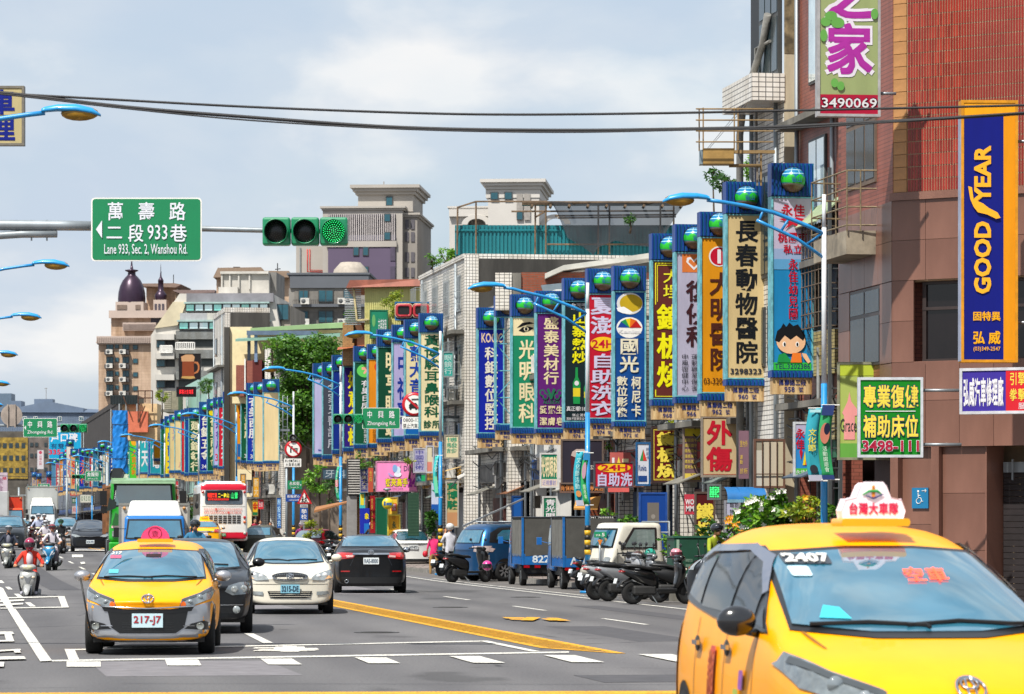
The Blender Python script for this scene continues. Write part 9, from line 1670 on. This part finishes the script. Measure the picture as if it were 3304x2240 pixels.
# ---- gantries, cables, street signs
near_signs();main_gantry();gantries()
def cable(label,pts,s0,s1,r,sag=0.0):
 P=[];
 for i,(px,py)in enumerate(pts):s=s0+(s1-s0)*i/(len(pts)-1);P.append(at(px,s,zz(py,s)))
 P2=[]
 for i in range(len(P)-1):
  a,b_,c_,d_=P[max(i-1,0)],P[i],P[i+1],P[min(i+2,len(P)-1)]
  for k in range(6):t=k/6;P2.append(.5*((2*b_)+(c_-a)*t+(2*a-5*b_+4*c_-d_)*t*t+(3*b_-a-3*c_+d_)*t**3))
 P2.append(P[-1]);m=MB();m.tube(P2,r,6);o=m.build('overhead_cable',mat('#1c1b1d',.6,0,.1),loc=(0,0,0));tag(o,label,'cable','black cables across the street')
cable('upper thin cable sagging across the whole street',[(-400,285),(0,302),(300,318),(800,345),(1300,364),(1652,370),(2100,366),(2600,356),(3304,340),(3700,325)],330,330,.012)
cable('lower thick cable bundle sagging across the street',[(-400,270),(0,299),(400,345),(800,378),(1300,412),(1800,421),(2250,416),(2600,406),(3304,366),(3700,330)],330,330,.017)
cable('thin strand wound beside the thick cable bundle',[(-400,274),(0,304),(400,350),(800,388),(1300,417),(1800,427),(2250,419),(2600,412),(3304,364),(3700,336)],332,332,.008)
cable('faint wire running to the no-turn arm',[(875,1050),(600,1120),(300,1200)],66,50,.02)if False else None
for lb,pts,s0 in(('loose white wire hanging down to the left of the prohibition disc',[(300+575,1300),(900,1450),(760,1460),(700,1330),(705,1350)],62),('white service wire sagging from the third sign run',[(708,1348),(745,1440),(800,1520),(842,1534)],60),('thin wire from the lamp post to the green sign',[(948,1400),(985,1440),(1010,1452)],66)):
 if s0!=62:cable(lb,pts,s0,s0+1,.012)
 # second black wire low across the far street
cable('black wire low across the far left street',[(-60,1533),(150,1540),(300,1535),(420,1500)],48,40,.02)
# prohibition disc and signs at the side street
root=thing('road_sign','no large trucks disc with its white plate and a loudspeaker on the lamp post','road sign',at(946,68));X=lambda px:(px-946)/68;Z=lambda py:zz(py,68)
round_no_sign(root,X,Z,946,1450,28,68,'truck');m=MB();m.prism(rr(X(916),X(972),Z(1507),Z(1480),.03),0,.02);p=m.build('plate',WHITE,parent=root);t=MB();t.htext('禁止8.5噸以上',X(919),X(969),Z(1492),Z(1483),-.005,0);t.htext('大貨車右轉',X(921),X(968),Z(1505),Z(1494),-.005,0);t.build('lettering',BLACK,parent=p)
m=MB();m.lathe([(.16,-.1),(.17,-.06),(.06,.1),(.05,.2)],16,(X(945),0,Z(1413)),'y');m.lathe([(.05,-.12),(.001,-.14)],10,(X(945),0,Z(1413)),'y');m.build('loudspeaker',mat('#4c4a48',.5),parent=root);m=MB();m.tube([(X(924),.1,0),(X(924),.1,Z(1480))],.06,8);m.build('post',GALV,parent=root)
root=thing('road_sign','green Yonghe Street plate above the blue school direction plate','road sign',at(950,69));X=lambda px:(px-950)/69;Z=lambda py:zz(py,69)
for nm,x0,x1,y0,y1,col,sp in(('street_plate',928,974,1551,1579,'#0d7a4c',[('h','永和街',.12,.85,.12,.55,W1,.01),('l','Yonghe St.',.2,.8,.68,.9,W1,.0),('p',[(.9,.35),(.96,.5),(.9,.65)],0,0,0,0,W1,0)]),('direction_plate',922,972,1595,1619,'#123f8c',[('h','新路國小',.08,.92,.08,.5,W1,.01),('b','',.2,.8,.76,.82,W1,0),('p',[(.8,.68),(.92,.79),(.8,.9)],0,0,0,0,W1,0)])):
 m=MB();m.bb(X(x0),X(x1),-.02,0,Z(y1),Z(y0));p=m.build(nm,mat(col,.4,0,.05),parent=root);mbs={};texts(mbs,sp,(x1-x0)/69,(y1-y0)/69,-.022,X(x0),Z(y0));letter_parts(mbs,p)
root=thing('road_sign','red triangle school children warning sign with small school plates below','road sign',at(984,70));X=lambda px:(px-984)/70;Z=lambda py:zz(py,70)
m=MB();m.prism([(X(958),Z(1626)),(X(1007),Z(1626)),(X(982),Z(1578))],0,.02);a=m.build('triangle_rim',mat('#b8141f',.4),parent=root);m=MB();m.prism([(X(967),Z(1621)),(X(998),Z(1621)),(X(982),Z(1590))],-.008,-.004);b_=m.build('triangle_face',WHITE,parent=a)
m=MB()
for cx,h in((977,.24),(987,.33)):m.ball((X(cx),-.015,Z(1621)+h),(.035,.01,.04),8);m.tube([(X(cx),-.014,Z(1621)+h-.04),(X(cx),-.014,Z(1621)+h*.4),(X(cx)-.05,-.014,Z(1621)+.02)],.022,5);m.tube([(X(cx),-.014,Z(1621)+h*.4),(X(cx)+.06,-.014,Z(1621)+.02)],.02,5);m.tube([(X(cx)-.06,-.014,Z(1621)+h*.5),(X(cx),-.014,Z(1621)+h*.72),(X(cx)+.07,-.014,Z(1621)+h*.55)],.015,5)
m.build('pictogram',BLACK,parent=b_)
for y0,y1,col,tx in((1628,1638,'#b4b4b8','SCHOOL'),(1640,1678,'#154f9c','學校'),(1680,1692,'#b4b4b8','SCHOOL')):m=MB();m.bb(X(968),X(993),-.01,.01,Z(y1),Z(y0));p=m.build('plate',mat(col,.4),parent=root);t=MB();(t.line if tx[0]=='S' else t.vtext)(tx,X(972),X(990),Z(y1-2),Z(y0+2),-.015,.006);t.build('lettering',BLACK if tx[0]=='S' else WHITE,parent=p)
m=MB();m.tube([(X(981),.06,0),(X(981),.06,Z(1590))],.04,8);m.build('post',GALV,parent=root)
root=thing('road_sign','small green 23.5 kilometre plate on an orange arrow post','road sign',at(1936,136));X=lambda px:(px-1936)/136;Z=lambda py:zz(py,136);m=MB();m.prism(rr(X(1917),X(1957),Z(1735),Z(1716),.02),0,.02);p=m.build('plate',mat('#0d8a5c',.4),parent=root);t=MB();t.line('23.',X(1922),X(1940),Z(1730),Z(1724),-.006,.01);t.line('5',X(1942),X(1951),Z(1731),Z(1720),-.006,.014);t.build('lettering',WHITE,parent=p);m=MB();m.tube([(0,.05,0),(0,.05,Z(1720))],.03,6);m.build('post',STEEL,parent=root);m=MB();m.prism([(X(1928),Z(1742)),(X(1945),Z(1742)),(X(1936),Z(1760))],0,.02);m.build('arrow',mat('#d87a1c',.5),parent=root)
# steel frame with the beige box high on the cream block
root=thing('steel_frame','tan steel billboard frame with a beige metal box against the sky','steel frame',at(2400,150));X=lambda px:(px-2400)/150;Z=lambda py:zz(py,150);FT=mat('#9a7f55',.6,.2,.2,4);sg=[]
for y in(352,388,423,458):sg+=[((X(2252),0,Z(y)),(X(2495),0,Z(y))),((X(2243),-.5,Z(y+8)),(X(2470),-.5,Z(y+8))),((X(2252),0,Z(y)),(X(2243),-.5,Z(y+8)))]
for px in(2256,2267,2367,2379):sg.append(((X(px),-.25 if px%2 else 0,Z(352)),(X(px),-.25 if px%2 else 0,Z(488))))
frame_tubes(root,'rail',sg,.016,FT);bx(root,'beam',FT,X(2268),X(2500),-.08,.04,Z(496),Z(486));bx(root,'beam',FT,X(2352),X(2452),-.1,.04,Z(540),Z(531));bx(root,'upright',mat('#7d7468',.6),X(2440),X(2446),-.06,.02,Z(600),Z(496));bx(root,'upright',FT,X(2452),X(2458),-.06,.02,Z(600),Z(496));bx(root,'metal_box',mat('#a9874c',.5,.2,.25,2),X(2266),X(2366),-.3,.1,Z(534),Z(483),.01);bx(root,'box_end',mat('#8fa0a8',.4,.5),X(2256),X(2265),-.28,.08,Z(534),Z(488))
frame_tubes(root,'stay_wire',[((X(2280),-.1,Z(483)),(X(2400),-.1,Z(338))),((X(2286),-.1,Z(483)),(X(2408),-.1,Z(340)))],.005,DK)
# cage and lean-to between the corner building and the cream block
root=thing('window_cage','rusty window cages with a green plastic lean-to roof beside the corner building','window cage',S(uvs(2712,19.1)[0],19.1,0),ANG);m=MB();m.add([(-.55,0,8.1),(.1,0,8.7),(.1,2.6,8.7),(-.55,2.6,8.1)],[(0,1,2,3)]);m.build('lean_to_roof',mat('#9fb08c',.5,0,.2),parent=root).modifiers.new('t','SOLIDIFY').thickness=.03
sg=[((-.4,.3*i,5.9),(-.4,.3*i,8.1))for i in range(9)]+[((-.4,0,5.9+.3*i),(-.4,2.5,5.9+.3*i))for i in range(8)]+[((-.4,0,5.9+.3*i),(.1,0,5.9+.3*i))for i in range(8)];frame_tubes(root,'bars',sg,.014,mat('#6b5c4c',.7,.2,.2));bx(root,'dark_opening',BLACK,-.06,.0,.1,2.6,5.9,8.2);bx(root,'yellow_tiled_spandrel',TY,-.14,.0,-.05,2.6,4.9,5.85);bx(root,'yellow_tiled_spandrel',TY,-.14,.0,-.05,2.6,3.5,4.1);bx(root,'ladder',mat('#5b5f60',.5,.4),-.35,-.28,-.35,-.28,1,9.2);bx(root,'ladder',mat('#5b5f60',.5,.4),-.12,-.05,-.35,-.28,1,9.2)
frame_tubes(root,'rung',[((-.33,-.3,1.2+i*.42),(-.08,-.3,1.2+i*.42))for i in range(19)],.014,mat('#5b5f60',.5,.4))
for i,(px,v_)in enumerate(((2640,18.95),(2600,19.4),(2412,19.4))):
 u0_,s_=uvs(px,v_);tag(frame_tubes(None,'utility_pipe',[(S(u0_,v_,.1),S(u0_,v_,5.5+i))],.04,mat('#6d706f',.6,0,.3,3),8),('grey pipe right of the empty lightbox','brown pipe left of the rainbow board','grey pipe behind the amber clinic sign')[i],'pipe')
 # transformer box, ladder, flags, cctv
root=thing('transformer_box','dark green electrical cabinet behind the parked scooters','cabinet',at(2255,146),ANG);bx(root,'base',CONCRETE,-.58,.58,0,.9,0,.25);bx(root,'body',mat('#1c4a38',.5,.1,.12),-.55,.50,.02,.85,.25,1.40,.02);bx(root,'lid',mat('#2a5a46',.5),-.58,.53,0,.88,1.40,1.44);bx(root,'door_seam',BLACK,-.02,-.01,.008,.02,.3,1.36);bx(root,'light_stripe',mat('#8fa894',.5),-.50,-.44,.008,.02,.3,1.36)
t=MB();[t.line('高壓危險',-.30+j*.2,-.14+j*.2,.75+k*.12,.82+k*.12,.004,0)for j in range(1)for k in range(2)];t.build('lettering',mat('#8fa894',.6),parent=root)
root=thing('ladder','aluminium extension ladder lying on the roof of the blue people carrier','ladder',at(1600,107,1.76));AL_=mat('#b4b8ba',.35,.6,.1);m=MB();a0,a1=Vector((-1.0,-.2,-.12)),Vector((.85,.9,.72))
for off in(0,.28):m.tube([a0+Vector((0,off,0)),a1+Vector((0,off,0))],.035,4)
m.build('stile',AL_,parent=root);m=MB();[m.tube([a0.lerp(a1,(i+.5)/8),a0.lerp(a1,(i+.5)/8)+Vector((0,.28,0))],.016,5)for i in range(8)];m.build('rung',AL_,parent=root)
root=thing('wall_lamp_camera','white security camera under a bent metal hood','camera',at(1488,92));m=MB();m.box((0,0,zz(1535,93)),(.30,.14,.12),ry=-.5);m.build('camera_body',WHITE,parent=root,bevel=.02);m=MB();m.tube([(-.1,.05,zz(1540,93)),(-.35,.2,zz(1570,93))],.025,6);m.build('arm',STEEL,parent=root);m=MB();m.add([(-.55,-.2,zz(1520,93)),(0,-.2,zz(1505,93)),(0,.2,zz(1502,93)),(-.55,.2,zz(1515,93))],[(0,1,2,3)]);m.build('hood',mat('#b89a64',.6),parent=root)
tree_l=None
# ---- traffic
loc=on_road(501,238);r_,B=wish('taxi','yellow and silver taxi 217-J7 facing the camera with a pink roof lamp',loc,R(3.0));roof_lamp_round(r_,B);r_.scale=(1,1,.955)
m=MB();m.tube([B.hit('L',-2.0,.3,.03),Vector((-.88,-1.98,1.05))],.012,6);m.build('bumper_pole',BLACK,parent=r_)
FT_LOC=Vector((7.55,21.2,0));r_,B=wish('taxi','large out of focus yellow taxi 2407 with a white roof lamp in the right foreground',at(2811,560),R(8),1.0,True);roof_lamp_tall(r_,B);r_.scale=(1,1,1.1)
bmw();corolla();camry();fit();red_hatch();altis();white_suv();far_taxi();bus();green_truck();blue_van();pickup()
box_truck('box_truck','blue and white box truck with a white wind deflector behind the first taxi',499,112,6,'#1769b0','#b9b6ae',2.06,.95,2.30,1.86,1.94,plate_t=None)
box_truck('box_truck','white box truck with a dark windshield far up the left lanes',137,48,8,'#c9cdd0','#a9acaa',2.15,1.0,3.35,1.75,2.15,z=.9)
box_truck('box_truck','orange truck at the left edge behind the white one',42,62,9,'#d8481a','#c0381a',1.15,.9,2.75,1.15,2.1,deflector=False,z=.45)
# box of a truck leaving the frame on the left
root=thing('box_truck','grey white box truck cut off by the left edge of the picture','truck',on_road(-45,62),R(8));bx(root,'cargo_box',mat('#b4b6b6',.45,0,.1,1.2),-1.2,1.15,.0,5,1.0,2.95,.03);bx(root,'box_frame',mat('#8c8c86',.5),1.10,1.18,-.03,.03,1.0,2.98);bx(root,'chassis',BLACK,-1,1,.3,5,.5,1.0);[wheel(root,q*.95,y,.4,.25,q)for q in(-1,1)for y in(1.0,4.0)]
car('sedan','dark grey car whose side shows between the left truck and the riders','car',30,66,6,'#2c3136',P_SUV,True,lev=1)
car('van','small white van squeezed between the orange truck and the white box truck','car',83,46,6,'#c9cdd0',P_SUV,True,lev=1)
car('sedan','pale car roof glimpsed behind the black sedan, farthest of the queue','car',262,40,6,'#b8bcc0',P_SEDAN,True,lev=1);car('suv','dark wagon glimpsed right of the bus behind the walking people','car',855,62,-6,'#4a4c44',P_SUV,False,True,lev=1)
tricycle(1766,117,8,'left blue cargo truck with a dark canvas hood and number 8220 on its tailboard','8220',None,'8220');tricycle(1903,124,8,'right blue cargo truck with a dark canvas hood, nearest the striped lamp post','ATF','1041 7693316','ATF-3')
r_,B=car('suv','black off-road car nose left with orange indicators behind the foreground taxi','car',2500,157,-40,'#14171c',dict(P_SUV,wr=.36),True,glass=GLASS)
for q in(-1,1):dec(B,'headlight',rr(*sorted((q*.50,q*.80)),.78,.98,.03),'F',LENS,.016,step=.06);dec(B,'indicator',rr(*sorted((q*.66,q*.80)),.80,.95,.02),'F',mat('#d85a14',.2,0,0),.024,step=.06)
m=MB();[m.tube([B.hit('F',x*.085,.62,.02),B.hit('F',x*.085,.95,.02)],.016,5)for x in range(-5,6)];m.build('grille_slat',CHROME,parent=r_)
car('suv','dark off-road car at the right edge behind the foreground taxi','car',3235,158,-8,'#16191c',dict(P_SUV,W=1.7),False,True)
# parked scooters
PG='scooters parked along the kerb'
def sc_at(label,px,py,rz,col,**k):
 s=(py-HZ)/CH;return scooter(label,Vector(at(px,s)),rz,col,group=PG,**k)
sc_at('black scooter side on behind the people carrier with its tail left',1512,1880,128,'#17191c',sport=True);sc_at('dark scooter nearest the man in white, licence plate towards the road',1462,1860,140,'#22262c',sport=True)
sc_at('silver and red scooter, leftmost of the group right of the lamp post',1997,1936,118,'#b4b6ba',sport=True,col2='#8f9296');sc_at('grey scooter with a black helmet on its seat, second in the right group',2042,1940,112,'#7f8286');sc_at('black scooter in front of the right group with a long exhaust',2127,1950,108,'#101113');sc_at('white scooter partly hidden at the back of the right group',2082,1915,115,'#c9cbcc',sport=True)
sc_at('dark green scooter under the teal helmet',2142,1915,105,'#12241c');sc_at('black scooter at the right end of the group under the pink helmet',2212,1945,100,'#15181c',sport=True)
sc_at('white scooter in front of the red hatchback',1068,1828,150,'#c4c6c8',sport=True);sc_at('dark scooter leaning behind the black sedan',1095,1830,158,'#1c1f24');sc_at('black scooter beside the red hatchback, handlebars up',1050,1820,165,'#202328')
def hl(label,px,py,s,col,vis='#14171b'):parked_helmet(label,at(px,s,zz(py,s)),col,vis)
hl('brown helmet with a white star on the back of the right scooter group',2058,1796,140,'#4a2c22');t=MB();t.prism([(.05*(1 if i%2==0 else .42)*math.sin(R(i*36)),.05*(1 if i%2==0 else .42)*math.cos(R(i*36)))for i in range(10)],-.17,-.165);t.build('star',WHITE,parent=[o for o in bpy.data.objects if o.get('label','').startswith('brown helmet')][0]);[o for o in bpy.data.objects if o.get('label','').startswith('brown helmet')][0].rotation_euler=(0,0,0)
hl('teal helmet right of the brown one',2098,1789,140,'#1f9a84','#1f6a5c');hl('pink helmet with a dark visor, highest of the parked helmets',2182,1788,146,'#d88a98','#5c1a2c');hl('light blue helmet low among the scooters',1970,1840,140,'#4aa8c8');hl('black helmet with a red rim on the nearest scooter seat',2024,1850,146,'#231a1c','#5c1418');hl('magenta half helmet on the dark scooter behind the people carrier',1572,1825,118,'#c82a84')
# people on foot
def on(px,s,z=None):p=at(px,s);return Vector((p.x,p.y,zgp(p)if z is None else z))
def st(label,px,py_feet,h_px,rz,*a,**k):
 hm=k.pop('hm',1.6);s0=k.pop('s',None);s=s0 or h_px/hm;p=at(px,s);p.z=zz(py_feet,s)if not s0 else zz(py_feet-h_px,s)-hm;return stander(label,p,rz,*a,h=hm,**k)
w_=st('woman in a magenta top and tan trousers walking with a red bag, seen from behind',1400,1862,143,178,'#d8286c','#a8824c','#3a2c28',hm=1.52,leg_spread=.13,shoes='#5a2a5a')
m=MB();m.ball((.34,.0,.88),(.10,.08,.13),12);m.tube([(.26,0,1.02),(.33,0,.98)],.012,5);b_=m.build('red_bag',mat('#b8142c',.5),parent=w_)
st('man in a white shirt and white helmet holding his hands to his face',1452,1868,174,205,'#c4c4cc','#1c2028','#222222',hm=1.7,arms='face',hel='#c4c4c0',mask='#9ab4c8');
tag(st('man in a dark red shirt standing beside the bus',822,1760,85,30,'#9c1c3a','#2a3c4c','#1a1412',hm=1.68,arms='down',s=60),None)
st('woman in a white top left of the schoolgirl',840,1758,78,10,'#cfc4c8','#8a7468','#1a1412',hm=1.55,arms='fwd',long_hair=True,skirt=True,s=60);st('schoolgirl in a white shirt and navy skirt raising a hand to her head',873,1762,76,-20,'#c9ccd8','#1c2440','#1a1412',hm=1.55,arms='face',long_hair=True,skirt=True,s=61)
# riders
def ride(label,px,py,h_px,rz,col,shirt,legs,hel,sport=False,col2='#1a1b1d',sclabel=None,lean=0.0,**k):
 s=h_px/1.60;p=at(px,s);p.z=zz(py,s);sc_=scooter(sclabel or label,p,rz,col,col2=col2,sport=sport,group='scooters ridden in traffic');sc_.rotation_euler[1]=R(lean)
 r_=rider(label,p,rz,shirt,legs,hel,**k);r_.rotation_euler[1]=R(lean);return r_,p,s
ride('rider in a red jacket and dark pink full face helmet, nearest the camera',95,1962,216,3,'#a8a9a6','#c8301c','#1a1c22','#8c1440',full=True,vis='#241a20',open_shirt='#c9c0c4',shoes='#a8a8b4',sclabel='silver scooter under the red jacketed rider')
ride('rider in a white short sleeved shirt and red striped helmet with a backpack',167,1850,152,-3,'#1478a8','#c4bfc8','#7a6f78','#7c2430',sport=True,sleeves='short',bag='#22242c',sclabel='bright blue scooter under the white shirted rider')
ride('rider in a navy jacket and silver helmet at the left edge',27,1850,148,2,'#8f918c','#1c2436','#14161c','#8c9096',open_shirt='#6a6c78',sclabel='grey scooter at the left edge of the picture')
ride('rider in black with a green and red helmet and a mask',195,1800,120,-4,'#2a2c30','#15171c','#5a4a42','#1f8a54',sleeves='short',mask='#7fb4a8',sclabel='dark scooter behind the blue one')
ride('rider in a white top, white helmet and face mask',146,1796,112,3,'#5c1c20','#c9c4cc','#2c2c34','#c4c4c8',mask='#b8c4c8',sclabel='maroon scooter behind the blue one on the left')
ride('rider in a pale shirt and silver helmet further back',124,1770,108,5,'#3a1a1c','#a8b0c8','#24262c','#a4a8b0',sclabel='dark red scooter in the second row of riders');ride('rider with a pale grey helmet behind the masked one',142,1755,92,0,'#26282c','#3a3c44','#24262c','#b4b4b4',sclabel='dark scooter in the third row of riders');ride('rider in black at the left of the back row',106,1765,96,4,'#6c1c24','#1c1c20','#1c1c20','#1a1c20',sclabel='dark scooter at the left of the back row')
ride('rider in a black open face helmet between the blue box truck and the black sedan',629,1900,214,3,'#2a6a9c','#2a6a8c','#1c2430','#17191c',sclabel='scooter hidden behind the black luxury sedan')
ride('rider in a magenta and navy jacket with a pink helmet and sunglasses',972,1795,104,6,'#b8bcc0','#7c1c5c','#1c2040','#c89ab0',sclabel='pale scooter before the school sign')
ride('rider in dark clothes with a white helmet seen behind the black sedan',1200,1810,122,190,'#c4c6c8','#2c2428','#1c1c20','#c4c8cc',sclabel='scooter hidden behind the black sedan on the right');ride('rider in lime green behind the foreground taxi with a dark helmet',2322,1935,236,40,'#22242a','#8f9c1c','#24262c','#1a1d22',sclabel='black scooter of the rider in lime green')
hl('white helmet row behind the black sedan, left one',1140,1728,76,'#c8c8c4');hl('red and white helmet behind the roof of the black sedan',1178,1727,76,'#a8242c');hl('pale helmet right of the rider behind the black sedan',1228,1730,76,'#b4bcc4')
for i,(lb,px,py,rz,col,sp)in enumerate((('black scooter wedged between the silver and the grey one',2020,1930,114,'#1b1d20',False),('red tailed white scooter at the back left of the right group',1985,1922,120,'#b8bac0',True),('black scooter behind the green one',2120,1925,103,'#15171a',False),('dark grey scooter near the transformer box',2185,1925,98,'#2c2f34',False),('black scooter close behind the right cargo truck',1945,1905,122,'#1d1f22',True),('navy scooter behind the people carrier scooter',1545,1872,132,'#1c2230',False),('grey scooter standing left of the blue people carrier',1478,1848,142,'#6c6f74',False))):sc_at(lb,px,py,rz,col,sport=sp)
